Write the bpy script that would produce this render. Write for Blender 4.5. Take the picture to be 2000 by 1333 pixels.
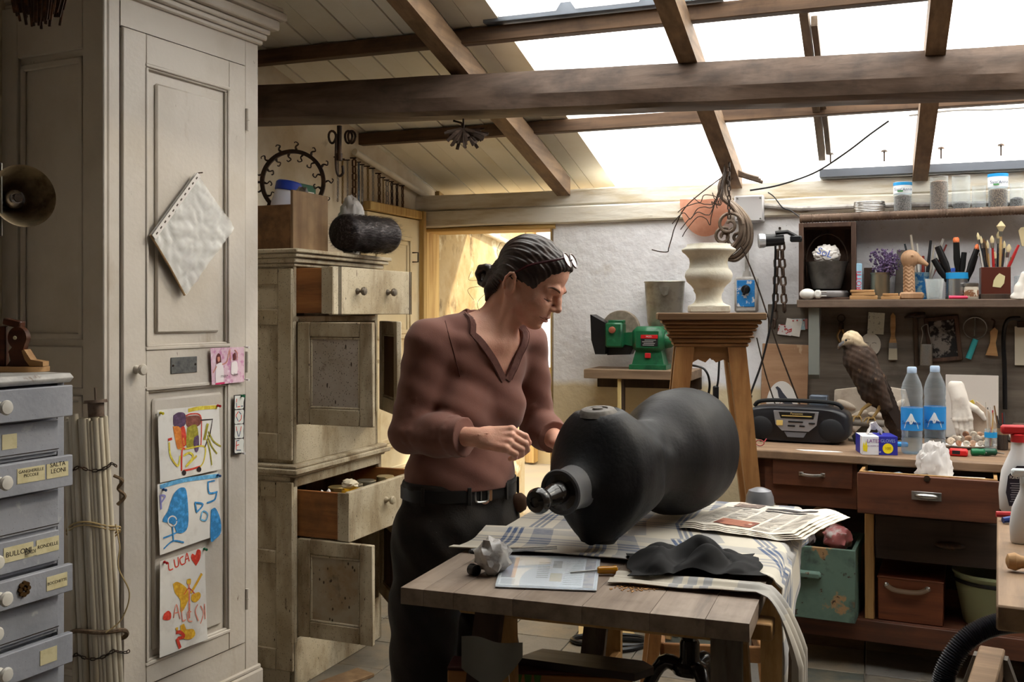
import bpy, bmesh, math, random
import numpy as np
from mathutils import Vector, Matrix, noise
random.seed(7)
for o in list(bpy.data.objects): bpy.data.objects.remove(o)
scene = bpy.context.scene
COL = scene.collection
F, H, CX, HY = 1950., 1.42, 1000., 610.      # focal length and horizon in photo pixels, eye height in metres

# ---------------------------------------------------------------- camera, sky, sun, exposure
cam_d = bpy.data.cameras.new('camera'); cam = bpy.data.objects.new('camera', cam_d); COL.objects.link(cam)
cam.location = (0, 0, H); cam.rotation_euler = (math.pi/2, 0, 0)
cam_d.sensor_width = 36; cam_d.lens = F/2000*36; cam_d.shift_y = -(666.5-HY)/2000; cam_d.clip_start = .02
scene.camera = cam
world = bpy.data.worlds.new('sky'); scene.world = world; world.use_nodes = True
bg = world.node_tree.nodes['Background']; bg.inputs[0].default_value = (.93, .965, 1, 1); bg.inputs[1].default_value = 4.6
sun_d = bpy.data.lights.new('sun', 'SUN'); sun = bpy.data.objects.new('sun', sun_d); COL.objects.link(sun)
sun_d.energy = 6; sun_d.angle = math.radians(4); sun_d.color = (1, .86, .62)
TH = math.radians(20)
UV = Vector((math.cos(TH), -math.sin(TH), 0)); VV = Vector((math.sin(TH), math.cos(TH), 0))   # along the back wall, into the room
sd = UV*-.62 + VV*-.42 + Vector((0, 0, -.62)); sun.rotation_euler = sd.to_track_quat('-Z', 'Y').to_euler()
vs = scene.view_settings; vs.view_transform = 'Standard'; vs.look = 'None'; vs.gamma = 1; vs.use_curve_mapping = False; vs.exposure = .4
scene.cycles.use_denoising = True
scene.cycles.max_bounces = 7; scene.cycles.adaptive_threshold = .02; scene.cycles.transparent_max_bounces = 12; scene.cycles.sample_clamp_indirect = 6

# ---------------------------------------------------------------- places
def P(px, py, Y): return Vector(((px-CX)*Y/F, Y, H+(HY-py)*Y/F))
def PZ(px, py, z): return P(px, py, (z-H)*F/(HY-py))
def PB(px, py, b):                                     # where the line of sight meets the plane at depth b along the room
    return P(px, py, b/(VV.x*(px-CX)/F+VV.y))
def R(a, b, z=0): return UV*a + VV*b + Vector((0, 0, z))
class Face:                                            # a vertical plane through p0 (x,y) heading at angle ang
    def __init__(s, p0, ang): s.p = Vector(p0); s.d = Vector((math.cos(ang), math.sin(ang))); s.ang = ang
    def __call__(s, px, py):
        t = (px-CX)/F; n = Vector((-s.d.y, s.d.x)); Y = n.dot(s.p)/(n.x*t+n.y)
        return (Vector((t*Y, Y))-s.p).dot(s.d), H+(HY-py)*Y/F
    def w(s, x, y=0, z=0):
        q = s.p+s.d*x+Vector((-s.d.y, s.d.x))*y; return Vector((q.x, q.y, z))
RZ = -TH
D2 = math.radians

# ---------------------------------------------------------------- materials
def lin(c):
    if len(c) == 4: a = c[3]
    else: a = 1
    return tuple(((x/255)/12.92 if x <= 10 else ((x/255+.055)/1.055)**2.4) for x in c[:3])+(a,)
MATS = {}
def mat(name, col=None, rough=.6, metal=0, layers=(), bump=0, bscale=40, bstretch=(1, 1, 1), trans=0, ior=1.45, alpha=1, emit=0, spec=.4, rnd=True, sheen=0, coat=0, sss=0):
    """layers: (kind, colour, scale, lo, hi, stretch, amount); kinds n noise, v spots, w wave grain, z height above local origin, s stripes"""
    if name in MATS: return MATS[name]
    m = bpy.data.materials.new(name); MATS[name] = m; m.use_nodes = True
    nt = m.node_tree; N = nt.nodes; L = nt.links; b = N['Principled BSDF']
    b.inputs['Roughness'].default_value = rough; b.inputs['Metallic'].default_value = metal
    b.inputs['Specular IOR Level'].default_value = spec; b.inputs['IOR'].default_value = ior
    b.inputs['Transmission Weight'].default_value = trans; b.inputs['Alpha'].default_value = alpha
    if sheen: b.inputs['Sheen Weight'].default_value = sheen
    if coat: b.inputs['Coat Weight'].default_value = coat
    if sss:
        b.inputs['Subsurface Weight'].default_value = sss; b.inputs['Subsurface Radius'].default_value = (.012, .005, .003); b.inputs['Subsurface Scale'].default_value = 1
    b.inputs['Base Color'].default_value = lin(col)
    if emit: b.inputs['Emission Color'].default_value = lin(col); b.inputs['Emission Strength'].default_value = emit
    co = None
    if layers or bump:
        tc = N.new('ShaderNodeTexCoord'); src = tc.outputs['Object']
        if rnd:
            oi = N.new('ShaderNodeObjectInfo'); va = N.new('ShaderNodeVectorMath'); va.operation = 'MULTIPLY_ADD'
            L.new(oi.outputs['Random'], va.inputs[0]); va.inputs[1].default_value = (7.3, 5.1, 3.7); L.new(src, va.inputs[2]); rsrc = va.outputs[0]
        else: rsrc = src
    cur = None
    for ly in layers:
        kind, lc, sc, lo, hi = ly[:5]; st = ly[5] if len(ly) > 5 else (1, 1, 1); amt = ly[6] if len(ly) > 6 else 1
        mp = N.new('ShaderNodeMapping'); L.new(rsrc if kind not in 'zs' else src, mp.inputs[0]); mp.inputs['Scale'].default_value = [q*sc for q in st]
        if kind == 'n':
            t = N.new('ShaderNodeTexNoise'); t.inputs['Scale'].default_value = 1; t.inputs['Detail'].default_value = 5; t.inputs['Roughness'].default_value = .62; L.new(mp.outputs[0], t.inputs[0]); out = t.outputs[0]
        elif kind == 'v':
            t = N.new('ShaderNodeTexVoronoi'); t.inputs['Scale'].default_value = 1; L.new(mp.outputs[0], t.inputs[0]); out = t.outputs['Distance']
        elif kind == 'w':
            t = N.new('ShaderNodeTexWave'); t.inputs['Scale'].default_value = 1; t.inputs['Distortion'].default_value = 6; t.inputs['Detail'].default_value = 3; t.inputs['Detail Scale'].default_value = 1.5; L.new(mp.outputs[0], t.inputs[0]); out = t.outputs['Fac']
        elif kind == 's':
            t = N.new('ShaderNodeTexWave'); t.inputs['Scale'].default_value = 1; L.new(mp.outputs[0], t.inputs[0]); out = t.outputs['Fac']
        else:
            t = N.new('ShaderNodeSeparateXYZ'); L.new(src, t.inputs[0])
            nz = N.new('ShaderNodeTexNoise'); nz.inputs['Scale'].default_value = 9; L.new(src, nz.inputs[0])
            ad = N.new('ShaderNodeMath'); ad.operation = 'MULTIPLY_ADD'; L.new(nz.outputs[0], ad.inputs[0]); ad.inputs[1].default_value = sc; L.new(t.outputs['Z'], ad.inputs[2]); out = ad.outputs[0]
        mr = N.new('ShaderNodeMapRange'); mr.inputs['From Min'].default_value = lo; mr.inputs['From Max'].default_value = hi; mr.inputs['To Max'].default_value = amt
        L.new(out, mr.inputs[0])
        mx = N.new('ShaderNodeMix'); mx.data_type = 'RGBA'; L.new(mr.outputs[0], mx.inputs[0])
        if cur is None: mx.inputs[6].default_value = lin(col)
        else: L.new(cur, mx.inputs[6])
        mx.inputs[7].default_value = lin(lc); cur = mx.outputs[2]
    if cur is not None: L.new(cur, b.inputs['Base Color'])
    if bump:
        mp = N.new('ShaderNodeMapping'); L.new(rsrc, mp.inputs[0]); mp.inputs['Scale'].default_value = [q*bscale for q in bstretch]
        t = N.new('ShaderNodeTexNoise'); t.inputs['Scale'].default_value = 1; t.inputs['Detail'].default_value = 6; L.new(mp.outputs[0], t.inputs[0])
        bp = N.new('ShaderNodeBump'); bp.inputs['Strength'].default_value = 1; bp.inputs['Distance'].default_value = bump; L.new(t.outputs[0], bp.inputs['Height']); L.new(bp.outputs[0], b.inputs['Normal'])
    return m
def wood(name, c1, c2, axis=0, sc=1, rough=.65, dirt=None, bump=.0015):
    st = [22, 22, 22]; st[axis] = 1.6
    ly = [('n', c2, sc, .38, .66, st)]
    ly.append(('n', tuple(int(q*.62) for q in c2), sc*1.7, .6, .78, st, .7))
    if dirt: ly.append(('n', dirt, 7, .5, .75, (1, 1, 1), .7))
    return mat(name, c1, rough, layers=ly, bump=bump, bscale=sc, bstretch=st)
def glassy(name, col, tr=.8, rough=.05, tint=None):
    """thin clear plastic or glass: mostly lets light straight through, with a glossy skin"""
    if name in MATS: return MATS[name]
    m = bpy.data.materials.new(name); MATS[name] = m; m.use_nodes = True; nt = m.node_tree; N = nt.nodes; L = nt.links
    b = N['Principled BSDF']; b.inputs['Base Color'].default_value = lin(col); b.inputs['Roughness'].default_value = rough
    t = N.new('ShaderNodeBsdfTransparent'); t.inputs[0].default_value = lin(tint or (245, 248, 250))
    lw = N.new('ShaderNodeLayerWeight'); lw.inputs[0].default_value = .35
    mr = N.new('ShaderNodeMapRange'); mr.inputs['To Min'].default_value = 1-tr; mr.inputs['To Max'].default_value = min(1, 1-tr+.4); L.new(lw.outputs['Facing'], mr.inputs[0])
    mx = N.new('ShaderNodeMixShader'); L.new(mr.outputs[0], mx.inputs[0]); L.new(t.outputs[0], mx.inputs[1]); L.new(b.outputs[0], mx.inputs[2])
    L.new(mx.outputs[0], N['Material Output'].inputs[0]); return m

# ---------------------------------------------------------------- meshes
class MB:
    def __init__(s, k=1): s.v = []; s.f = []; s.k = k; s.tr = None; s.mi = []; s.cm = 0
    def add(s, vs, fs):
        o = len(s.v)
        if s.tr is not None: vs = [s.tr @ Vector(q) for q in vs]
        s.v.extend([(q[0]*s.k, q[1]*s.k, q[2]*s.k) for q in vs]); s.f.extend([tuple(i+o for i in f) for f in fs]); s.mi.extend([s.cm]*len(fs)); return s
    def box(s, c, d, bev=0, rot=None):
        x, y, z = d[0]/2, d[1]/2, d[2]/2; e = min(bev, x*.9, y*.9, z*.9)
        if e <= 0:
            vs = [(i*x, j*y, k*z) for i in (-1, 1) for j in (-1, 1) for k in (-1, 1)]
            fs = [(0, 1, 3, 2), (4, 6, 7, 5), (0, 4, 5, 1), (2, 3, 7, 6), (0, 2, 6, 4), (1, 5, 7, 3)]
        else:
            vs = []; ix = {}
            for i in (-1, 1):
                for j in (-1, 1):
                    for k in (-1, 1):
                        for ax, q in enumerate(((i*x, j*(y-e), k*(z-e)), (i*(x-e), j*y, k*(z-e)), (i*(x-e), j*(y-e), k*z))): ix[i, j, k, ax] = len(vs); vs.append(q)
            fs = []
            for sg in (-1, 1):
                q = [(-1, -1), (1, -1), (1, 1), (-1, 1)]
                if sg < 0: q = q[::-1]
                fs.append(tuple(ix[sg, a, b, 0] for a, b in q)); fs.append(tuple(ix[b, sg, a, 1] for a, b in q)); fs.append(tuple(ix[a, b, sg, 2] for a, b in q))
            def quad(q, out):
                a, b, c_ = [Vector(vs[t]) for t in q[:3]]
                if (b-a).cross(c_-a).dot(Vector(out)) < 0: q = q[::-1]
                fs.append(tuple(q))
            for i in (-1, 1):
                for j in (-1, 1):
                    quad([ix[i, j, -1, 0], ix[i, j, -1, 1], ix[i, j, 1, 1], ix[i, j, 1, 0]], (i, j, 0))
                    quad([ix[i, -1, j, 0], ix[i, -1, j, 2], ix[i, 1, j, 2], ix[i, 1, j, 0]], (i, 0, j))
                    quad([ix[-1, i, j, 1], ix[-1, i, j, 2], ix[1, i, j, 2], ix[1, i, j, 1]], (0, i, j))
                    for k in (-1, 1): quad([ix[i, j, k, 0], ix[i, j, k, 1], ix[i, j, k, 2]], (i, j, k))
        if rot is not None:
            M = rot if isinstance(rot, Matrix) else Matrix.Rotation(rot, 3, 'Z'); M = M.to_3x3(); vs = [M @ Vector(q) for q in vs]
        return s.add([(q[0]+c[0], q[1]+c[1], q[2]+c[2]) for q in vs], fs)
    def bx(s, x0, x1, y0, y1, z0, z1, bev=0): return s.box(((x0+x1)/2, (y0+y1)/2, (z0+z1)/2), (abs(x1-x0), abs(y1-y0), abs(z1-z0)), bev)
    def rings(s, rs, closed=False, cap=True):
        n = len(rs[0]); vs = [q for r in rs for q in r]; fs = []; m = len(rs)
        for i in range(m if closed else m-1):
            j = (i+1) % m
            for k in range(n): l = (k+1) % n; fs.append((i*n+k, i*n+l, j*n+l, j*n+k))
        if cap and not closed: fs.append(tuple(range(n))[::-1]); fs.append(tuple((m-1)*n+k for k in range(n)))
        return s.add(vs, fs)
    def lathe(s, prof, n=24, c=(0, 0, 0), axis=None, sx=1, sy=1, cap=True):
        M = Matrix.Identity(3) if axis is None else Vector((0, 0, 1)).rotation_difference(Vector(axis)).to_matrix()
        rs = [[M @ Vector((r*sx*math.cos(2*math.pi*k/n), r*sy*math.sin(2*math.pi*k/n), z))+Vector(c) for k in range(n)] for r, z in prof]
        return s.rings(rs, cap=cap)
    def cyl(s, p0, p1, r0, r1=None, n=12):
        p0 = Vector(p0); p1 = Vector(p1); r1 = r0 if r1 is None else r1; d = p1-p0
        return s.lathe([(r0, 0), (r1, d.length)], n, p0, d)
    def tube(s, pts, r, n=8, closed=False, flat=None):
        pts = [Vector(p) for p in pts]; m = len(pts); rr = r if isinstance(r, (list, tuple)) else [r]*m; rs = []; up = None
        for i, p in enumerate(pts):
            t = (pts[(i+1) % m]-pts[i-1]) if closed else (pts[min(i+1, m-1)]-pts[max(i-1, 0)])
            if t.length < 1e-9: t = Vector((0, 0, 1))
            t.normalize()
            if up is None: up = t.orthogonal()
            up = up-t*up.dot(t)
            if up.length < 1e-6: up = t.orthogonal()
            up.normalize(); w = t.cross(up)
            rs.append([p+(up*math.cos(2*math.pi*k/n)+w*math.sin(2*math.pi*k/n)*(flat or 1))*rr[i] for k in range(n)])
        return s.rings(rs, closed=closed)
    def ell(s, c, r, nu=16, nv=10, rot=None):
        M = Matrix.Identity(3) if rot is None else rot.to_3x3()
        rs = [[M @ Vector((r[0]*math.sin(a)*math.cos(2*math.pi*k/nu), r[1]*math.sin(a)*math.sin(2*math.pi*k/nu), -r[2]*math.cos(a)))+Vector(c) for k in range(nu)] for a in [math.pi*(i+.02)/(nv+.04) for i in range(nv+1)]]
        return s.rings(rs)
    def prism(s, out, y0, y1, plane='xz'):
        n = len(out)
        A = sum(out[i][0]*out[(i+1) % n][1]-out[(i+1) % n][0]*out[i][1] for i in range(n))
        if A < 0: out = out[::-1]
        def q(p, y): return (p[0], y, p[1]) if plane == 'xz' else ((p[0], p[1], y) if plane == 'xy' else (y, p[0], p[1]))
        if plane == 'xy': a, b = y1, y0
        elif plane == 'yz': a, b = y1, y0
        else: a, b = y0, y1
        if plane != 'xz' and y1 < y0 or plane == 'xz' and y1 < y0: a, b = b, a
        vs = [q(p, a) for p in out]+[q(p, b) for p in out]
        fs = [tuple(range(n)), tuple(range(n, 2*n))[::-1]]+[(i, i+n, (i+1) % n+n, (i+1) % n) for i in range(n)]
        return s.add(vs, fs)
    def ribbon(s, pts, w, y=0, t=.0004):
        """a flat painted stroke in the xz plane"""
        pts = [Vector((p[0], p[1])) for p in pts]; m = len(pts); L_ = []; R_ = []
        for i, p in enumerate(pts):
            d = pts[min(i+1, m-1)]-pts[max(i-1, 0)]; d = d.normalized() if d.length > 1e-9 else Vector((1, 0)); nn = Vector((-d.y, d.x))*w/2
            L_.append(p+nn); R_.append(p-nn)
        vs = [(q.x, y, q.y) for q in L_]+[(q.x, y, q.y) for q in R_]
        return s.add(vs, [(i, i+m, i+m+1, i+1) for i in range(m-1)])
    def grid(s, fn, nu, nv, two=0):
        vs = [fn(i/nu, j/nv) for j in range(nv+1) for i in range(nu+1)]
        fs = [(j*(nu+1)+i, j*(nu+1)+i+1, (j+1)*(nu+1)+i+1, (j+1)*(nu+1)+i) for j in range(nv) for i in range(nu)]
        return s.add(vs, fs)
    def build(s, name, m, parent=None, ang=38, loc=None, rotz=0, solid=0):
        me = bpy.data.meshes.new(name); me.from_pydata(s.v, [], s.f)
        bm = bmesh.new(); bm.from_mesh(me)
        if len(s.f) < 60000: bmesh.ops.recalc_face_normals(bm, faces=bm.faces)
        if solid: bmesh.ops.solidify(bm, geom=bm.faces[:], thickness=solid)
        bm.to_mesh(me); bm.free()
        for q in (m if isinstance(m, (list, tuple)) else [m]): me.materials.append(q)
        if s.cm and not solid:
            for p, i in zip(me.polygons, s.mi): p.material_index = i
        if ang: me.shade_smooth(); me.set_sharp_from_angle(angle=D2(ang))
        return link(name, me, parent, loc, rotz)
def link(name, me, parent=None, loc=None, rotz=0):
    o = bpy.data.objects.new(name, me); COL.objects.link(o)
    if parent is not None: o.parent = parent
    if loc is not None: o.location = loc
    if rotz: o.rotation_euler = (0, 0, rotz)
    return o
def thing(name, label, cat, loc=(0, 0, 0), rotz=0, group=None, kind=None):
    o = bpy.data.objects.new(name, None); COL.objects.link(o); o.location = loc; o.rotation_euler = (0, 0, rotz); o.empty_display_size = .05
    return tag(o, label, cat, group, kind)
def tag(o, label, cat, group=None, kind=None):
    o['label'] = label; o['category'] = cat
    if group: o['group'] = group
    if kind: o['kind'] = kind
    return o
def struct(o): o['kind'] = 'structure'; return o
def stuff(o): o['kind'] = 'stuff'; return o
def copy_tree(o, parent=None):
    c = o.copy(); COL.objects.link(c)
    if parent is not None: c.parent = parent
    for ch in list(o.children): copy_tree(ch, c)
    return c
def text(body, size, m, parent, loc, name='lettering', rot=(math.pi/2, 0, 0), ext=.0002, align='CENTER', sx=1, shear=0):
    cu = bpy.data.curves.new(name, 'FONT'); cu.body = body; cu.size = size; cu.extrude = ext; cu.align_x = align; cu.align_y = 'CENTER'; cu.shear = shear; cu.resolution_u = 3
    ob = bpy.data.objects.new('tmp', cu); me = bpy.data.meshes.new_from_object(ob); bpy.data.objects.remove(ob); bpy.data.curves.remove(cu)
    me.materials.clear(); me.materials.append(m)
    o = link(name, me, parent, loc); o.rotation_euler = rot; o.scale = (sx, 1, 1); return o
def rn(a, b): return random.uniform(a, b)
def nz(x, y=0, z=0): return noise.noise((x, y, z))
def lerp(a, b, t): return a+(b-a)*t
def interp(tab, x):
    for (x0, y0), (x1, y1) in zip(tab, tab[1:]):
        if x <= x1: return lerp(y0, y1, max(0, min(1, (x-x0)/(x1-x0))))
    return tab[-1][1]
def spline(pts, n=8):
    """Catmull-Rom through points"""
    pts = [Vector(p) for p in pts]; out = []
    for i in range(len(pts)-1):
        p0 = pts[max(i-1, 0)]; p1 = pts[i]; p2 = pts[i+1]; p3 = pts[min(i+2, len(pts)-1)]
        for k in range(n):
            t = k/n; out.append(.5*((2*p1)+(p2-p0)*t+(2*p0-5*p1+4*p2-p3)*t*t+(3*p1-p0-3*p2+p3)*t**3))
    out.append(pts[-1]); return out
class SDF:
    """signed distance grid blended with smooth unions, turned into one closed surface"""
    def __init__(s, lo, hi, vox):
        s.lo = np.array(lo, float); s.vox = vox; s.n = np.ceil((np.array(hi)-s.lo)/vox).astype(int)+1; s.a = np.full(s.n, 9., np.float32)
    def sub(s, lo, hi):
        i0 = np.clip(np.floor((np.array(lo)-s.lo)/s.vox).astype(int), 0, s.n); i1 = np.clip(np.ceil((np.array(hi)-s.lo)/s.vox).astype(int)+1, 0, s.n)
        ax = [(s.lo[d]+np.arange(i0[d], i1[d])*s.vox).astype(np.float32) for d in range(3)]
        return tuple(slice(i0[d], i1[d]) for d in range(3)), ax[0][:, None, None], ax[1][None, :, None], ax[2][None, None, :]
    def mix(s, sl, d, k, op):
        a = s.a[sl]
        if op == '+':
            h = np.clip(.5+.5*(a-d)/k, 0, 1); s.a[sl] = a*(1-h)+d*h-k*h*(1-h)
        else:
            d = -d; h = np.clip(.5-.5*(a-d)/k, 0, 1); s.a[sl] = a*(1-h)+d*h+k*h*(1-h)
    def cone(s, p, q, r0, r1, k=.01, op='+', flat=None):
        """tapered capsule; flat=(axis vector, factor) squeezes it"""
        p = np.array(p, float); q = np.array(q, float); m = max(r0, r1)*(1.6 if flat else 1)+k*1.5+.01
        sl, X, Y, Z = s.sub(np.minimum(p, q)-m, np.maximum(p, q)+m); d = q-p; L2 = max(float(d.dot(d)), 1e-12)
        ux, uy, uz = X-p[0], Y-p[1], Z-p[2]; t = np.clip((ux*d[0]+uy*d[1]+uz*d[2])/L2, 0, 1)
        ex, ey, ez = ux-t*d[0], uy-t*d[1], uz-t*d[2]
        if flat is not None:
            n, f = Vector(flat[0]).normalized(), flat[1]; w = (ex*n.x+ey*n.y+ez*n.z)*(1/f-1); ex, ey, ez = ex+w*n.x, ey+w*n.y, ez+w*n.z
        s.mix(sl, (np.sqrt(ex*ex+ey*ey+ez*ez)-(r0+(r1-r0)*t)).astype(np.float32), k, op); return s
    def ell(s, c, r, rot=None, k=.01, op='+'):
        c = np.array(c, float); r = np.array(r, float); m = r.max()+k*1.5+.01
        sl, X, Y, Z = s.sub(c-m, c+m); x, y, z = X-c[0], Y-c[1], Z-c[2]
        if rot is not None:
            M = np.array(rot.to_3x3().inverted()); x, y, z = M[0, 0]*x+M[0, 1]*y+M[0, 2]*z, M[1, 0]*x+M[1, 1]*y+M[1, 2]*z, M[2, 0]*x+M[2, 1]*y+M[2, 2]*z
        k0 = np.sqrt((x/r[0])**2+(y/r[1])**2+(z/r[2])**2); k1 = np.sqrt((x/r[0]**2)**2+(y/r[1]**2)**2+(z/r[2]**2)**2)
        s.mix(sl, (k0*(k0-1)/np.maximum(k1, 1e-6)).astype(np.float32), k, op); return s
    def chain(s, pts, rs, k=.006, op='+', flat=None):
        for i in range(len(pts)-1): s.cone(pts[i], pts[i+1], rs[i], rs[i+1], k, op, flat)
        return s
    def disp(s, fn):
        sl, X, Y, Z = s.sub(s.lo, s.lo+s.n*s.vox); s.a += fn(X, Y, Z).astype(np.float32); return s
    def mesh(s, name, m, parent=None, adapt=0, loc=None, rotz=0):
        import openvdb
        a = s.a/s.vox; a = np.clip(a, -3, 3); g = openvdb.FloatGrid(3.0); g.copyFromArray(np.ascontiguousarray(a, dtype=np.float32), tolerance=0.0)
        p, t, q = g.convertToPolygons(isovalue=0.0, adaptivity=adapt); p = p*s.vox+s.lo
        me = bpy.data.meshes.new(name); fs = [tuple(x[::-1]) for x in t.tolist()]+[tuple(x[::-1]) for x in q.tolist()]; me.from_pydata(p.tolist(), [], fs)
        v = p; vol = 0.
        if len(q): vol = float(np.einsum('ij,ij->i', v[q[:, 3]], np.cross(v[q[:, 2]], v[q[:, 1]])).sum())
        if vol < 0: me.flip_normals()
        me.materials.append(m); me.shade_smooth(); return link(name, me, parent, loc, rotz)
# common materials
m_white = mat('white_paint', (214, 206, 190), .55, layers=[('n', (196, 186, 166), 6, .45, .7), ('n', (120, 100, 76), 30, .7, .76, (1, 1, .3), .7)], bump=.0006, bscale=60)
m_black = mat('black_plastic', (22, 22, 24), .35)
m_iron = mat('dark_iron', (58, 48, 42), .5, .7, layers=[('n', (92, 66, 48), 30, .5, .7)], bump=.0006, bscale=120)
m_steel = mat('steel', (176, 174, 170), .3, 1, layers=[('n', (120, 116, 110), 25, .5, .75)])
m_paper = mat('paper', (232, 228, 222), .8, layers=[('n', (214, 208, 200), 14, .5, .7)])
# ================================================================ the room
WB = 5.02                                             # depth of the back wall's face
def zs(b): return 2.17+.2325*(WB-b)                   # underside of the roof sheets
FL = Face((-.526, 5.54), D2(68))                      # left wall
m_plaster = mat('old_whitewash', (236, 236, 240), .85, layers=[('n', (218, 216, 220), 3, .45, .7), ('z', (216, 200, 166), .05, 1.10, 1.06, (1, 1, 1), 1), ('n', (176, 160, 136), 4.5, .62, .8, (1, 1, 1), .6), ('v', (120, 106, 92), 26, .055, .035, (1, 1, 1), .7)], bump=.006, bscale=26, rnd=False)
m_plaster2 = mat('side_whitewash', (216, 204, 182), .85, layers=[('n', (188, 168, 134), 3, .45, .72), ('n', (120, 98, 70), 8, .64, .8, (1, 1, 1), .7)], bump=.004, bscale=14, rnd=False)
m_dim = mat('dim_plaster', (128, 112, 96), .9, layers=[('n', (98, 84, 70), 3, .4, .7)])
m_slab = mat('concrete', (142, 132, 118), .8, layers=[('n', (110, 100, 88), 5, .4, .7)], bump=.002)
m_oldwood = wood('roof_timber', (102, 78, 58), (70, 52, 38), 0, 1, .7, (52, 36, 26))
m_rafter = wood('rafter_timber', (134, 108, 82), (100, 78, 58), 1, 1, .7, (78, 62, 50))
m_beam = wood('hewn_beam', (104, 86, 74), (72, 57, 47), 0, .8, .6, (48, 38, 34), .004)
m_eave = mat('painted_timber', (224, 218, 206), .75, layers=[('n', (196, 182, 156), 4, .45, .7, (1, 6, 6)), ('n', (110, 90, 62), 9, .66, .78, (.5, 3, 3), .8)], bump=.003, bscale=20, bstretch=(.4, 2, 2))
m_board = mat('roof_board_white', (236, 233, 222), .35, layers=[('n', (222, 216, 198), 2, .4, .7)])
m_alu = mat('zinc_strip', (118, 124, 134), .45, .6)
# --- floor of square tiles
fl = struct(MB().bx(-3.6, 3.3, -2.4, 5.22, -.06, -.012).build('floor', m_slab, rotz=RZ))
tile_m = [mat('tile_%d' % i, c, .55, layers=[('v', tuple(int(q*.7) for q in c), 60, .2, .1), ('n', tuple(int(q*.8) for q in c), 4, .4, .7), ('n', (134, 116, 90), 3, .5, .7, (1, 1, 1), .6), ('n', (60, 54, 48), 9, .56, .7, (1, 1, 1), .6)], bump=.0008) for i, c in enumerate([(104, 100, 95), (74, 78, 73), (84, 64, 58), (112, 105, 94)])]
tms = []
for tm_ in tile_m:
    o = MB().box((0, 0, -.006), (.296, .296, .012), .002).build('floor_tile', tm_, fl); tms.append(o.data); bpy.data.objects.remove(o)
for i in range(-9, 9):
    for j in range(2, 14):
        a, b = i*.3+.11, j*.3+1.0
        p = R(a, b); 
        if p.y < 2.9 or b > 4.95: continue
        px, py = CX+F*p.x/p.y, HY+F*H/p.y
        if not (420 < px < 2080 and py < 1420): continue
        k = random.choice([0, 0, 0, 3, 3, 1, 2]) if a > -1.0 else 3
        link('floor_tile', tms[k], fl, (a, b, rn(-.001, .001)))
# --- walls
AD = -1.603; A0 = -2.40
w = MB(); w.bx(AD, 3.2, WB, WB+.22, 0, 1.885); struct(w.build('wall_back', m_plaster, rotz=RZ))
w = MB(); s0, s1 = -8, .22
def ztop(s):
    q = FL.w(s); return zs(q.x*VV.x+q.y*VV.y)
pts = [(s, y, z) for s, zt in ((s0, ztop(s0)), (s1, ztop(s1))) for y in (0, .2) for z in (0, zt)]
w.add(pts, [(0, 1, 3, 2), (4, 6, 7, 5), (0, 4, 5, 1), (2, 3, 7, 6), (0, 2, 6, 4), (1, 5, 7, 3)])
wl = struct(w.build('wall_left', m_plaster2)); wl.location = (FL.p.x, FL.p.y, 0); wl.rotation_euler.z = D2(68)
struct(MB().bx(3.2, 3.4, -2.4, WB+.2, 0, 3.9).build('wall_right', m_dim, rotz=RZ))
struct(MB().bx(-5.2, 3.4, -2.6, -2.4, 0, 3.95).build('wall_rear', m_dim, rotz=RZ))
# --- timbers over the back wall and the doorway
def timber(name, a0, a1, b0, b1, z0, z1, m, n=14, j=.006, seed=0):
    mb = MB(); rs = []
    for i in range(n+1):
        a = lerp(a0, a1, i/n); q = [nz(a*2+seed, c*7.7, seed)*j for c in range(4)]
        e = .008
        rs.append([(a, b0+q[0], z0+e+q[1]), (a, b0+e, z0+q[1]), (a, b1, z0), (a, b1, z1), (a, b0+e, z1+q[2]), (a, b0+q[0]+q[3], z1-e+q[2])])
    mb.rings(rs); return struct(mb.build(name, m, rotz=RZ, ang=30))
timber('lintel', A0, 3.2, WB-.03, WB+.22, 1.885, 1.972, m_eave, 40, .008, 1)
timber('lintel', A0, 3.2, WB-.012, WB+.22, 1.976, 2.062, m_eave, 40, .008, 5)
timber('lintel', A0, AD+.02, WB-.012, WB+.22, 1.862, 1.884, wood('lintel_board', (206, 176, 116), (168, 134, 80), 0), 12, .006, 9)
# --- roof: white boards on one side, clear sheets on the other
ce = bpy.data.objects.new('ceiling', None); COL.objects.link(ce); ce.rotation_euler.z = RZ; struct(ce)
sl = math.atan(.2325)
def slope_box(mb, a0, a1, b0, b1, t0, t1, bev=0):
    """a box lying in the roof slope: t measured up from the sheets' underside"""
    vs = [(a, b, zs(b)+t) for a in (a0, a1) for b in (b0, b1) for t in (t0, t1)]
    return mb.add(vs, [(0, 1, 3, 2), (4, 6, 7, 5), (0, 4, 5, 1), (2, 3, 7, 6), (0, 2, 6, 4), (1, 5, 7, 3)])
EDGE = -1.33
wid = [.125, .085]; a = EDGE; i = 0
while a > -4.6:
    wd = wid[i % 2]; up = .004*(i % 2)
    slope_box(MB(), a-wd+.005, a, -2.4, 5.75, up, .05).build('roof_board', m_board, ce, 0); a -= wd; i += 1
slope_box(MB(), -4.6, EDGE-.004, -2.4, 5.72, .012, .045).build('board_core', mat('foam_core', (196, 178, 120), .9), ce, 0)
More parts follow.
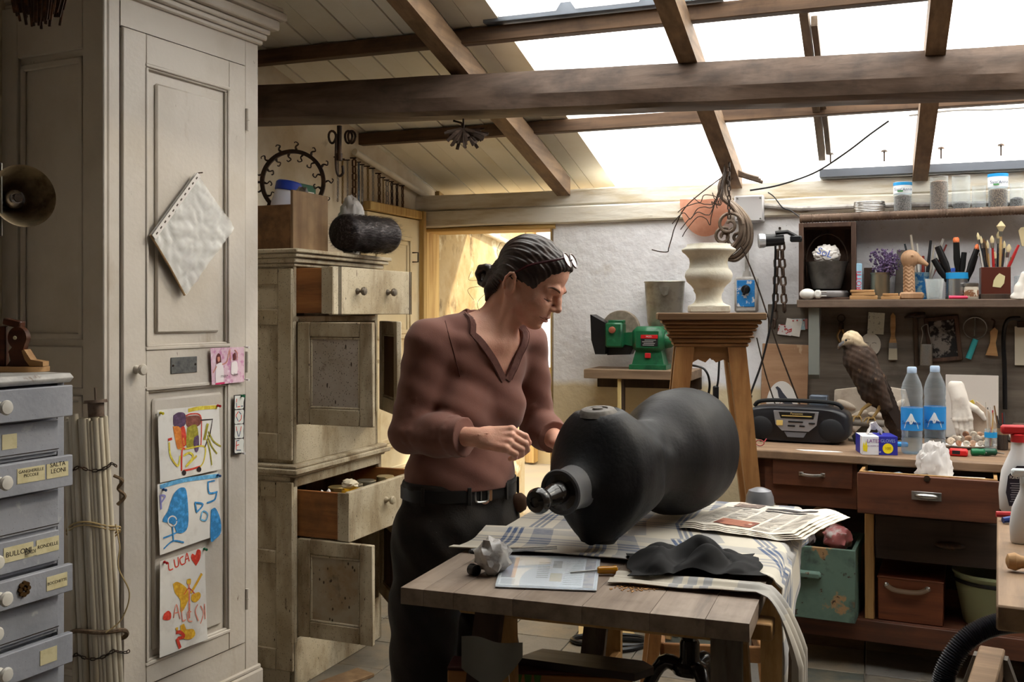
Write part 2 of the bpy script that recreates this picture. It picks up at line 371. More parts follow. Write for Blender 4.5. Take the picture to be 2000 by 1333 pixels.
def clear_sheet_mat():
    m = bpy.data.materials.new('clear_sheet'); m.use_nodes = True; nt = m.node_tree; N = nt.nodes; L = nt.links; N.remove(N['Principled BSDF'])
    t = N.new('ShaderNodeBsdfTranslucent'); d = N.new('ShaderNodeBsdfTransparent'); mx = N.new('ShaderNodeMixShader'); mx.inputs[0].default_value = .12
    tc = N.new('ShaderNodeTexCoord'); n = N.new('ShaderNodeTexNoise'); mp = N.new('ShaderNodeMapping'); mp.inputs['Scale'].default_value = (9, .8, 1); L.new(tc.outputs['Object'], mp.inputs[0]); L.new(mp.outputs[0], n.inputs[0]); n.inputs['Scale'].default_value = 1
    cr = N.new('ShaderNodeValToRGB'); cr.color_ramp.elements[0].color = (.96, .955, .93, 1); cr.color_ramp.elements[1].color = (.88, .84, .74, 1); cr.color_ramp.elements[0].position = .55; cr.color_ramp.elements[1].position = .75
    L.new(n.outputs[0], cr.inputs[0]); L.new(cr.outputs[0], t.inputs[0]); d.inputs[0].default_value = (.9, .92, .95, 1)
    L.new(t.outputs[0], mx.inputs[1]); L.new(d.outputs[0], mx.inputs[2]); L.new(mx.outputs[0], N['Material Output'].inputs[0]); return m
m_sheet = clear_sheet_mat()
def sheet(a0, a1, b0, b1, lift):
    mb = MB(); prof = []; n = int(round((a1-a0)/.3)); st = (a1-a0)/n
    for i in range(n):
        x = a0+i*st; prof += [(x, 0), (x+st*.72, 0), (x+st*.78, .028), (x+st*.9, .028), (x+st*.96, 0)]
    prof.append((a1, 0)); m_ = len(prof)
    vs = [(x, b, zs(b)+lift+t) for b in (b0, b1) for x, t in prof]
    mb.add(vs, [(i, i+1, i+1+m_, i+m_) for i in range(m_-1)])
    return mb.build('clear_sheet', m_sheet, ce, 0)
for k in range(5):
    a0 = EDGE+.004+k*.92
    sheet(a0, a0+.93, 3.42, 5.75, .004+.003*(k % 2)); sheet(a0, a0+.93, 2.3, 3.56, .062+.003*(k % 2))
slope_box(MB(), EDGE+.004, 3.25, -2.4, 2.32, .066, .12).build('dark_boarding', m_oldwood, ce, 0)  # unseen opaque roof stretch, added to cut light from the camera side
for k, px in enumerate((1622, 1727, 1838, 1955)):
    p = PB(px, 335, 4.98); q = Matrix.Rotation(-RZ, 3, 'Z') @ p; zt = zs(q.y)
    sc = MB(); sc.cyl((q.x, q.y, zt-.055), (q.x, q.y, zt), .004); sc.lathe([(.016, -.002), (.012, .006), (.003, .008)], 10, (q.x, q.y, zt-.008)); sc.build('roof_screw', m_iron, ce)
# --- rafters, purlins, flashing and the hewn beam
def slope_bar(name, a, wd, b0, b1, t0, t1, m, seed=0, label=None):
    mb = MB(); rs = []; n = 12
    for i in range(n+1):
        b = lerp(b0, b1, i/n); z = zs(b); j = nz(b*1.5+seed, seed)*.005
        rs.append([(a-wd/2+j, b, z+t0), (a-wd/2+j, b, z+t1), (a+wd/2+j, b, z+t1), (a+wd/2+j, b, z+t0)])
    mb.rings(rs); return struct(mb.build(name, m, rotz=RZ, ang=30))
for i, a in enumerate((-3.3, -3.0, -1.53, -.65, .195, 1.08, 1.97)): slope_bar('rafter', a, (.062, .062, .072, .07, .066, .066, .066)[i], -2.4, WB-.02, -.146, -.054, m_rafter, i*3.1)
for b in (1.0, 1.85, 2.7, 3.56, 4.42):
    struct(MB().bx(-4.4, 3.2, b-.024, b+.024, zs(b)-.058, zs(b)-.001, .003).build('purlin', m_oldwood, rotz=RZ))
b = 3.53; mb = MB()
mb.bx(EDGE-.06, -.5, b-.03, b-.027, zs(b)-.004, zs(b)+.056); mb.bx(EDGE-.06, -.5, b-.03, b+.02, zs(b)-.005, zs(b)-.002); struct(mb.build('metal_flashing', m_alu, rotz=RZ, ang=0))
q = MB(); q.bx(-.25, 3.2, WB-.055, WB-.05, 2.066, 2.10); q.bx(-.25, 3.2, WB-.055, WB+.05, 2.063, 2.066); struct(q.build('metal_flashing', m_alu, rotz=RZ, ang=0))
slope_bar('batten', -.235, .03, 3.6, 4.94, -.052, -.003, wood('grey_batten', (120, 104, 88), (84, 70, 58), 1), 3)
slope_bar('batten', -.205, .022, 3.7, 4.9, -.04, -.003, MATS['grey_batten'], 5)
bl, br = Vector((-1.3, 4.155)), Vector((2.9, 3.237)); dd = (br-bl).normalized(); nn = Vector((-dd.y, dd.x)); mb = MB(); rs = []; n = 70
for i in range(n+1):
    t = i/n; c = bl.lerp(br, t); hh = lerp(.148, .176, t); zc = 2.342; r = []
    for k, (yy, zz) in enumerate(((-.080, -.30), (-.055, -.02), (-.02, 0), (.07, 0), (.08, -.1), (.08, -.9), (.06, -1), (-.04, -1), (-.072, -.93), (-.088, -.62))):
        j = nz(t*16+k*.7, k*1.9)*.010+nz(t*60, k*3.3)*.002
        q2 = c+nn*(yy+j); r.append((q2.x, q2.y, zc+zz*hh+j*.6))
    rs.append(r)
mb.rings(rs); bm_ = struct(mb.build('roof_beam', m_beam, ang=24))
# --- what lies outside the doorway
m_sunwall = mat('sunny_plaster', (168, 150, 114), .9, layers=[('n', (140, 114, 70), 3, .42, .66), ('n', (70, 52, 30), 7, .57, .70, (1, 1, .6), .8), ('n', (200, 190, 160), 5, .56, .66)], bump=.006, bscale=12)
struct(MB().bx(-6, 6, 5.22, 16, -.08, -.02).build('ground', mat('yard_ground', (140, 124, 98), .9, layers=[('n', (150, 130, 98), 3, .4, .7)]), rotz=RZ))
q = MB(); q.bx(-2.62, -2.36, 5.26, 6.75, -.05, 2.6); struct(q.build('wall_yard', m_sunwall, rotz=RZ))
pts = [R(-2.33, 5.3, 2.0), R(-2.33, 6.0, 1.92), R(-2.33, 6.6, 1.86)]
pp = MB(); pp.tube(pts, .018, 10); [pp.lathe([(.024, -.01), (.024, .01)], 10, pts[0].lerp(pts[2], t), pts[2]-pts[0]) for t in (.3, .62)]
tag(pp.build('conduit_pipe', m_white), 'pale conduit pipe running down the sunlit yard wall outside the doorway', 'pipe')
q = MB(); q.bx(-5, 4, 9.0, 9.2, -.05, 4); struct(q.build('wall_far', mat('far_facade', (160, 138, 98), .9, layers=[('n', (170, 140, 90), 2, .4, .7)]), rotz=RZ))
dr = thing('yard_door', 'ochre wooden door with pale glazing across the yard outside', 'door', R(*[0, 0, 0]), RZ)
qa = Matrix.Rotation(-RZ, 3, 'Z') @ PB(978, 500, 8.95); qb = Matrix.Rotation(-RZ, 3, 'Z') @ PB(1100, 500, 8.95)
q = MB(); 
for x0, x1 in ((qa.x, qa.x+.1), (qa.x+.28, qa.x+.36), (qb.x+.3, qb.x+.4)): q.bx(x0, x1, 8.88, 9.0, 0, 2.3, .004)
q.bx(qa.x, qb.x+.4, 8.88, 9.0, 2.2, 2.3); q.build('frame', wood('ochre_door', (178, 140, 78), (140, 104, 52), 2), dr)
q = MB(); q.bx(qa.x+.1, qa.x+.28, 8.94, 8.98, 0, 2.2); q.build('leaf', MATS['ochre_door'], dr)
q = MB(); q.bx(qa.x+.36, qb.x+.3, 8.94, 8.97, .9, 2.2); q.build('pane', mat('pale_pane', (226, 226, 222), .2), dr)
# door jamb at the corner, and a panelled door folded back on the left wall
m_cream = mat('cream_door_paint', (226, 212, 176), .5, layers=[('n', (196, 172, 124), 4, .5, .75), ('n', (110, 84, 50), 22, .68, .76, (1, 1, .4), .8)], bump=.001)
s_a, _ = FL(700, 500); s_b, z_b = FL(806, 432)
d1 = struct(MB().bx(s_a, s_b, -.05, -.012, .03, z_b, .003).build('door_1', m_cream)); d1.location = (FL.p.x, FL.p.y, 0); d1.rotation_euler.z = D2(68)
for z0, z1 in ((.15, .62), (.72, 1.18), (1.28, z_b-.1)):
    q = MB()
    for e, t in ((0, .012), (.025, .006)): 
        x0, x1, u0, u1 = s_a+.08+e, s_b-.12-e, z0+e, z1-e; h_ = .022
        for bx_ in ((x0, x1, u0, u0+h_), (x0, x1, u1-h_, u1), (x0, x0+h_, u0, u1), (x1-h_, x1, u0, u1)): q.bx(bx_[0], bx_[1], -.05-t, -.05, bx_[2], bx_[3], .003)
    q.build('panel_moulding', m_cream, d1)
q = MB(); q.bx(s_b-.02, s_b+.01, -.08, -.012, 0, z_b+.05, .004); q.bx(s_a, s_b+.01, -.07, -.012, z_b+.005, z_b+.05, .004); q.build('door_stop', wood('jamb_wood', (204, 174, 112), (160, 124, 70), 2), d1)
for zz in (1.06, 1.72):
    q = MB(); q.tube([(s_b-.1, -.05, zz+.02), (s_b-.1, -.085, zz+.02), (s_b-.1, -.085, zz-.03), (s_b-.1, -.05, zz-.03)], .004, 6); q.build('pull_handle', m_iron, d1)
q = MB(); x0 = A0+.02; q.bx(x0-.03, x0+.04, WB+.02, WB+.2, 0, 1.87, .005); q.bx(AD-.01, AD+.012, WB+.0, WB+.21, 0, 1.87, .004); struct(q.build('trim_1', MATS['jamb_wood'], rotz=RZ))
# ================================================================ tall white cupboard and what is pinned on it
TC = Face((-1.152, 2.844), D2(64)); RC = D2(64)
m_tc = mat('tall_cupboard_paint', (200, 192, 182), .42, layers=[('n', (184, 174, 160), 3, .45, .75), ('n', (150, 128, 98), 5, .66, .85, (2, 2, .5), .6), ('n', (92, 64, 44), 26, .7, .74, (1.5, 1.5, .5), .8)], bump=.0008, bscale=70)
m_dark_gap = mat('dark_gap', (40, 28, 20), .9)
def frame_rect(mb, x0, x1, z0, z1, w, y0, y1, bev=.003):
    mb.bx(x0, x1, y0, y1, z0, z0+w, bev); mb.bx(x0, x1, y0, y1, z1-w, z1, bev); mb.bx(x0, x0+w, y0, y1, z0+w, z1-w, bev); mb.bx(x1-w, x1, y0, y1, z0+w, z1-w, bev)
def knob(parent, c, axis, r, L, m, name='knob'):
    mb = MB(); mb.lathe([(r*.75, 0), (r*.7, L*.12), (r*.35, L*.3), (r*.35, L*.45), (r*.9, L*.62), (r, L*.8), (r*.8, L*.95), (r*.3, L)], 16, c, axis); return mb.build(name, m, parent)
tcw = .645; dep = .43
tc = thing('tall_cupboard', 'tall off-white panelled cupboard with cornice, drawings pinned to its single door', 'cupboard', (TC.p.x, TC.p.y, 0), RC)
dx0, dzt = TC(238, 52); dx1, _ = TC(477, 126); dzb = TC(360, 1306)[1]
q = MB(); q.bx(0, tcw, .02, dep, .02, 2.34, .004); q.bx(0, dx0-.004, 0, .03, .02, 2.34, .006); q.bx(dx1+.004, tcw, 0, .03, .02, 2.34, .004); q.bx(dx0-.004, dx1+.004, 0, .03, dzt+.004, 2.34); q.bx(dx0-.004, dx1+.004, 0, .03, .02, dzb-.004)
q.build('body', m_tc, tc)
q = MB(); q.bx(dx0-.0035, dx1+.0035, .0125, .021, dzb-.0035, dzt+.0035); q.build('door_gap', m_dark_gap, tc, 0)
q = MB(); q.bx(-.012, tcw+.012, -.014, dep, 0, .2, .006); q.bx(-.006, tcw+.006, -.008, dep, .2, .215, .004); q.build('plinth', m_tc, tc)
q = MB()
for z0, z1, e in ((2.335, 2.352, .012), (2.352, 2.372, .022), (2.372, 2.39, .03), (2.39, 2.425, .052), (2.425, 2.452, .07), (2.452, 2.47, .062)): q.bx(-e*.4, tcw+e, -e, dep, z0, z1, .005)
q.build('cornice', m_tc, tc)
# side with framed panels
q = MB()
for y0, y1 in ((0, .085), (dep-.07, dep)): q.bx(-.014, 0, y0, y1, .2, 2.335, .003)
for z0, z1 in ((.2, .34), (1.2, 1.32), (2.18, 2.335)): q.bx(-.014, 0, .085, dep-.07, z0, z1, .003)
q.build('side_frame', m_tc, tc)
for z0, z1 in ((.36, 1.18), (1.34, 2.16)):
    q = MB(); 
    for zz in (z0, z1-.02): q.bx(-.01, 0, .09, dep-.075, zz, zz+.02, .004)
    for yy in (.09, dep-.095): q.bx(-.01, 0, yy, yy+.02, z0, z1, .004)
    q.build('side_moulding', m_tc, tc)
# door
door = MB(); T = .006; px0, pzt = TC(283, 126); px1, _ = TC(445, 170); pzb = TC(283, 683)[1]; lzt = TC(280, 760)[1]; lzb = TC(283, 1300)[1]
for b4 in ((dx0, px0, dzb, dzt), (px1, dx1, dzb, dzt), (px0, px1, pzt, dzt), (px0, px1, lzt, pzb), (px0, px1, dzb, lzb)): door.bx(b4[0], b4[1], -T, .018, b4[2], b4[3], .0025)
door.bx(px0, px1, .006, .018, lzb, pzt)
do = door.build('door', m_tc, tc)
for z0, z1, e in ((pzb, pzt, .042), (lzb, lzt, .03)):
    q = MB(); q.bx(px0+e, px1-e, -.004, .01, z0+e*1.1, z1-e*1.1, .006); q.build('raised_panel', m_tc, do)
    q = MB(); frame_rect(q, px0-.004, px1+.004, z0-.004, z1+.004, .012, -T-.004, .006, .003); frame_rect(q, px0+.006, px1-.006, z0+.006, z1-.006, .008, -T+.002, .006, .003); q.build('moulding', m_tc, do)
kx, kz = TC(263, 722); knob(do, (kx, -T, kz), (0, -1, 0), .017, .035, mat('worn_white_knob', (196, 188, 176), .35, layers=[('n', (130, 110, 84), 60, .55, .7)]))
ax0, az1 = TC(330, 699); ax1, az0 = TC(381, 727)
q = MB(); q.bx(ax0, ax1, -T-.003, -T, az0, az1, .001); pl = q.build('name_plate', mat('dull_zinc', (108, 108, 106), .55, .5, layers=[('n', (76, 78, 80), 50, .4, .7)], bump=.001, bscale=120), do)
[MB().lathe([(.004, 0), (.003, .002)], 8, (x, -T-.003, (az0+az1)/2), (0, -1, 0)).build('rivet', m_iron, pl) for x in (ax0+.008, ax1-.008)]
for y0, y1 in ((213, 256), (687, 728), (1150, 1190)):
    hx, z1 = TC(479, y0); _, z0 = TC(479, y1); q = MB(); q.cyl((hx, -.008, z0), (hx, -.008, z1), .006, n=10); q.cyl((hx, -.008, (z0+z1)/2-.002), (hx, -.008, (z0+z1)/2+.002), .0075, n=10); q.build('hinge', m_tc, tc)
# papers on the door
YD = -.016
def tpts(pts, z=2.1058, oy=700): return [TC(x/z, oy+y/z) for x, y in pts]
class Pinned:
    """a sheet of paper lying on the cupboard door; its marks are given in photo pixels"""
    def __init__(s, name, label, cat, corners, m, wav=.0015, group=None):
        c = [TC(*p) for p in corners]; s.o = (c[3][0], c[3][1]); s.c = [(x-s.o[0], z-s.o[1]) for x, z in c]
        s.t = thing(name, label, cat, TC.w(s.o[0], YD, s.o[1]), RC, group); s.n = 0
        def fn(u, v):
            a, b, d, e = s.c[0], s.c[1], s.c[2], s.c[3]; x = lerp(lerp(e[0], d[0], u), lerp(a[0], b[0], u), v); z = lerp(lerp(e[1], d[1], u), lerp(a[1], b[1], u), v)
            return (x, s.wave(x, z), z)
        s.wav = wav; q = MB(); q.grid(fn, 14, 14); q.build('sheet', m, s.t, 60, solid=.0006)
    def wave(s, x, z): return -s.wav*(1+nz(x*12, z*12, len(s.t.name)))
    def loc(s, p, z=2.1058, oy=700, ox=0):
        a = TC(ox+p[0]/z, oy+p[1]/z); return (a[0]-s.o[0], a[1]-s.o[1])
    def stroke(s, pts, w, m, z=2.1058, oy=700, ox=0, smooth=True):
        s.n += 1; pts = [s.loc(p, z, oy, ox) for p in pts]
        if smooth and len(pts) > 2: pts = [(p.x, p.y) for p in spline([Vector((a, b, 0)) for a, b in pts], 5)]
        q = MB(); q.ribbon(pts, w, 0); q.v = [(x, s.wave(x, zz)-.0012-.00004*s.n, zz) for x, y, zz in q.v]; q.build('paint_stroke', m, s.t, 0)
    def blob(s, pts, m, z=2.1058, oy=700, ox=0):
        s.n += 1; pts = [s.loc(p, z, oy, ox) for p in pts]; pts = [(p.x, p.y) for p in spline([Vector((a, b, 0)) for a, b in pts+pts[:1]], 5)][:-1]
        cx = sum(p[0] for p in pts)/len(pts); cz = sum(p[1] for p in pts)/len(pts); q = MB(); n = len(pts)
        q.add([(x, s.wave(x, zz)-.0012-.00004*s.n, zz) for x, zz in pts]+[(cx, s.wave(cx, cz)-.0012-.00004*s.n, cz)], [(i, (i+1) % n, n) for i in range(n)]); q.build('paint_patch', m, s.t, 0)
    def pin(s, p, m, z=2.1058, oy=700, ox=0):
        x, zz = s.loc(p, z, oy, ox); q = MB(); q.lathe([(.0015, .012), (.002, .002), (.0045, 0), (.0045, -.002), (.0025, -.003), (.0028, -.010), (.0045, -.012), (.004, -.014)], 10, (x, -.004, zz), (.2, 1, .1)); q.build('push_pin', m, s.t)
def pt(n, c): return mat('paint_'+n, c, .75, layers=[('n', tuple(min(255, int(q*1.25+18)) for q in c), 70, .45, .75)])
pu, ma, og, rd, ol, ye, bk = pt('purple', (84, 62, 88)), pt('maroon', (126, 72, 62)), pt('orange', (214, 122, 50)), pt('red', (206, 62, 44)), pt('olive', (150, 140, 46)), pt('yellow', (212, 186, 64)), pt('black', (44, 32, 34))
bl_, lb, pk, gd = pt('blue', (52, 128, 186)), pt('light_blue', (92, 158, 206)), pt('pink', (226, 130, 110)), pt('gold', (218, 160, 44))
rpin, gpin, bpin, ypin, wpin = [mat('pin_'+n, c, .3) for n, c in (('red', (176, 30, 34)), ('green', (20, 96, 62)), ('blue', (34, 70, 120)), ('yellow', (214, 200, 40)), ('clear', (222, 216, 214)))]
d = Pinned('child_drawing', 'child painting of a colourful cart with black wheels, topmost drawing pinned to cupboard door', 'drawing', [(299, 801), (419, 790), (424, 916), (304, 943)], m_paper)
d.stroke([(755, 215), (800, 205), (875, 200)], .012, ye); d.blob([(694, 235), (715, 222), (742, 228), (744, 270), (720, 285), (696, 275)], pu); d.blob([(746, 238), (800, 236), (806, 270), (770, 288), (748, 275)], ma)
d.blob([(692, 280), (722, 285), (742, 352), (725, 370), (708, 365)], og); d.blob([(724, 285), (740, 282), (748, 348), (732, 358)], rd); d.blob([(750, 285), (790, 275), (796, 355), (760, 372), (746, 350)], ol); d.blob([(780, 325), (798, 318), (798, 372), (786, 385), (776, 350)], pu)
d.stroke([(745, 236), (770, 228), (806, 236), (810, 300), (808, 358)], .004, rd); d.stroke([(720, 372), (745, 372), (822, 362), (820, 420), (802, 448)], .005, ye); d.stroke([(742, 372), (730, 378), (728, 462)], .006, rd); d.stroke([(735, 462), (770, 455), (804, 444)], .006, rd)
d.stroke([(806, 254), (856, 250), (846, 310), (824, 366)], .004, bk, smooth=False); d.stroke([(836, 268), (822, 335)], .010, ol)
for e in ([(838, 300), (860, 340), (890, 362)], [(836, 315), (852, 360), (874, 392)], [(832, 330), (845, 380), (852, 438)]): d.stroke(e, .005, ol)
d.stroke([(676, 345), (682, 400), (712, 442), (722, 400)], .006, ye); d.stroke([(736, 400), (760, 388), (775, 405), (745, 445), (790, 400)], .007, ye); d.stroke([(672, 335), (688, 330)], .008, rd)
for c in ((738, 470), (800, 456)): d.blob([(c[0]+9*math.cos(t), c[1]+11*math.sin(t)) for t in np.arange(0, 6.2, .8)], bk)
d.pin((640, 224), ypin); d.pin((876, 194), rpin)
d = Pinned('child_drawing', 'child painting in blue with a stick figure and house, middle drawing on cupboard door', 'drawing', [(299, 946), (418, 922), (424, 1042), (304, 1084)], m_paper)
d.stroke([(640, 528), (740, 500), (884, 482)], .013, lb); d.blob([(682, 590), (700, 550), (728, 530), (750, 552), (755, 690), (715, 718), (690, 680), (650, 668), (672, 625)], bl_); d.blob([(850, 622), (868, 615), (888, 660), (890, 715), (868, 742), (848, 746)], bl_)
d.stroke([(690+18*math.cos(t), 668+20*math.sin(t)) for t in np.arange(0, 6.6, .6)], .004, m_paper); d.stroke([(690, 690), (694, 748)], .005, bl_); d.stroke([(652, 738), (692, 722), (742, 698)], .005, bl_); d.stroke([(654, 782), (692, 750), (738, 756)], .005, bl_)
d.stroke([(838, 505), (842, 552), (876, 548)], .006, bl_); d.stroke([(838, 508), (866, 502)], .005, bl_); d.stroke([(832, 594), (864, 580), (872, 552)], .006, bl_); d.stroke([(784, 595), (790, 632)], .006, bl_); d.stroke([(782, 592), (816, 600), (790, 632)], .006, bl_); d.stroke([(806, 660), (816, 628), (836, 640), (828, 666), (808, 662)], .005, lb)
d.stroke([(640, 560), (644, 620)], .006, mat('paint_lilac', (142, 140, 206), .7)); d.stroke([(642, 562), (660, 566), (644, 592)], .005, MATS['paint_lilac'])
d.pin((652, 538), bpin); d.pin((876, 480), bpin)
d = Pinned('child_drawing', 'child painting marked with a red heart, yellow flowers and LUCA, lowest drawing on cupboard door', 'drawing', [(304, 1096), (391, 1068), (397, 1248), (303, 1284)], m_paper)
for e in ([(674, 838), (678, 868), (694, 864)], [(698, 826), (704, 856), (716, 848), (714, 816)], [(736, 812), (722, 824), (728, 846), (742, 842)], [(744, 842), (750, 800), (760, 834)], [(746, 826), (756, 820)]): d.stroke(e, .004, rd)
d.blob([(788, 852), (768, 822), (772, 802), (784, 808), (792, 786), (806, 790), (804, 822)], rd)
d.blob([(692, 926), (712, 918), (750, 944), (760, 980), (738, 1030), (724, 1040), (722, 992), (700, 962)], gd); d.stroke([(766, 964), (784, 934), (812, 884)], .010, gd); d.blob([(770, 970), (800, 960), (806, 980), (786, 1002), (768, 992)], gd); d.blob([(750, 908), (766, 906), (764, 930), (750, 926)], gd)
d.stroke([(758, 926), (760, 960), (760, 1068)], .007, pk); d.stroke([(738, 970), (758, 944), (782, 966)], .003, rd)
d.blob([(656, 1048), (672, 1036), (684, 1048), (680, 1072), (652, 1072)], rd)
for e in ([(694, 1066), (706, 1010), (722, 1070)], [(700, 1046), (716, 1042)], [(728, 1022), (732, 1076), (746, 1072)], [(768, 1040), (752, 1044), (756, 1076), (772, 1080)], [(794, 1010), (784, 1040), (798, 1078)], [(806, 1016), (818, 1046), (806, 1090)], [(822, 1008), (826, 1070)]): d.stroke(e, .0035, pk)
d.blob([(722, 1098), (738, 1090), (742, 1112), (776, 1112), (784, 1136), (762, 1154), (730, 1146)], gd); d.blob([(700, 1108), (712, 1104), (710, 1122)], gd); d.stroke([(704, 1126), (722, 1124), (738, 1142), (712, 1150)], .010, rd); d.stroke([(708, 1150), (722, 1190)], .011, rd)
d.pin((656, 836), rpin); d.pin((820, 782), gpin)
m_card = mat('postcard_print', (218, 186, 200), .35, layers=[('n', (196, 130, 170), 40, .5, .62), ('v', (196, 40, 96), 260, .16, .1, (1, 1, 1), .8), ('n', (240, 226, 236), 26, .55, .7)])
z5 = 500/90.; d = Pinned('postcard', 'pink postcard of two girls throwing petals, pinned high on the cupboard door', 'postcard', [(403, 680), (469, 678), (469, 746), (406, 752)], m_card, .001)
sk, wh, hr, mg = mat('print_skin', (206, 140, 120), .5), mat('print_white', (234, 224, 226), .5), mat('print_hair', (96, 40, 40), .5), mat('print_magenta', (196, 34, 92), .5)
kw = dict(z=z5, oy=660, ox=395)
d.blob([(108, 200), (128, 168), (152, 190), (160, 270), (140, 300), (108, 280)], hr, **kw); d.blob([(118, 210), (142, 208), (144, 250), (124, 256)], sk, **kw); d.blob([(104, 290), (176, 280), (184, 480), (104, 490)], wh, **kw); d.stroke([(170, 290), (222, 258), (246, 140)], .004, sk, **kw); d.stroke([(110, 310), (70, 380)], .004, sk, **kw); d.blob([(100, 490), (190, 480), (186, 500), (100, 508)], mg, **kw)
d.blob([(288, 180), (312, 160), (318, 230), (290, 240)], hr, **kw); d.blob([(272, 270), (330, 260), (334, 380), (270, 390)], wh, **kw); d.stroke([(330, 240), (334, 170), (306, 130)], .003, sk, **kw); d.stroke([(262, 250), (252, 120)], .003, sk, **kw)
x, zz = d.loc((190, 412), **kw); text('YOU NEED IS', .0055, bk, d.t, (x, -.0045, zz)); x, zz = d.loc((312, 395), **kw); text('love', .013, bk, d.t, (x, -.0045, zz), shear=.3)
d.pin((428, 100), wpin, **kw); d.pin((428, 452), wpin, **kw)
d = Pinned('letter_strip', 'narrow framed strip of four letter pictures spelling LOVE on the door edge', 'card', [(449, 772), (472, 770), (468, 886), (448, 889)], mat('strip_frame', (46, 40, 40), .5), .0008)
for k, (y0, y1) in enumerate(((630, 770), (785, 930), (942, 1085), (1100, 1245))):
    e = 3 if k else 0
    d.blob([(308, y0), (355, y0-2), (402+8*(k == 0), y0-2), (402, (y0+y1)/2), (398, y1-6), (350, y1), (308, y1), (308, (y0+y1)/2)], mat('strip_white', (222, 222, 216), .6), **kw)
nb = mat('print_navy', (60, 78, 110), .5)
for e, m_ in (([(328, 660), (325, 700)], rd), ([(325, 705), (328, 755)], nb), ([(335, 750), (365, 745)], rd), ([(372, 742), (396, 740)], nb), ([(345, 800), (322, 840), (325, 860)], rd), ([(325, 860), (345, 905)], nb), ([(350, 800), (376, 830)], nb), ([(378, 835), (375, 880), (350, 908)], rd), ([(322, 960), (330, 1010)], rd), ([(330, 1010), (346, 1070)], nb), ([(378, 960), (368, 1010)], rd), ([(368, 1010), (352, 1070)], nb), ([(325, 1120), (320, 1215)], rd), ([(322, 1118), (355, 1110)], nb), ([(322, 1168), (352, 1158)], rd), ([(322, 1218), (374, 1218)], nb)): d.stroke(e, .003, m_, **kw)
d.pin((380, 628), gpin, **kw); d.pin((384, 1246), wpin, **kw)
# plastic sleeve hung by a corner
z2 = 1507/520.; kw = dict(z=z2, oy=300)
d = Pinned('plastic_sleeve', 'crinkled clear punched plastic sleeve with paper, hung slanting on the cupboard door', 'document sleeve', [(372, 338), (447, 446), (352, 576), (283, 460)], mat('sleeve_paper', (196, 190, 184), .6), .002)
def fn(u, v):
    a, b, e, f = d.c; x = lerp(lerp(f[0], e[0], u), lerp(a[0], b[0], u), v); z = lerp(lerp(f[1], e[1], u), lerp(a[1], b[1], u), v)
    return (x, -.006-.005*abs(nz(x*60, z*52))-.010*abs(nz(x*24+3, z*20)), z)
q = MB(); q.grid(fn, 40, 40); q.build('film', glassy('sleeve_film', (250, 248, 244), .74, .05), d.t, 80)
q = MB(); A, D_ = Vector(d.c[0]), Vector(d.c[3]); ax = (A-D_).normalized(); pr = Vector((ax.y, -ax.x))
L_ = (A-D_).length; cs = [D_, A, A+pr*.018, D_+pr*.018]; q.prism([(p.x, p.y) for p in cs], -.014, -.012); st_ = q.build('punched_edge', mat('sleeve_edge', (214, 208, 204), .4), d.t)
q = MB()
for k in range(11):
    c = D_+ax*L_*(.06+k*.088)+pr*.009; hw = ax*.0045; hh = pr*.0022; cs = [c-hw-hh, c+hw-hh, c+hw+hh, c-hw+hh]; q.prism([(p.x, p.y) for p in cs], -.0146, -.0141)
q.build('punch_hole', mat('hole_shadow', (84, 74, 66), .9), st_)
q = MB(); B_ = Vector(d.c[2]); q.tube([(D_.x, -.006, D_.y), (lerp(D_.x, B_.x, .5)-.002, -.010, lerp(D_.y, B_.y, .5)), (B_.x-.006, -.008, B_.y-.002)], .0035, 6); q.build('bound_edge', mat('sleeve_brown', (146, 118, 84), .5), d.t)
for dx, dy in ((1030, 610), (1050, 690)): d.blob([(dx-40, dy-10), (dx+10, dy-62), (dx+55, dy+8), (dx+20, dy+45)], mat('packet_grey', (176, 168, 164), .5), **kw)
q = MB(); x, zz = d.loc((1100, 112), **kw); q.cyl((x, -.018, zz), (x, .004, zz), .002); q.build('nail', m_iron, d.t)

# ================================================================ grey chest of small drawers
DC = Face((-1.077, 2.4), RC)
m_dc = mat('grey_blue_paint', (150, 152, 160), .6, layers=[('n', (130, 132, 140), 6, .45, .7), ('v', (58, 50, 48), 90, .08, .05, (1, 1, 1), .8), ('n', (176, 176, 178), 20, .62, .72)], bump=.0008, bscale=80)
ch = thing('drawer_chest', 'grey-blue painted chest of small labelled drawers with white knobs', 'drawer chest', (DC.p.x, DC.p.y, 0), RC)
ys = [748, 814, 883, 949, 1028, 1094, 1153, 1227, 1291, 1358, 1425]; zz = [DC(124, y)[1] for y in ys]
W = .5; q = MB(); q.bx(-W, 0, .0, .38, 0, .04); q.bx(-W, -W+.018, 0, .38, .04, zz[0]); q.bx(-.018, 0, 0, .38, .04, zz[0]); q.bx(-W, 0, .36, .38, .04, zz[0]); q.bx(-W+.018, -.018, .02, .36, .04, zz[0]-.004)
for z in zz[1:]: q.bx(-W, -.0, .002, .02, z-.004, z+.004)
q.build('body', m_dc, ch)
q = MB(); q.bx(-W-.01, .012, -.028, .385, zz[0]+.002, zz[0]+.024, .010); q.build('top', mat('worn_grey_top', (170, 168, 166), .55, layers=[('n', (206, 202, 196), 12, .5, .7), ('n', (96, 70, 40), 18, .64, .76)], bump=.001), ch)
outs = [.03, .0, .03, .0, .002, .03, 0, .03, .0, .02]
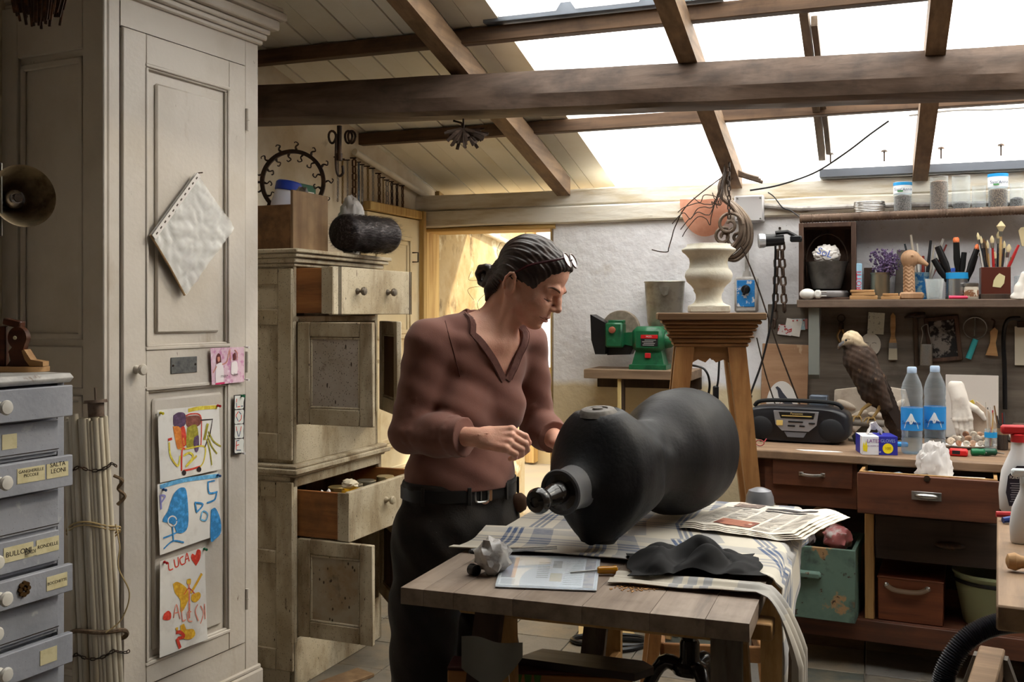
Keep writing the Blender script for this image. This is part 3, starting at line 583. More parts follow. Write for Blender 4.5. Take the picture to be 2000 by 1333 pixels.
labs = {1: [(0, 29, 840, 868, '')], 2: [(12, 66, 925, 948, 'GANGHERELLE\nPICCOLE'), (70, 112, 896, 920, 'SALTA\n LEONI')], 4: [(2, 60, 1044, 1080, 'BULLONI'), (42, 66, 1046, 1068, 'DADI'), (66, 110, 1032, 1062, 'RONDELLE')], 5: [(70, 110, 1110, 1140, 'BOCCHETTE')], 7: [(57, 90, 1260, 1288, '')]}
m_tape = mat('masking_tape', (206, 196, 158), .75, layers=[('n', (186, 174, 132), 30, .45, .7)]); m_ink = mat('ink', (30, 26, 28), .7)
for i in range(10):
    z1, z0 = zz[i]-.004, zz[i+1]+.004; f = -outs[i]; dr = MB(); x1 = -.004 if outs[i] > .01 else -.02
    dr.bx(-W+.02, x1, f-.006, .012 if outs[i] < .01 else f+.012, z0, z1, .002)
    if outs[i] > .01: dr.bx(-W+.03, -.03, f+.012, .2, z0+.01, z1-.012)
    dro = dr.build('drawer', m_dc, ch)
    if outs[i] < .01: q = MB(); q.bx(-W+.02, -.02, -.0075, -.006, z0+.006, z0+.0075); q.build('groove', m_dark_gap, dro, 0)
    for (xa, xb, ya, yb, tx) in labs.get(i, []):
        sa, _ = DC(xa, 900); sb, _ = DC(xb, 900); zm = (z0+z1)/2+(.006 if i in (2, 4) else 0); hh = min(.034, (z1-z0)*.5) if not (i == 4 and tx == 'DADI') else .02
        if tx in ('DADI',): zm -= .006
        q = MB(); q.bx(sa, sb, f-.0072, f-.006, zm-hh/2, zm+hh/2); lo = q.build('paper_label', m_tape, dro, 0)
        if tx:
            n = max(len(x) for x in tx.split('\n')); nl = tx.count('\n')+1; sz = min((sb-sa)*1.5/n, hh/nl*.95); text(tx, sz, m_ink, lo, ((sa+sb)/2, f-.0074, zm+(sz*.4 if nl > 1 else 0)))
    if i not in (1, 3): knob(dro, (-.2, f-.006, (z0+z1)/2), (0, -1, 0), .017, .03, mat('china_knob', (208, 204, 196), .2, coat=.5))
sx, sz_ = DC(25, 1147); q = MB()
for k in range(8): q.lathe([(.006, 0), (.005, .004)], 8, (sx+.011*math.cos(k*.785), -.037, sz_+.013*math.sin(k*.785)), (0, -1, 0))
q.lathe([(.005, 0), (.003, .006)], 8, (sx, -.037, sz_), (0, -1, 0)); q.build('rosette', mat('bronze', (88, 64, 36), .45, .7), ch)
zt = zz[0]+.0245
# carved wooden bracket lying on the chest
m_scroll = wood('dark_walnut', (84, 44, 26), (52, 24, 16), 0, 1.4, .35); m_scroll2 = wood('pale_wood', (178, 138, 92), (146, 106, 66), 0, 1.2, .6)
c0 = PZ(20, 727, zt+.001); sc = thing('carved_bracket', 'dark carved wooden scroll bracket on a rounded pale base board', 'bracket', (c0.x, c0.y+.03, zt), 0); k = c0.y/F
q = MB(k); out = [(-60, 22), (52, 22), (57, 16), (57, 8), (48, 0), (30, -10), (-60, -16)]; q.prism([(x, y) for x, y in [(-62, -26), (30, -24), (48, -12), (56, 4), (56, 22), (-62, 22)]], 0, 10, 'xy'); q.build('base_board', m_scroll2, sc)
q = MB(k); arc = [(3+18.5*math.cos(t), 67+22*math.sin(t)) for t in np.arange(-.6, 4.2, .25)]
out = arc+[(-14, 40), (-10, 22), (-18, 11), (32, 11), (28, 14), (20, 24), (14, 40)]; q.prism(out, -4, 14); q.build('scroll', m_scroll, sc)
q = MB(k); q.prism([(14, 42), (19, 44), (32, 24), (56, 20), (56, 11), (30, 11), (20, 24)], -8, 18); q.build('foot', m_scroll2, sc)
q = MB(k); q.lathe([(4, 0), (3, 2)], 12, (-1, -4, 67), (0, -1, 0)); q.build('peg', mat('bone', (216, 206, 170), .5), sc)
q = MB(k); q.box((-10, 10, 96), (36, 22, 14), 2, Matrix.Rotation(.2, 3, 'Y')); q.box((-30, 10, 50), (14, 14, 80), 2); q.build('upper_block', m_scroll, sc)
# cone lamp on a post that stands on the chest
Y = 2.16; rim = P(46, 383, Y); ax = Vector((.72, -.69, .06)).normalized(); lp = thing('horn_lamp', 'dull metal horn-shaped work lamp with a silvered bulb, above the grey chest', 'lamp', (P(-70, 700, Y).x, Y+.02, zt))
o_ = Vector(lp.location); q = MB(); tip = rim-ax*.115-o_; m_horn = mat('dull_horn', (160, 142, 112), .45, .6, layers=[('n', (86, 72, 56), 20, .4, .7)])
prof = [(.018, 0), (.022, .02), (.034, .05), (.052, .085), (.066, .115), (.068, .117), (.064, .114), (.050, .083), (.032, .05), (.019, .02), (.012, .012)]; q.lathe(prof, 40, tip, ax); q.build('shade', m_horn, lp)
q = MB(); q.ell(tip+ax*.065, (.021, .021, .021), 20, 14); q.cyl(tip+ax*.015, tip+ax*.05, .012, n=14); bu = q.build('bulb', mat('silver_bulb', (190, 186, 190), .12, .9), lp)
q = MB(); q.lathe([(.010, 0), (.009, .003), (.004, .003)], 14, tip+ax*.083, ax); q.build('bulb_cap', m_iron, bu)
q = MB(); pa, pb = P(-40, 320, Y)-o_, P(10, 462, Y)-o_; q.bx(pa.x, pb.x, -.035, -.030, pb.z, pa.z, .001); q.build('mounting_plate', mat('grey_alloy', (126, 124, 118), .4, .8), lp)
q = MB(); q.tube([(0, 0, 0), (0, 0, tip.z), tip+ax*.01], .009, 10); q.lathe([(.06, 0), (.06, .012), (.012, .02)], 24, (0, 0, 0)); q.build('post', m_iron, lp)
# bunch of dark strips hanging top left
hp = P(75, -60, 2.62); bn = thing('hanging_strip_bunch', 'bunch of dark brown dry strips hanging in front of the tall cupboard', 'dried bunch', hp)
m_strip = mat('dark_strip', (58, 38, 26), .6, layers=[('n', (104, 66, 38), 30, .5, .7)])
for i in range(46):
    x = rn(-.095, .095); L_ = rn(.12, .155)-abs(x)*.15; y = rn(-.03, .03); q = MB(); M_ = Matrix.Rotation(x*2.6, 3, 'Y') @ Matrix.Rotation(rn(-.2, .2), 3, 'Z'); q.box((x*.8, y, -L_/2), (rn(.005, .009), .004, L_), .001, M_); q.build('strip', m_strip, bn)
q = MB(); q.tube([(0, 0, -.02), (.002, 0, .2), (0, 0, zs(2.3)-hp.z+.1)], .004, 6); q.tube([(-.09, 0, -.01), (0, -.035, -.01), (.09, 0, -.01), (0, .035, -.01)], .006, 6, True); q.build('cord', m_iron, bn)
# bundle of cream shutter slats tied with rope and chain
top = P(172, 815, 2.6); bot = P(215, 1660, 2.54); bot.z = .0; dv = (bot-top).normalized()
pb = thing('slat_bundle', 'leaning bundle of cream fluted slats and tubes tied with rope and chain', 'slat bundle', bot)
m_slat = mat('cream_slat', (200, 190, 170), .5, layers=[('n', (172, 158, 132), 5, .45, .7, (3, 3, .6)), ('n', (120, 60, 40), 30, .72, .76)]); Q = dv.to_track_quat('-Z', 'Y').to_matrix().to_4x4(); e1, e2 = Q.to_3x3() @ Vector((1, 0, 0)), Q.to_3x3() @ Vector((0, 1, 0))
Lb = (top-bot).length; ux = Vector((1, 0, 0)); ux = (ux-dv*ux.dot(dv)).normalized(); uy = dv.cross(ux); uy = uy if uy.y > 0 else -uy
def bp(x, y, t): return ux*x*(1+.25*(1-t))+uy*y-dv*Lb*t
rows = [(-.052, -.012, .006), (-.043, -.030, .0085), (-.028, -.036, .007), (-.016, -.040, .0085), (-.002, -.040, .007), (.008, -.042, .009), (.017, -.041, .0065), (.025, -.04, .006), (.034, -.036, .0085), (.043, -.03, .008), (.050, -.018, .008)]
for x, y, r in rows: 
    q = MB(); q.tube([bp(x, y, 0), bp(x, y, .5), bp(x, y, 1+rn(-.01, .01))], r, 10); q.build('tube', m_slat, pb)
for x, w_ in ((-.035, .02), (-.009, .016), (.03, .016), (.0, .09)):
    q = MB(); y = -.026 if w_ < .05 else 0; vs = []
    for t in (0, 1): vs += [bp(x-w_/2, y, t), bp(x+w_/2, y, t), bp(x+w_/2, y+.012, t), bp(x-w_/2, y+.012, t)]
    q.add(vs, [(0, 1, 2, 3), (4, 7, 6, 5), (0, 4, 5, 1), (1, 5, 6, 2), (2, 6, 7, 3), (3, 7, 4, 0)]); q.build('slat', m_slat, pb)
q = MB(); c = bp(.026, -.01, 1); q.cyl(c, c-dv*.035, .020, n=20); q.cyl(c-dv*.035, c-dv*.043, .030, .028, n=20); q.cyl(c-dv*.04, c-dv*.075, .003, n=8); q.build('end_spindle', mat('rusty_cap', (104, 88, 76), .7, .4, layers=[('n', (70, 46, 34), 40, .5, .65)]), pb)
def loop(t, sag, ph=0, n=40, r=1.0): return [bp(.062*r*math.cos(a), .052*r*math.sin(a), t+sag*math.sin(a*1)+.004*math.sin(a*3+ph)) for a in [2*math.pi*i/n for i in range(n)]]
m_rope = mat('old_rope', (124, 104, 82), .9, layers=[('n', (92, 74, 58), 90, .4, .65)], bump=.002, bscale=150); m_twine = mat('twine', (176, 154, 110), .9)
tz = lambda y: 1-(y-815)/(1660-815)
for t, s_, r_ in ((tz(1028), -.02, .0025), (tz(1034), -.02, .0022)): q = MB(); q.tube(loop(t, s_, t*9), r_, 6, True); q.build('twine', m_twine, pb)
q = MB(); q.tube(loop(tz(1226), -.02, 2), .006, 8, True); q.build('rope', m_rope, pb)
q = MB(); q.tube(spline([bp(.062, -.02, tz(1020)), bp(.072, -.03, tz(1060)), bp(.066, -.03, tz(1100)), bp(.084, -.02, tz(1150)), bp(.066, -.03, tz(1195)), bp(.035, -.05, tz(1215))], 6), .002, 6); q.build('loose_string', m_twine, pb)
q = MB(); q.tube(spline([bp(.058, 0, tz(930)), bp(.08, -.005, tz(940)), bp(.066, 0, tz(955)), bp(.082, 0, tz(970)), bp(.062, 0, tz(985))], 6), .0045, 6); q.build('rope_knot', m_rope, pb)
def links(q, pts, ln, wd, r, n=5, seg=8):
    """a chain of links along a path, joined in one mesh"""
    P_ = [Vector(p) for p in pts]; d_ = [0]
    for a, b in zip(P_, P_[1:]): d_.append(d_[-1]+(b-a).length)
    s = 0; k = 0; step = ln-2.4*r
    while s+ln <= d_[-1]+step*.4:
        m_ = s+ln/2; i = max(j for j in range(len(d_)) if d_[j] <= min(m_, d_[-1]-1e-9)); i = min(i, len(P_)-2); t = (m_-d_[i])/(d_[i+1]-d_[i]); c = P_[i].lerp(P_[i+1], t); dr_ = (P_[i+1]-P_[i]).normalized()
        o1 = dr_.cross(Vector((.3, 1, .1))).normalized(); o2 = dr_.cross(o1); sd_ = o1 if k % 2 else (o2*.92+o1*.38); h = ln/2-wd/2
        ring = [c+dr_*(h*(1 if math.cos(a) > 0 else -1)+math.cos(a)*(wd/2-r))+sd_*math.sin(a)*(wd/2-r) for a in [2*math.pi*(j+.5)/seg for j in range(seg)]]
        q.tube(ring, r, n, True); s += step; k += 1
    return q
for yy, sg in ((905, 1), (1250, 2)):
    pts = [bp(.068*math.cos(a), .056*math.sin(a), tz(yy)-.012*abs(math.sin(a*2.5+sg))) for a in [math.pi*(1+i/40.) for i in range(41)]]; q = MB(); links(q, pts, .016, .010, .0016); q.build('chain', m_iron, pb)
# ================================================================ speckled old cupboard with open doors and drawers
CB = Face((-.817, 3.747), D2(68)); RB = D2(68)
speck = [('n', (158, 142, 114), 3, .42, .68), ('n', (112, 90, 60), 5, .48, .68, (1.5, 1.5, .5), .85), ('v', (46, 33, 24), 150, .2, .13, (1, 1, .6), .85), ('v', (50, 36, 26), 30, .075, .05, (1, 1, .4), .95), ('n', (64, 44, 28), 13, .68, .72, (3, 3, .5), .9), ('n', (92, 68, 40), 60, .68, .72, (2, 2, .8), .8)]
m_cb = mat('speckled_paint', (190, 178, 154), .6, layers=speck, bump=.001, bscale=60)
m_cbd = mat('stained_panel', (158, 146, 126), .65, layers=[('n', (140, 116, 84), 6, .42, .62), ('v', (44, 30, 20), 46, .2, .12, (1, 1, .6), .9), ('n', (58, 38, 20), 7, .56, .68, (1, 1, .7), .9)], bump=.001)
m_dwood = wood('drawer_wood', (160, 104, 56), (122, 74, 38), 1, 1, .6, (86, 56, 34))
m_inner = wood('cupboard_inside', (96, 74, 52), (66, 48, 34), 2, 1, .8)
cw, cdp = .66, .39
cb = thing('old_cupboard', 'speckled cream two-part cupboard with open doors and pulled-out drawers', 'cupboard', (CB.p.x, CB.p.y, 0), RB)
def carcass(z0, z1, ins, shelves):
    MB().bx(ins, ins+.022, ins, cdp, z0, z1, .003).build('side_panel', m_cb, cb); MB().bx(cw-ins-.022, cw-ins, ins, cdp, z0, z1, .003).build('side_panel', m_cb, cb)
    q = MB(); q.bx(ins+.022, cw-ins-.022, cdp-.015, cdp, z0, z1); q.build('back_panel', m_inner, cb, 0)
    for z in shelves: MB().bx(ins+.022, cw-ins-.022, ins+.01, cdp-.015, z-.009, z+.009).build('shelf', m_inner, cb)
carcass(.0, .8, 0, (.09, .555)); carcass(.845, 1.6, .012, (.97, 1.395))
MB().bx(0, cw, 0, .022, .0, .18, .003).build('lower_front_rail', m_cb, cb); MB().bx(0, cw, 0, .022, .76, .80, .003).build('lower_front_rail', m_cb, cb)
q = MB(); q.bx(.012, cw-.012, .012, .03, .845, .99, .003); q.build('upper_front_rail', m_cb, cb); MB().bx(.012, cw-.012, .012, .03, 1.383, 1.405, .002).build('upper_front_rail', m_cb, cb)
q = MB()
for z0, z1, e in ((.8, .812, .012), (.812, .832, .03), (.832, .846, .02)): q.bx(-e, cw+e, -e, cdp, z0, z1, .004)
q.build('waist_moulding', m_cb, cb)
q = MB()
for z0, z1, e in ((1.592, 1.606, -.004), (1.606, 1.626, .008), (1.626, 1.642, .024), (1.642, 1.658, .034)): q.bx(-e, cw+e, -e, cdp, z0, z1, .004)
q.build('cornice', m_cb, cb)
for z0, z1 in ((.07, .78), (.86, 1.585)):
    q = MB(); e = 0 if z0 < .5 else .012
    for y0, y1 in ((e+.001, .075), (cdp-.06, cdp)): q.bx(e-.012, e, y0, y1, z0, z1, .003)
    rails = ((z0, z0+.08), (.47, .52), (z1-.06, z1)) if z0 < .5 else ((z0, z0+.10), (1.37, 1.43), (z1-.06, z1))
    for a, b in rails: q.bx(e-.012, e, .075, cdp-.06, a, b, .003)
    q.build('side_frame', m_cb, cb)
def drawer(d, z0, z1, nk):
    x0, x1 = .03, cw-.012; o = MB(); o.bx(x0, x1, -d, -d+.022, z0, z1, .003); t = o.build('drawer', m_cb, cb)
    q = MB(); 
    for a, b in ((x0+.004, x0+.018), (x1-.018, x1-.004)): MB().bx(a, b, -d+.022, .12, z0+.006, z1-.006, .002).build('drawer_side', m_dwood, t)
    MB().bx(x0+.018, x1-.018, -d+.022, .12, z0+.012, z0+.02).build('drawer_bottom', m_dwood, t, 0)
    for xx in (x0+.036, x0+.048, x1-.016, x1-.004):
        if nk == 2: MB().bx(xx, xx+.004, -d-.002, -d, z0, z1).build('groove_bead', m_dark_gap, t, 0)
    for kx in ((.2, .44) if nk == 2 else (.3,)): knob(t, (kx, -d, (z0+z1)/2+(0 if nk == 2 else .02)), (0, -1, 0), .017, .04, mat('grey_pull', (120, 110, 98), .4, .5) if nk == 2 else m_cb)
    MB().bx(x0-.003, x0+.004, -d+.002, -d+.05, z0+.004, z1-.004).build('paint_smear', m_cb, t)
    return t
drawer(.152, 1.41, 1.592, 2); drawer(.222, .566, .752, 1)
def leaf(x, z0, z1, w_, ang, m, flip):
    """door leaf hinged at x, ang degrees open"""
    q = MB(); t = .02; s = .055
    for a, b, c, d in ((0, s, z0, z1), (w_-s, w_, z0, z1), (s, w_-s, z0, z0+s*1.1), (s, w_-s, z1-s, z1)): q.bx(a, b, 0, t, c, d, .003)
    o = q.build('door', m_cb, cb); pz = MB(); pz.bx(s-.004, w_-s+.004, .007, .013, z0+s, z1-s+.004, .001); pz.build('door_panel', m, o)
    q = MB(); frame_rect(q, s, w_-s, z0+s*1.1, z1-s, .009, .003, .012, .003); q.build('panel_bead', m_cb, o)
    if flip: o.location = (x, 0, 0); o.rotation_euler.z = math.pi-D2(-ang)
    else: o.location = (x, 0, 0); o.rotation_euler.z = D2(-ang)
    return o
m_pan = mat('spotted_panel', (172, 162, 152), .6, layers=[('n', (150, 136, 118), 4, .45, .7), ('v', (46, 34, 26), 140, .24, .16, (1, 1, .6), .9), ('v', (50, 36, 26), 24, .09, .065, (1, 1, .35), .95), ('n', (66, 48, 30), 9, .64, .72)], bump=.001)
leaf(.018, .998, 1.382, .325, 90, m_pan, 0); leaf(.018, .198, .566, .325, 90, m_cbd, 0)
for z0, z1 in ((.998, 1.382), (.198, .566)): 
    o = leaf(cw-.02, z0, z1, .325, 42, m_inner, 1)
q = MB(); kx = P(762, 722, 3.98); 
# jars, lids and rags inside the lower drawer
zb = .590; m_lid = [mat('lid_%d' % i, c, .35, .6) for i, c in enumerate([(176, 160, 120), (120, 112, 96), (198, 188, 160), (150, 128, 84)])]
jar_g = glassy('jar_glass', (150, 140, 90), .5, .1, (200, 190, 140))
def inb(x, y): return CB.w(x, y, 0)
names = ['brass-lidded jar in the cupboard drawer, next to the front edge', 'wide dark-lidded jar at the middle of the cupboard drawer', 'pale-lidded jar tilted in the cupboard drawer', 'small jar with dented gold lid in the cupboard drawer', 'flat-lidded jar at the far end of the drawer', 'jar with scratched grey lid deep in the drawer', 'low jar with brown lid against the drawer side', 'tall jar with yellowish lid beside the rag']
for i, (x, y, r, h, tl) in enumerate(((.30, -.135, .036, .13, 0), (.34, -.045, .042, .135, 0), (.42, -.14, .034, .125, 0), (.50, -.14, .03, .14, 0), (.56, -.075, .036, .135, 0), (.46, -.04, .04, .13, 0), (.58, -.155, .028, .135, 0), (.235, -.04, .036, .14, 0))):
    p = inb(x, y); t = thing('storage_jar', names[i], 'jar', (p.x, p.y, zb), 0, 'jars in the cupboard drawer'); t.rotation_euler = (tl, tl*.6, 0)
    q = MB(); q.lathe([(r*.9, .0), (r, .01), (r, h*.8), (r*.88, h*.86)], 18); q.build('glass', jar_g, t); q = MB(); q.lathe([(r, h*.86), (r*1.04, h*.87), (r*1.04, h*.98), (r*.96, h), (r*.5, h*.99)], 20); q.build('lid', m_lid[i % 4], t)
p = inb(.20, -.132); t = thing('yellow_tin', 'yellow-rimmed open tin under a rag in the cupboard drawer', 'tin', (p.x, p.y, zb)); q = MB(); q.lathe([(.04, 0), (.04, .125), (.043, .128), (.043, .14), (.036, .14), (.036, .02)], 24); q.build('body', mat('yellow_plastic', (222, 178, 40), .4), t)
m_bag = mat('white_plastic_film', (222, 218, 214), .35, layers=[('n', (196, 190, 186), 18, .45, .7)])
def crumple(name, label, cat, c, r, m, seed, amp=.35, n=3, group=None, fr=3.0, parts=None):
    bm = bmesh.new(); bmesh.ops.create_icosphere(bm, subdivisions=n, radius=1)
    for v in bm.verts:
        d = v.co.copy(); f = 1+amp*(abs(nz(d.x*fr+seed, d.y*fr, d.z*fr))*1.6-.5)+amp*.5*nz(d.x*fr*2.3+seed, d.y*fr*2.3, d.z*fr*2.3)
        v.co = Vector((d.x*r[0]*f, d.y*r[1]*f, max(-.92, d.z*f)*r[2]))
    mn = min(v.co.z for v in bm.verts)
    for v in bm.verts: v.co.z -= mn
    me = bpy.data.meshes.new(name); bm.to_mesh(me); bm.free(); me.materials.append(m); me.shade_smooth(); me.set_sharp_from_angle(angle=D2(48)); o = link(name, me, None, c); return tag(o, label, cat, group)
p = inb(.19, -.125); crumple('rag', 'crumpled pale rag on the yellow tin in the drawer', 'rag', (p.x, p.y, zb+.143), (.034, .03, .02), mat('pale_rag', (214, 202, 176), .8), 3)
p = inb(.108, -.07); crumple('plastic_bag', 'white plastic bag stuffed in the corner of the cupboard drawer', 'bag', (p.x, p.y, zb), (.036, .042, .08), m_bag, 8)
# things on top of the cupboard
ZT = 1.6585
m_crate = wood('crate_wood', (122, 88, 56), (92, 62, 38), 0, 1, .75, (70, 50, 34)); m_crate2 = wood('crate_end', (134, 108, 78), (108, 82, 56), 2, .7, .75, (84, 62, 44))
CR = Face(CB.w(.035, .03).xy, RB); x1, _ = CR(641, 430); zc = CR(575, 371)[1]
cr = thing('wooden_crate', 'old wooden box with a pale end board on top of the speckled cupboard', 'crate', (CR.p.x, CR.p.y, ZT), RB); hc = zc-ZT
q = MB(); q.bx(0, x1, 0, .012, 0, hc, .002); q.build('end_board', m_crate2, cr)
for a in (0, x1-.014): q = MB(); q.bx(a, a+.014, .012, .33, .0, hc-.055, .002); q.build('side_board', m_crate, cr)
q = MB(); q.bx(.014, x1-.014, .012, .33, .002, .014); q.build('bottom_board', m_crate, cr); q = MB(); q.bx(0, x1, .33, .342, 0, hc-.03, .002); q.build('end_board', m_crate, cr)
k = 3.95/F; p = CR.w(x1*.5, .155, ZT+.028); jg = thing('plastic_jar', 'white plastic jar with blue screw lid tilted in the wooden box', 'jar', p); jg.rotation_euler = (-.1, .16, 0)
q = MB(k); q.lathe([(24, 0), (27, 4), (29, 20), (28, 84), (25, 104), (23, 110)], 24, sy=.8); q.build('body', mat('milky_plastic', (206, 204, 214), .35, sss=.1), jg); q = MB(k); q.lathe([(25, 108), (26, 109), (26, 124), (23, 127), (12, 127)], 28, sy=.85); q.build('lid', mat('blue_lid', (30, 56, 150), .35), jg)
o = crumple('plastic_bag', 'clear crumpled bag with dark contents sticking out of the wooden box', 'bag', CR.w(x1*.55, .054, ZT+.14), (.036, .012, .06), mat('smoky_film', (150, 138, 122), .2, layers=[('n', (60, 50, 44), 16, .42, .6), ('n', (220, 212, 200), 30, .6, .7)]), 21, .4)
p = Vector((-.90, 4.30, ZT)); bx = thing('green_box', 'dark green cardboard box with white label behind the wooden box', 'box', p, RB); q = MB(); q.bx(-.02, .10, 0, .05, .0, .315, .002); q.build('carton', mat('green_carton', (26, 92, 66), .5), bx); q = MB(); q.bx(.035, .085, -.001, 0, .27, .285); q.build('label', m_paper, bx, 0)
o = crumple('plastic_bag', 'white plastic bag draped beside the wooden box above the wool roll', 'bag', Vector((-.70, 4.35, ZT+.001)), (.06, .03, .14), m_bag, 31, .16, 4)
# roll of steel wool
pa, pb_ = P(672, 470, 4.03), P(776, 463, 4.26); wl_ = thing('steel_wool_roll', 'fat dark roll of wire wool lying on the cupboard beside the wooden box', 'wool roll', (pa+pb_)/2)
wl_.location.z = ZT+.086; wl_.location.x -= .025; wl_.location.y += .012; dv2 = (pb_-pa); dv2.z = 0; wl_.rotation_euler.z = math.atan2(dv2.y, dv2.x); L2 = dv2.length
q = MB(); rs = []; n = 60
for i in range(n+1):
    t = i/n; x = (t-.5)*L2; r = .080*min(1, (1-abs(2*t-1)**11)**.5+.02)*(1+.05*nz(t*6)); rs.append([(x, r*1.1*math.cos(a)*(1+.04*nz(t*9, a)), r*.93*math.sin(a)*(1+.04*nz(t*9, a+3))) for a in [2*math.pi*j/24 for j in range(24)]])
m_wool = mat('wire_wool', (52, 48, 50), .45, .6, layers=[('n', (96, 90, 92), 90, .5, .65, (.3, 1, 1))], bump=.004, bscale=120, bstretch=(.3, 1, 1)); q.rings(rs); q.build('core', m_wool, wl_)
q = MB()
for i in range(5200):
    t = rn(.0, 1); x = (t-.5)*L2; r = .081*min(1, (1-abs(2*t-1)**11)**.5+.02); a = rn(0, 6.28); p0 = Vector((x, r*1.1*math.cos(a), r*.93*math.sin(a))); p1 = p0+Vector((rn(-.035, .035), math.cos(a+rn(-.9, .9))*.008, math.sin(a+rn(-.9, .9))*.008)); w_ = Vector((0, .0004, .0003)); q.add([p0-w_, p0+w_, p1], [(0, 1, 2)])
stuff(q.build('loose_strands', m_wool, wl_, 0))
# toothed iron hoop hung on the side wall
cc = P(572, 356, 4.12); hoop = thing('iron_hoop', 'rusty iron hoop set with curled hooks held on a wall peg behind the wooden box', 'iron hoop', cc, 0); rr = 60*cc.y/F
q = MB(); rs = []
for i in range(60):
    a = 2*math.pi*i/60; c, s_ = math.cos(a), math.sin(a); rs.append([((rr+dx)*c, dy, (rr+dx)*s_) for dx, dy in ((-.008, -.008), (.008, -.008), (.008, .008), (-.008, .008))])
q.rings(rs, closed=True); q.build('ring', m_iron, hoop)
for i in range(26):
    a = i*2*math.pi/26; d_ = Vector((math.cos(a), 0, math.sin(a))); e = Vector((-math.sin(a), 0, math.cos(a))); sg = -1 if i % 2 else 1; l = .04
    pts = [d_*(rr+sg*.006), d_*(rr+sg*l*.5)+e*.006, d_*(rr+sg*l*.8)-e*.004, d_*(rr+sg*l)+e*.008, d_*(rr+sg*l*.86)+e*.014]; q = MB(); q.tube(spline(pts, 3), [.006, .006, .006]+[.0045]*10, 6, flat=.5); q.build('hook', m_iron, hoop)
q = MB(); q.cyl((-rr, 0, 0), (-1.1-cc.x, 0, 0), .005); q.build('wall_peg', m_iron, hoop)
# chains on the side wall
cm = [mat('chain_rust', (94, 70, 50), .5, .7), mat('chain_zinc', (150, 146, 140), .35, .9), mat('chain_brass', (132, 110, 70), .4, .8), m_iron, mat('chain_blue', (112, 124, 140), .35, .8)]
chs = [(652, 312, 395, .020, .0026, 1, 'thin pale chain hanging first on the wall, next to the hoop'), (661, 316, 402, .018, .0024, 2, 'thin brassy chain hanging second on the wall by the hoop'), (671, 318, 400, .017, .0022, 1, 'fine zinc chain between brassy and heavy chains on the wall'), (684, 314, 398, .046, .0052, 0, 'heavy long-linked rusty chain among the wall chains'), (693, 322, 404, .022, .003, 4, 'bluish steel chain beside the heavy rusty one'), (700, 327, 408, .022, .003, 1, 'bright zinc chain next to the bluish chain'), (711, 330, 412, .022, .0028, 2, 'brassy chain with oval links in the middle of the wall row'), (721, 334, 412, .022, .0026, 1, 'grey chain with open links after the brassy one'), (733, 344, 415, .03, .0038, 0, 'dark rust-brown chain hung from its own nail past the gap'), (741, 352, 414, .017, .002, 2, 'very thin yellowish chain beside the rust-brown chain'), (749, 357, 418, .034, .0034, 1, 'chain of long open grey links near the row end'), (758, 360, 420, .026, .0034, 3, 'black iron chain third from the row end'), (768, 365, 422, .026, .0036, 3, 'black iron chain second from the row end'), (779, 368, 424, .028, .004, 0, 'dark chain at the row end beside the doorway')]
for px, y0, y1, ln, r, mi, lb_ in chs:
    s_, za = FL(px, y0-4); _, zb_ = FL(px, y1); p = FL.w(s_, -.022, za); t = thing('hanging_chain', lb_, 'chain', p, D2(68), 'chains hung on the side wall')
    q = MB(); links(q, [(0, 0, 0), (.002, 0, -(za-zb_)*.5), (0, 0, -(za-zb_))], ln, ln*.62, r, 5, 8); q.build('links', cm[mi], t); q = MB(); q.cyl((0, -.012, .001), (0, .024, .003), .003, n=8); q.build('nail', m_iron, t)
q = MB(); q.tube([FL.w(FL(682, 297)[0], -.03, FL(682, 297)[1]), FL.w(FL(824, 384)[0], -.03, FL(824, 384)[1])], .016, 10); tag(q.build('eave_conduit', m_white), 'pale conduit running down the side wall just under the roof boards', 'conduit')
# tackle with a hook on the beam
p = P(663, 252, 4.03); tk = thing('hook_tackle', 'dark iron hanging hook and shackles fixed under the beam near the side wall', 'hook', p); k = 4.03/F
q = MB(k); q.cyl((0, 0, 6), (0, 0, -50), 5, 4); q.cyl((0, 0, -48), (0, 0, -62), 6, 6); q.build('rod', m_iron, tk)
q = MB(k); q.tube(spline([(-6, 0, -10), (-7, 0, -60), (-5, 0, -84), (0, 0, -92), (7, 0, -86), (6, 0, -72)], 5), 2.6, 7); q.build('hook', m_iron, tk)
for dx in (-14, 18, 24): q = MB(k); q.tube([(dx+7*math.cos(a), 3*math.sin(a*2), -16+12*math.sin(a)) for a in np.arange(0, 6.2, .45)], 2.4, 6, True); q.build('shackle', m_iron, tk)
# dark bunch hung under the beam
p = P(905, 240, 3.92); bn = thing('hanging_key_bunch', 'bunch of dark flat keys and strips hanging under the roof beam', 'key bunch', p); k = 3.92/F; m_bn = mat('bunch_brown', (74, 60, 52), .6, .2, layers=[('n', (112, 94, 82), 20, .5, .7)])
for i in range(56):
    a = rn(-3.0, .2); r = rn(18, 48); q = MB(k); M_ = Matrix.Rotation(-a, 3, 'Y') @ Matrix.Rotation(rn(-.6, .6), 3, 'X'); q.box((math.cos(a)*r*.62, rn(-12, 12), math.sin(a)*r*.42-14), (r*.95, 2, rn(4, 8)), .4, M_); q.build('key', m_bn, bn)
q = MB(k); q.tube([(-20, 0, 4), (-4, 0, 0), (0, 0, -10), (2, 0, -14)], 2, 6); q.cyl((0, 0, 8), (0, 0, -8), 2); q.build('wire', m_iron, bn)
# offcut board on the floor
p = PZ(648, 1318, .0); t = MB(); t.bx(-.22, .16, -.05, .05, 0, .014, .002); o = t.build('offcut_board', m_crate2, None, 38, (p.x+.03, p.y-.12, .001), D2(50)); tag(o, 'thin pale board lying on the floor before the speckled cupboard', 'board')
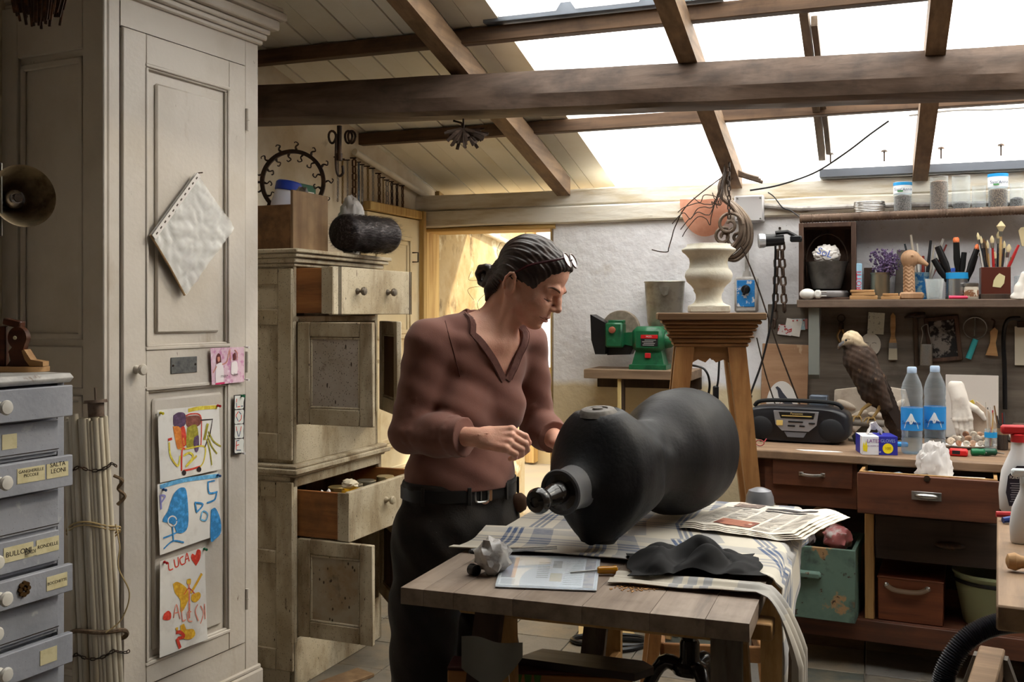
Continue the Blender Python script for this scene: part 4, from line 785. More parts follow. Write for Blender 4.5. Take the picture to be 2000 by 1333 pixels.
# ================================================================ work table, trestles and what lies on it
TZ = .82; RT = D2(-20); TB = Face((-.243, 2.175), RT); TW, TL = .745, 1.2
def tb_loc(px, py, z=TZ):
    p = PZ(px, py, z); q = Vector((p.x, p.y))-TB.p; return q.dot(TB.d), q.dot(Vector((-TB.d.y, TB.d.x)))
m_ttop = wood('table_boards', (150, 134, 120), (116, 100, 88), 1, .9, .5, (88, 72, 62)); m_pine = wood('trestle_pine', (176, 138, 88), (142, 104, 60), 2, 1, .65); m_greyw = wood('grey_timber', (116, 108, 98), (86, 78, 70), 2, 1, .75)
m_darkw = wood('dark_timber', (70, 54, 42), (48, 36, 28), 2, 1, .7)
tb = thing('work_table', 'rough wooden work table of joined boards, partly under a checked cloth', 'table', (TB.p.x, TB.p.y, 0), RT)
xs = [0, .055, .125, .26, .41, .55, .66, TW]
for a, b in zip(xs, xs[1:]): MB().bx(a+.0003, b-.0003, 0, TL, TZ-.036, TZ, .0005).build('top_board', m_ttop, tb)
q = MB(); q.bx(.6, TW+.03, .13, .19, TZ-.072, TZ-.037, .003); q.build('batten', m_pine, tb); MB().bx(.03, TW-.03, TL-.14, TL-.08, TZ-.075, TZ-.0385, .003).build('batten', m_pine, tb)
def trestle(y, label, m, x0, x1, mats):
    t = thing('trestle', label, 'trestle', TB.w(0, y, 0), RT); MB().bx(x0-.03, x1+.005, -.03, .03, TZ-.14, TZ-.0765, .004).build('beam', m, t)
    i = 0
    for x in (x0+.06, x1-.04):
        for s in (-1, 1):
            z1 = TZ-.085; q = MB(); a = Vector((x-.02*(1 if x < .3 else -1)*0, s*.034, z1)); b = Vector((x+(-.045 if x < .3 else .03), s*.20, 0)); d = b-a; w_, h_ = .022, .034
            n1 = Vector((1, 0, 0)); n2 = Vector((0, 1, 0)); q.rings([[p-n1*h_-n2*w_*.6, p+n1*h_-n2*w_*.6, p+n1*h_+n2*w_*.6, p-n1*h_+n2*w_*.6] for p in (a, b)]); q.build('leg', mats[i % len(mats)], t); i += 1
        q = MB(); q.bx(x-.012, x+.012, -.125, .125, .32, .37, .003); q.build('brace', m, t)
    return t
trestle(.33, 'dark wooden trestle with one paler leg, under the bare end of the table', m_pine, .04, .70, [m_darkw, m_pine, m_greyw, m_pine])
trestle(.95, 'pale and grey legged trestle under the cloth-covered end of the table', m_pine, .16, .74, [m_greyw, m_pine, m_pine, m_greyw])
def cloth_mesh(name, fn, nu, nv, m, parent=None, thick=.0025, su=1, sv=1, loc=None, rotz=0):
    vs = [fn(i/nu, j/nv) for j in range(nv+1) for i in range(nu+1)]; fs = [(j*(nu+1)+i, j*(nu+1)+i+1, (j+1)*(nu+1)+i+1, (j+1)*(nu+1)+i) for j in range(nv) for i in range(nu)]
    me = bpy.data.meshes.new(name); me.from_pydata([tuple(v) for v in vs], [], fs); uv = me.uv_layers.new(name='uv'); li = 0
    for p in me.polygons:
        for vi in p.vertices: uv.data[li].uv = ((vi % (nu+1))/nu*su, (vi//(nu+1))/nv*sv); li += 1
    bm = bmesh.new(); bm.from_mesh(me); bmesh.ops.recalc_face_normals(bm, faces=bm.faces)
    if thick: bmesh.ops.solidify(bm, geom=bm.faces[:], thickness=thick)
    bm.to_mesh(me); bm.free(); me.materials.append(m); me.shade_smooth(); me.set_sharp_from_angle(angle=D2(60)); return link(name, me, parent, loc, rotz)
def check_mat(name, base, blue, st):
    m = bpy.data.materials.new(name); m.use_nodes = True; nt = m.node_tree; N = nt.nodes; L = nt.links; b = N['Principled BSDF']; b.inputs['Roughness'].default_value = .9; b.inputs['Sheen Weight'].default_value = .2
    uv = N.new('ShaderNodeUVMap'); sp = N.new('ShaderNodeSeparateXYZ'); L.new(uv.outputs[0], sp.inputs[0]); outs = []
    nzt = N.new('ShaderNodeTexNoise'); nzt.inputs['Scale'].default_value = 60; L.new(uv.outputs[0], nzt.inputs[0])
    for ax, per in (('X', st[0]), ('Y', st[1])):
        mu = N.new('ShaderNodeMath'); mu.operation = 'MULTIPLY'; mu.inputs[1].default_value = per; L.new(sp.outputs[ax], mu.inputs[0])
        fr = N.new('ShaderNodeMath'); fr.operation = 'FRACT'; L.new(mu.outputs[0], fr.inputs[0]); cr = N.new('ShaderNodeValToRGB'); r = cr.color_ramp; r.interpolation = 'CONSTANT'
        stops = [(0, .0), (.30, .9), (.345, 0), (.375, .9), (.42, 0), (.45, .9), (.495, 0), (.62, .55), (.86, 0)] if ax == 'X' else [(0, 0), (.34, .75), (.39, .1), (.43, .75), (.48, .1), (.52, .75), (.57, 0), (.70, .5), (.9, 0)]
        r.elements[0].position = 0; r.elements[0].color = (0, 0, 0, 1); r.elements.remove(r.elements[1])
        for p_, v_ in stops[1:]: e = r.elements.new(p_); e.color = (v_, v_, v_, 1)
        L.new(fr.outputs[0], cr.inputs[0]); outs.append(cr.outputs[0])
    mx = N.new('ShaderNodeMath'); mx.operation = 'MULTIPLY_ADD'; L.new(outs[0], mx.inputs[0]); mx.inputs[1].default_value = .8; ml = N.new('ShaderNodeMath'); ml.operation = 'MULTIPLY'; L.new(outs[1], ml.inputs[0]); ml.inputs[1].default_value = .6; L.new(ml.outputs[0], mx.inputs[2])
    fd = N.new('ShaderNodeMath'); fd.operation = 'MULTIPLY'; L.new(mx.outputs[0], fd.inputs[0]); mr = N.new('ShaderNodeMapRange'); mr.inputs['To Min'].default_value = .75; mr.inputs['To Max'].default_value = 1.15; L.new(nzt.outputs[0], mr.inputs[0]); L.new(mr.outputs[0], fd.inputs[1]); fd.use_clamp = True
    c = N.new('ShaderNodeMix'); c.data_type = 'RGBA'; L.new(fd.outputs[0], c.inputs[0]); c.inputs[6].default_value = lin(base); c.inputs[7].default_value = lin(blue); L.new(c.outputs[2], b.inputs['Base Color']); MATS[name] = m; return m
m_check = check_mat('blue_check', (196, 188, 172), (36, 66, 108), (4.2, 3.6)); m_linen = check_mat('grey_linen', (176, 168, 154), (112, 118, 128), (2.2, .01))
def drape(x, y, drop, lift=.004):
    """a point of cloth x across the table: over the right-hand edge it hangs down"""
    wob = .002*nz(x*7, y*7, 3)+.001*nz(x*17, y*17)
    ex = TW+.004; r = .02
    if x < ex: return Vector((x, y, TZ+lift+max(0, wob)+.004))
    s = x-ex
    if s < r*1.57: a = s/r; return Vector((ex+r*math.sin(a), y, TZ+lift+.004-r*(1-math.cos(a))))
    return Vector((ex+r+.03*nz(y*9, s*3, 5)*min(1, s*6)+.012, y, TZ+lift+.004-r-(s-r*1.57)))
cl = thing('checked_cloth', 'blue and cream checked cotton cloth spread over the table and hanging at its side', 'cloth', (TB.p.x, TB.p.y, 0), RT)
def fc(u, v):
    y = lerp(.33+.03*math.sin(u*5), 1.19, v); drop = lerp(.34, .10, min(1, v*1.8)); x = lerp(-.03+.03*nz(v*4) if v < .35 else .012, TW+drop, u); p = drape(x, y, drop)
    if x > TW and v < .3: p.y -= (x-TW)*.35*(1-v/.3)
    if y > TL+.01 and x < TW: p.z -= (y-TL)*1.2
    if v < .03: p.z += .006
    p.z += .010*max(0, nz(u*9, v*3, 8))*max(0, 1-v*9) if x < TW else 0
    return p
cloth_mesh('cloth', fc, 110, 80, m_check, cl, .0025, 1.05, .78)
ln = thing('linen_cloth', 'grey-beige linen cloth hanging in folds from the table corner to the floor', 'cloth', (TB.p.x, TB.p.y, 0), RT)
def fl_(u, v):
    L_ = lerp(.42, TW+.02+.62, u); y = lerp(.17, .262, v)+.008*math.sin(u*4)
    if L_ < TW: return Vector((L_, y, TZ+.004+.016*(math.sin(v*9+u*3)*.5+.5)*(.4+u)+.004*nz(u*9, v*6)))
    s = L_-TW; f = min(1, s/.1); yy = lerp(y, .19+(v-.5)*.14*(1+.5*s), f); return Vector((TW+.068*f+.012*math.sin(v*16+s*2)*f+.012, yy, TZ+.008-s*f-.02*f))
cloth_mesh('cloth', fl_, 70, 40, m_linen, ln, .002, 1, 1)
# --- dress form lying on its side
ctr = Vector((.166, 2.42, TZ+.014+.180)); wv = Vector((.57, .82, 0)).normalized(); es = Vector((wv.y, -wv.x, 0)); df = thing('dress_form', 'black cloth-covered dress form lying on its side across the table', 'dress form', (ctr.x, ctr.y, TZ+.008))
m_form = mat('charcoal_canvas', (14, 13, 15), .55, layers=[('n', (34, 29, 28), 3, .45, .75), ('v', (120, 116, 110), 70, .03, .02, (1, 1, 1), .6), ('n', (24, 22, 26), 6, .5, .7)], bump=.0008, bscale=90, spec=.25)
tabA = [(-.035, .050), (-.02, .060), (.0, .085), (.02, .125), (.04, .160), (.07, .178), (.12, .176), (.2, .142), (.27, .120), (.33, .115), (.39, .140), (.45, .165), (.52, .178), (.60, .178), (.67, .165), (.70, .135)]
tabB = [(-.035, .052), (-.02, .058), (.0, .080), (.02, .100), (.04, .112), (.07, .132), (.12, .138), (.2, .118), (.27, .095), (.33, .09), (.39, .115), (.45, .142), (.52, .152), (.60, .150), (.67, .138), (.70, .11)]
def ctrz(s): return ctr+wv*s+Vector((0, 0, interp([(-.3, -.03), (-.04, -.015), (.1, 0), (.33, .0), (.6, .008)], s)))-Vector(df.location)
q = MB(); rs = []
sm = lambda tab, s: (interp(tab, s-.012)+interp(tab, s)*2+interp(tab, s+.012))/4
for i in range(64):
    s = lerp(-.035, .70, i/63); a, b = sm(tabA, s), sm(tabB, s); c = ctrz(s); pw = interp([(-.03, 1), (.05, 1.22), (.14, 1.2), (.28, 1.05), (.5, .95)], s); ring = []
    for j in range(64):
        t = 2*math.pi*j/64; ct, st_ = math.cos(t), math.sin(t); x = math.copysign(abs(ct)**(pw if pw < 1 else 1), ct)*b*(1-.42*max(0, -st_)**2*max(0, min(1, (.3-s)/.2))); z = math.copysign(abs(st_)**min(1, pw), st_)*a
        cut = interp([(.0, .3), (.05, .158), (.13, .158), (.17, .3)], s); z = max(-cut, min(cut, z))
        w_ = 1+.035*nz(s*14, ct*2, st_*2)*math.exp(-((s-.33)/.07)**2)*3+.008*nz(s*9, ct*3, st_*3)
        bust = .022*math.exp(-((s-.19)/.06)**2)*(math.exp(-((st_-.45)/.3)**2)+math.exp(-((st_+.45)/.3)**2))*max(0, ct)
        ring.append(c+es*(x*w_+bust)+Vector((0, 0, z*w_)))
    rs.append(ring)
q.rings(rs); q.build('torso', m_form, df, 50)
m_neck = mat('neck_canvas', (58, 57, 60), .6, sheen=.2); ax = -wv+Vector((0, 0, -.06)); n0 = ctrz(-.03)
q = MB(); q.lathe([(.060, -.02), (.053, .0), (.050, .03), (.053, .055), (.055, .062), (.052, .066), (.044, .066), (.042, .060)], 40, n0, ax); q.build('neck', m_neck, df)
m_turn = mat('ebonised_wood', (26, 22, 20), .22, coat=.3)
q = MB(); q.lathe([(.045, .056), (.043, .064), (.030, .066), (.027, .074), (.024, .085), (.026, .088), (.0235, .092), (.0235, .102), (.0215, .105), (.0215, .115), (.0175, .124), (.0175, .128), (.026, .138), (.030, .150), (.030, .160), (.024, .170), (.012, .173), (.010, .170), (.004, .171)], 40, n0, ax); q.build('neck_finial', m_turn, df)
for sg in (1, -1):
    q = MB(); c = ctrz(.085)+Vector((0, 0, sg*.152)); q.lathe([(.052, 0), (.046, .008), (.042, .014), (.040, .015), (.026, .016), (.024, .013), (.014, .013), (.012, .018), (.004, .019)], 32, c, (wv.x*-.12, wv.y*-.12, sg)); q.build('armhole_cap', mat('dusty_cap', (104, 98, 92), .6, .2, layers=[('n', (70, 64, 60), 40, .4, .7)]) if sg > 0 else m_form, df)
q = MB(); q.tube([ctrz(.035)+es*-.075+Vector((0, 0, .095)), ctrz(.032)+es*-.072+Vector((0, 0, .09)), ctrz(.03)+es*-.068+Vector((0, 0, .087))], .006, 8); q.build('toggle', m_form, df)
# --- newspaper
nw = [PZ(1336, 1028, TZ+.012), PZ(1551, 1056, TZ+.012), PZ(1640, 1012, TZ+.012), PZ(1430, 988, TZ+.012)]; o_ = nw[0].copy(); o_.z = TZ+.012; npz = thing('newspaper', 'folded newspaper pages lying on the checked cloth by the dress form', 'newspaper', o_)
m_news = mat('newsprint', (222, 214, 202), .85, layers=[('n', (206, 196, 180), 8, .4, .7)]); m_nink = mat('news_ink', (118, 112, 108), .9); nl = [p-o_ for p in nw]
def npt(u, v, dz=0): 
    p = nl[0].lerp(nl[1], u).lerp(nl[3].lerp(nl[2], u), v); c = .012*math.sin(u*7+v*2)*max(0, u-.55)*2+.006*abs(nz(u*5, v*5)); return Vector((p.x, p.y, .004+c+dz))
for k in range(4):
    e = .012*(3-k)
    cloth_mesh('page', lambda u, v, e=e, k=k: npt(u, v, k*.0022)+Vector((e*(u-.5), -e, 0)), 24, 16, m_news, npz, .0012)
q = MB(); zt_ = 3*.0022+.0016
def npatch(mb, u0, u1, v0, v1, dz=zt_):
    n = 6; 
    for i in range(n):
        a, b = lerp(u0, u1, i/n), lerp(u0, u1, (i+1)/n); mb.add([npt(a, v0, dz), npt(b, v0, dz), npt(b, v1, dz), npt(a, v1, dz)], [(0, 1, 2, 3)])
for col in range(5):
    for r_ in range(26):
        v0 = .06+r_*.026
        if (col in (1, 2) and v0 < .3) or rn(0, 1) < .04: continue
        npatch(q, .05+col*.185, .05+col*.185+(.16 if rn(0, 1) > .15 else .09), v0, v0+.010)
stuff(q.build('print_lines', m_nink, npz, 0))
q = MB(); npatch(q, .42, .80, .75, .79); npatch(q, .40, .86, .83, .88); npatch(q, .06, .3, .73, .75); q.build('headline', mat('headline_ink', (70, 66, 66), .9), npz, 0)
q = MB(); npatch(q, .10, .34, .80, .98, zt_+.0003); q.build('photo_print', mat('news_photo', (120, 104, 96), .8, layers=[('n', (196, 180, 164), 26, .5, .6)]), npz, 0); q = MB(); npatch(q, .24, .58, .07, .28, zt_+.0003); q.build('photo_print', mat('news_photo2', (164, 106, 84), .8, layers=[('n', (120, 70, 58), 26, .5, .6)]), npz, 0)
# --- black cloth heap
bcp = PZ(1355, 1112, TZ+.006); bc = thing('black_cloth', 'crumpled black cloth heaped on the table beside the checked cloth', 'cloth', bcp)
def fb(u, v):
    a = (u-.5)*2; b = (v-.5)*2; r = 1-.25*abs(nz(u*3, v*3, 4)); x = a*.155*r+.01*b; y = b*.10*r+.02*nz(u*4, 2)
    h = max(0, 1-(a*a*.75+b*b*.8))**.8; rid = abs(nz(u*2.6+1, v*2.1+.4))*1.9; return Vector((x, y, .012+h*(.010+.062*rid)+.012*abs(nz(u*6, v*5, 3))*h))
cloth_mesh('cloth', fb, 60, 46, mat('black_cotton', (13, 11, 12), .85), bc, .002)
# --- plastic card pack, screwdriver, wrapped bundle, scissors, shavings
cs = [PZ(967, 1148, TZ+.002), PZ(1165, 1156, TZ+.002), PZ(1173, 1093, TZ+.002), PZ(985, 1089, TZ+.002)]; o_ = cs[0].copy(); cd = thing('card_pack', 'clear plastic pack with a printed instruction card at the bare table end', 'package', o_); c4 = [p-o_ for p in cs]
def cpt(u, v, z=0): p = c4[0].lerp(c4[1], u).lerp(c4[3].lerp(c4[2], u), v); return Vector((p.x, p.y, z))
def cquad(name, u0, u1, v0, v1, z0, z1, m, par):
    q = MB(); ps = [cpt(u0, v0), cpt(u1, v0), cpt(u1, v1), cpt(u0, v1)]; q.prism([(p.x, p.y) for p in ps], z0, z1, 'xy'); return q.build(name, m, par)
cquad('backing', 0, 1, 0, 1, 0, .002, mat('pack_plastic', (196, 200, 206), .15), cd); ic = cquad('printed_card', .02, .97, .05, .95, .0022, .003, mat('card_white', (222, 224, 226), .5), cd)
cquad('blue_panel', .03, .14, .28, .95, .003, .0033, mat('card_navy', (38, 48, 92), .5), ic); cquad('orange_edge', .13, .17, .28, .95, .003, .0034, mat('card_orange', (196, 120, 66), .5), ic); cquad('bar_code', .04, .18, .08, .24, .003, .0033, mat('card_lines', (170, 172, 176), .6), ic)
for k in range(9): cquad('text_line', .38, .50, .3+k*.06, .315+k*.06, .003, .0033, mat('card_ink', (110, 110, 116), .7), ic)
for k in range(14): cquad('text_line', .66, .84, .12+k*.055, .13+k*.055, .003, .0033, MATS['card_ink'], ic)
cquad('diagram', .53, .62, .62, .86, .003, .0033, mat('card_grey', (126, 120, 116), .6), ic); cquad('diagram', .52, .64, .2, .45, .003, .0033, mat('card_tan', (200, 186, 152), .6), ic); cquad('picture_strip', .86, .965, .05, .95, .003, .0034, mat('card_pic', (150, 130, 124), .5, layers=[('n', (60, 56, 80), 40, .5, .6)]), ic)
cquad('film', 0, 1, 0, 1, .0045, .0055, glassy('pack_film', (235, 238, 245), .95, .03), cd)
p = PZ(1188, 1114, TZ+.012); sd_ = thing('screwdriver', 'amber-handled screwdriver lying at the end of the card pack', 'screwdriver', p, D2(5)); k = p.y/F; q = MB(k)
q.lathe([(4, -22), (7, -20), (8, -8), (7.4, 6), (8.6, 12), (8.6, 16), (6, 18)], 14, (0, 0, 0), (1, 0, 0)); q.build('handle', mat('amber_plastic', (206, 140, 20), .12, trans=.35, coat=.5), sd_); q = MB(k); q.cyl((-21, 0, 0), (-75, 0, -4), 2.4); q.build('shaft', m_steel, sd_)
p = PZ(962, 1122, TZ); crumple('wrapped_bundle', 'small bundle wrapped in crumpled grey-white cling film near the scissors', 'bundle', p+Vector((0, 0, .001)), (.042, .04, .042), mat('cling_film', (190, 186, 182), .3, layers=[('n', (140, 134, 130), 30, .5, .65)]), 44, .32)
p = PZ(931, 1112, TZ+.012); t = thing('black_lens_cap', 'small black cylindrical fitting beside the film-wrapped bundle', 'fitting', p); q = MB(); q.lathe([(.013, 0), (.013, .02), (.010, .021), (.008, .012)], 18, (-.012, 0, 0), (.6, -.8, 0)); q.build('tube', m_black, t)
p = PZ(936, 1082, TZ+.022); sc = thing('scissors', 'black-handled scissors lying half behind the wrapped bundle', 'scissors', p, D2(10))
for dx, dy in ((0, 0), (.035, .02)): q = MB(); q.tube([(dx+.022*math.cos(a), dy+.013*math.sin(a), .006) for a in np.arange(0, 6.2, .4)], .0045, 8, True); q.build('finger_ring', m_black, sc)
for s_ in (-1, 1): q = MB(); q.prism([(.03, s_*.004), (.05, .012*s_), (.19, .002*s_), (.19, 0)], .005+.002*s_, .008+.002*s_, 'xy'); q.build('blade', m_steel, sc)
q = MB()
for i in range(170):
    p = PZ(1250+random.gauss(0, 24), 1146+random.gauss(0, 5), TZ+.002); s_ = rn(.001, .003); M_ = Matrix.Rotation(rn(0, 3), 3, 'Z') @ Matrix.Rotation(rn(-.4, .4), 3, 'X'); q.box((p.x, p.y, TZ+.0015), (s_*2.2, s_, .0012), 0, M_)
tag(stuff(q.build('wood_shavings', mat('shaving', (176, 132, 84), .8), None, 0)), 'scatter of tan wood crumbs on the bare table end', 'wood shavings')
# --- under the table
a0 = PZ(897, 1301, .48); b0 = PZ(1236, 1316, .48); lb_ = thing('low_bench', 'low bench under the table, pale plank front with green paint drips', 'bench', (a0.x, a0.y, 0)); d_ = (b0-a0); lb_.rotation_euler.z = math.atan2(d_.y, d_.x); Lb = d_.length
m_plank = wood('orange_plank', (170, 120, 70), (140, 92, 50), 0, 1, .6)
MB().bx(-.03, Lb, -.012, .012, .33, .47, .003).build('front_plank', m_plank, lb_); MB().bx(-.03, Lb, -.014, .07, .47, .482, .003).build('top_plank', mat('dark_red_paint', (66, 30, 22), .6), lb_)
for x in (.2, Lb-.2): 
    for y in (.0125, .04): MB().bx(x, x+.05, y, y+.026, 0, .469, .003).build('leg', m_darkw, lb_)
for i, x in enumerate((.11, .125, .15, .175, .2)): q = MB(); q.prism([(x, .469), (x+.02, .469), (x+.014, .42+.01*(i % 3)), (x+.006, .418+.01*(i % 3))], -.0135, -.012); q.build('paint_drip', mat('green_paint', (72, 112, 36), .5), lb_)
c = PZ(1138, 1306, .483); st_ = thing('stool_board', 'dark brown thick board with cut corners lying on the low bench', 'board', (c.x, c.y, .4825), RT); q = MB(); q.prism([(-.17, -.035), (-.13, .055), (.15, .055), (.185, .02), (.15, -.045)], 0, .02, 'xy'); q.build('board', wood('dark_brown_board', (52, 34, 26), (34, 22, 18), 0, 1, .45), st_)
p = P(1347, 1300, 2.62); zh = p.z; sn = thing('form_stand', 'black turned wooden dress form stand with curved feet under the table', 'stand', (p.x, p.y, 0)); q = MB()
q.lathe([(.020, zh+.10), (.024, zh+.13), (.02, zh+.16), (.019, TZ-.085)], 24); q.lathe([(.043, zh-.02), (.048, zh-.008), (.044, zh+.004), (.03, zh+.01), (.026, zh+.02), (.026, zh+.06), (.022, zh+.068), (.029, zh+.08), (.024, zh+.088), (.029, zh+.095), (.020, zh+.10)], 28); q.build('column', m_turn, sn)
for a in (.75, 2.85, 4.95):
    q = MB(); e = Vector((math.cos(a), math.sin(a), 0)); q.tube(spline([e*.02+Vector((0, 0, zh-.01)), e*.07+Vector((0, 0, zh+.0)), e*.12+Vector((0, 0, zh-.10)), e*.16+Vector((0, 0, zh-.28)), e*.24+Vector((0, 0, .05)), e*.28+Vector((0, 0, .015))], 5), [.02]*6+[.018]*8+[.014]*12, 10); q.build('foot', m_turn, sn)
q = MB(); cyc = [PZ(1200+66*math.cos(t)*(1-.25*math.sin(t*.5)), 1256+11*math.sin(t)+6*math.sin(t*.5), .012) for t in np.arange(0, 12.6, .3)]; q.tube(spline(cyc, 2), .011, 7); tag(q.build('coiled_cable', m_black), 'black cable lying in loops on the floor beyond the table', 'cable')
for i, (px, w_, m_) in enumerate(((1287, 10, m_pine), (1300, 16, m_darkw), (1318, 18, m_pine), (1338, 14, m_darkw))):
    p = PZ(px, 1268, 0); t = MB(); t.box((0, 0, .26), (w_*p.y/F, .02, .52), .002, Matrix.Rotation(-.2, 3, 'X')); o = t.build('leaning_plank', m_, None, 38, (p.x, p.y+.06+.045*i, .002), RT); tag(o, ('pale plank leaning in the row behind the dress form stand, furthest out', 'dark plank second in the leaning row behind the stand', 'pale plank third in the leaning row behind the stand', 'dark plank beside the stand column, last of the leaning row')[i], 'plank', 'planks leaning behind the table')
p = PZ(1408, 1282, 0); t = MB(); t.lathe([(.012, 0), (.016, .05), (.018, .3), (.02, .62)], 12); tag(t.build('blue_pole', mat('blue_paint', (44, 84, 128), .5), None, 38, (p.x, p.y, 0)), 'blue painted wooden pole standing on the floor behind the table', 'pole')
q = MB(); ps = [PZ(1130, 1245, .003), PZ(1240, 1240, .003), PZ(1215, 1205, .003), PZ(1130, 1202, .003)]; q.prism([(p.x, p.y) for p in ps], .002, .006, 'xy'); tag(q.build('cardboard_sheet', mat('tan_card', (186, 160, 112), .8)), 'flat tan cardboard sheet on the floor behind the table', 'cardboard')
hs = thing('hanging_rag', 'grey frayed rag hanging below the table edge in front of the trousers', 'rag', TB.w(.2, .19, TZ-.17), RT)
cloth_mesh('cloth', lambda u, v: Vector((lerp(-.115, .03, u), -.05+.012*math.sin(u*7), .03-(.085-.05*(2*u-.8)**2)*v-.02*v)), 16, 8, mat('grey_rag', (120, 120, 116), .9), hs, .0015)
q = MB(); q.tube(spline([(-.0, -.05, -.04), (.004, -.05, -.10), (0, -.05, -.15), (-.006, -.05, -.2)], 4), .0008, 4); q.build('loose_thread', m_paper, hs)
# ================================================================ the woman at the table
root = Vector((-.14, 2.9, 0)); wm = thing('person', 'person in brown V-neck jumper and dark trousers bent over the dress form, glasses on head', 'person', root)
wm.location = root+Vector((-.018, .01, 0))
def W(px, py, Y): return P(px, py, Y)-root
Fb = Vector((.6, -.8, 0)); Rb = Vector((-.8, -.6, 0)); Up = Vector((0, 0, 1)); BR = Matrix((Rb, Fb, Up)).transposed()
pel, wai, rib, che, nek = W(906, 1010, 2.9), W(912, 925, 2.9), W(926, 800, 2.89), W(944, 705, 2.89), W(966, 655, 2.9)
SR, ER, WR = W(850, 672, 2.79), W(812, 848, 2.77), W(950, 856, 2.63); SL, EL, WL = W(1038, 674, 3.0), W(1062, 832, 3.03), W(1112, 872, 2.88)
hC = W(1053, 547, 2.86); hf = Vector((.814, -.294, -.5)); hu = Vector((.47, -.17, .866)); hr_ = Vector((-.342, -.94, 0)); HR = Matrix((hf, hu, hr_)).transposed()
def hp(f, u, r=0): return hC+hf*f+hu*u+hr_*r
m_skin = mat('skin', (222, 168, 144), .5, layers=[('n', (206, 140, 118), 14, .5, .72, (1, 1, 1), .7)], bump=.0006, bscale=220, sss=.12, spec=.35)
B = SDF((-.27, -.40, .86), (.36, .26, 1.70-.02), .0022)
# head
B.ell(hp(-.018, .026), (.094, .086, .072), HR, .01); B.ell(hp(.034, -.034), (.056, .082, .056), HR, .02); B.ell(hp(.046, .046), (.042, .05, .056), HR, .02)
for r in (-1, 1):
    B.cone(hp(-.008, -.058, r*.050), hp(.056, -.100, r*.013), .017, .015, .025); B.ell(hp(.056, -.040, r*.034), (.028, .03, .026), HR, .02)
B.ell(hp(.066, -.104), (.022, .018, .024), HR, .016); B.ell(hp(.073, -.074), (.020, .026, .029), HR, .018)
for r in (-1, 1):
    B.ell(hp(.088, -.012, r*.031), (.016, .013, .019), HR, .014, '-'); B.ell(hp(.069, -.013, r*.030), (.0155, .013, .0165), HR, .006)
    B.chain([hp(.086, .008, r*.012), hp(.084, .013, r*.028), hp(.068, .006, r*.046)], [.007, .007, .006], .016)
    B.chain([hp(.0835, -.018, r*.020), hp(.0855, -.020, r*.031), hp(.078, -.018, r*.042)], [.0022, .0024, .002], .004)
B.chain([hp(.087, .010), hp(.097, -.016), hp(.108, -.034)], [.0085, .0085, .0098], .010); B.ell(hp(.106, -.038), (.0105, .0085, .009), HR, .008)
for r in (-1, 1): B.ell(hp(.097, -.043, r*.0105), (.010, .007, .0065), HR, .006); B.ell(hp(.100, -.0495, r*.006), (.004, .003, .003), HR, .003, '-')
B.chain([hp(.076, -.072, -.022), hp(.089, -.070, -.010), hp(.0915, -.0715, 0), hp(.089, -.070, .010), hp(.076, -.072, .022)], [.003, .0052, .0050, .0052, .003], .007)
B.chain([hp(.075, -.079, -.019), hp(.0865, -.084, -.008), hp(.0865, -.084, .008), hp(.075, -.079, .019)], [.003, .0062, .0062, .003], .007)
B.chain([hp(.080, -.0755, -.024), hp(.0955, -.0765, -.008), hp(.0965, -.077, 0), hp(.0955, -.0765, .008), hp(.080, -.0755, .024)], [.0012, .0018, .0018, .0018, .0012], .003, '-')
B.ell(hp(.089, -.0945), (.008, .0055, .018), HR, .01, '-')
for r in (-1, 1):
    rt = HR @ Matrix.Rotation(.25, 3, 'Z') @ Matrix.Rotation(-r*.35, 3, 'Y')
    B.ell(hp(-.030, -.030, r*.072), (.017, .030, .008), rt, .005); B.ell(hp(-.027, -.026, r*.0815), (.0115, .021, .0075), rt, .003, '-'); B.chain([hp(-.030+.0155*math.cos(t)-.004, -.027+.0275*math.sin(t), r*(.078+.003*math.cos(t*.5))) for t in (.2, .8, 1.5, 2.2, 2.9, 3.6, 4.2)], [.003, .0036, .004, .004, .0038, .0034, .004], .003); B.ell(hp(-.028, -.056, r*.072), (.007, .008, .005), rt, .005); B.ell(hp(-.017, -.034, r*.075), (.004, .007, .004), rt, .004)
# neck, shoulders, trunk
B.cone(hp(-.045, -.055), nek, .048, .052, .03); B.cone(hp(-.012, -.072, .0), nek+Fb*.045+Vector((0, 0, -.02)), .033, .033, .03)
for r, s_ in ((1, SR), (-1, SL)):
    B.cone(nek+Rb*r*.03+Vector((0, 0, .015)), s_, .046, .05, .03); B.cone(nek+Fb*.075+Rb*r*.012+Vector((0, 0, -.028)), s_+Fb*.035+Vector((0, 0, .012)), .011, .012, .018)
    B.cone(hp(-.02, -.05, r*.055), nek+Fb*.068+Rb*r*.012+Vector((0, 0, -.012)), .012, .011, .02)
def trunk(S, g):
    S.ell(che, (.155+g, .098+g, .13), BR, .04); S.ell(rib, (.150+g, .108+g, .17), BR, .04); S.ell(wai, (.168+g, .112+g, .14), BR, .05); S.ell(pel, (.185+g, .125+g, .12), BR, .04)
    for r in (-1, 1): S.ell(rib+Fb*.07+Rb*r*.072+Vector((0, 0, .01)), (.062+g, .058+g, .062+g), BR, .035)
    S.ell(wai+Fb*.045+Vector((0, 0, -.01)), (.12, .08+g, .1), BR, .04)
trunk(B, -.004)
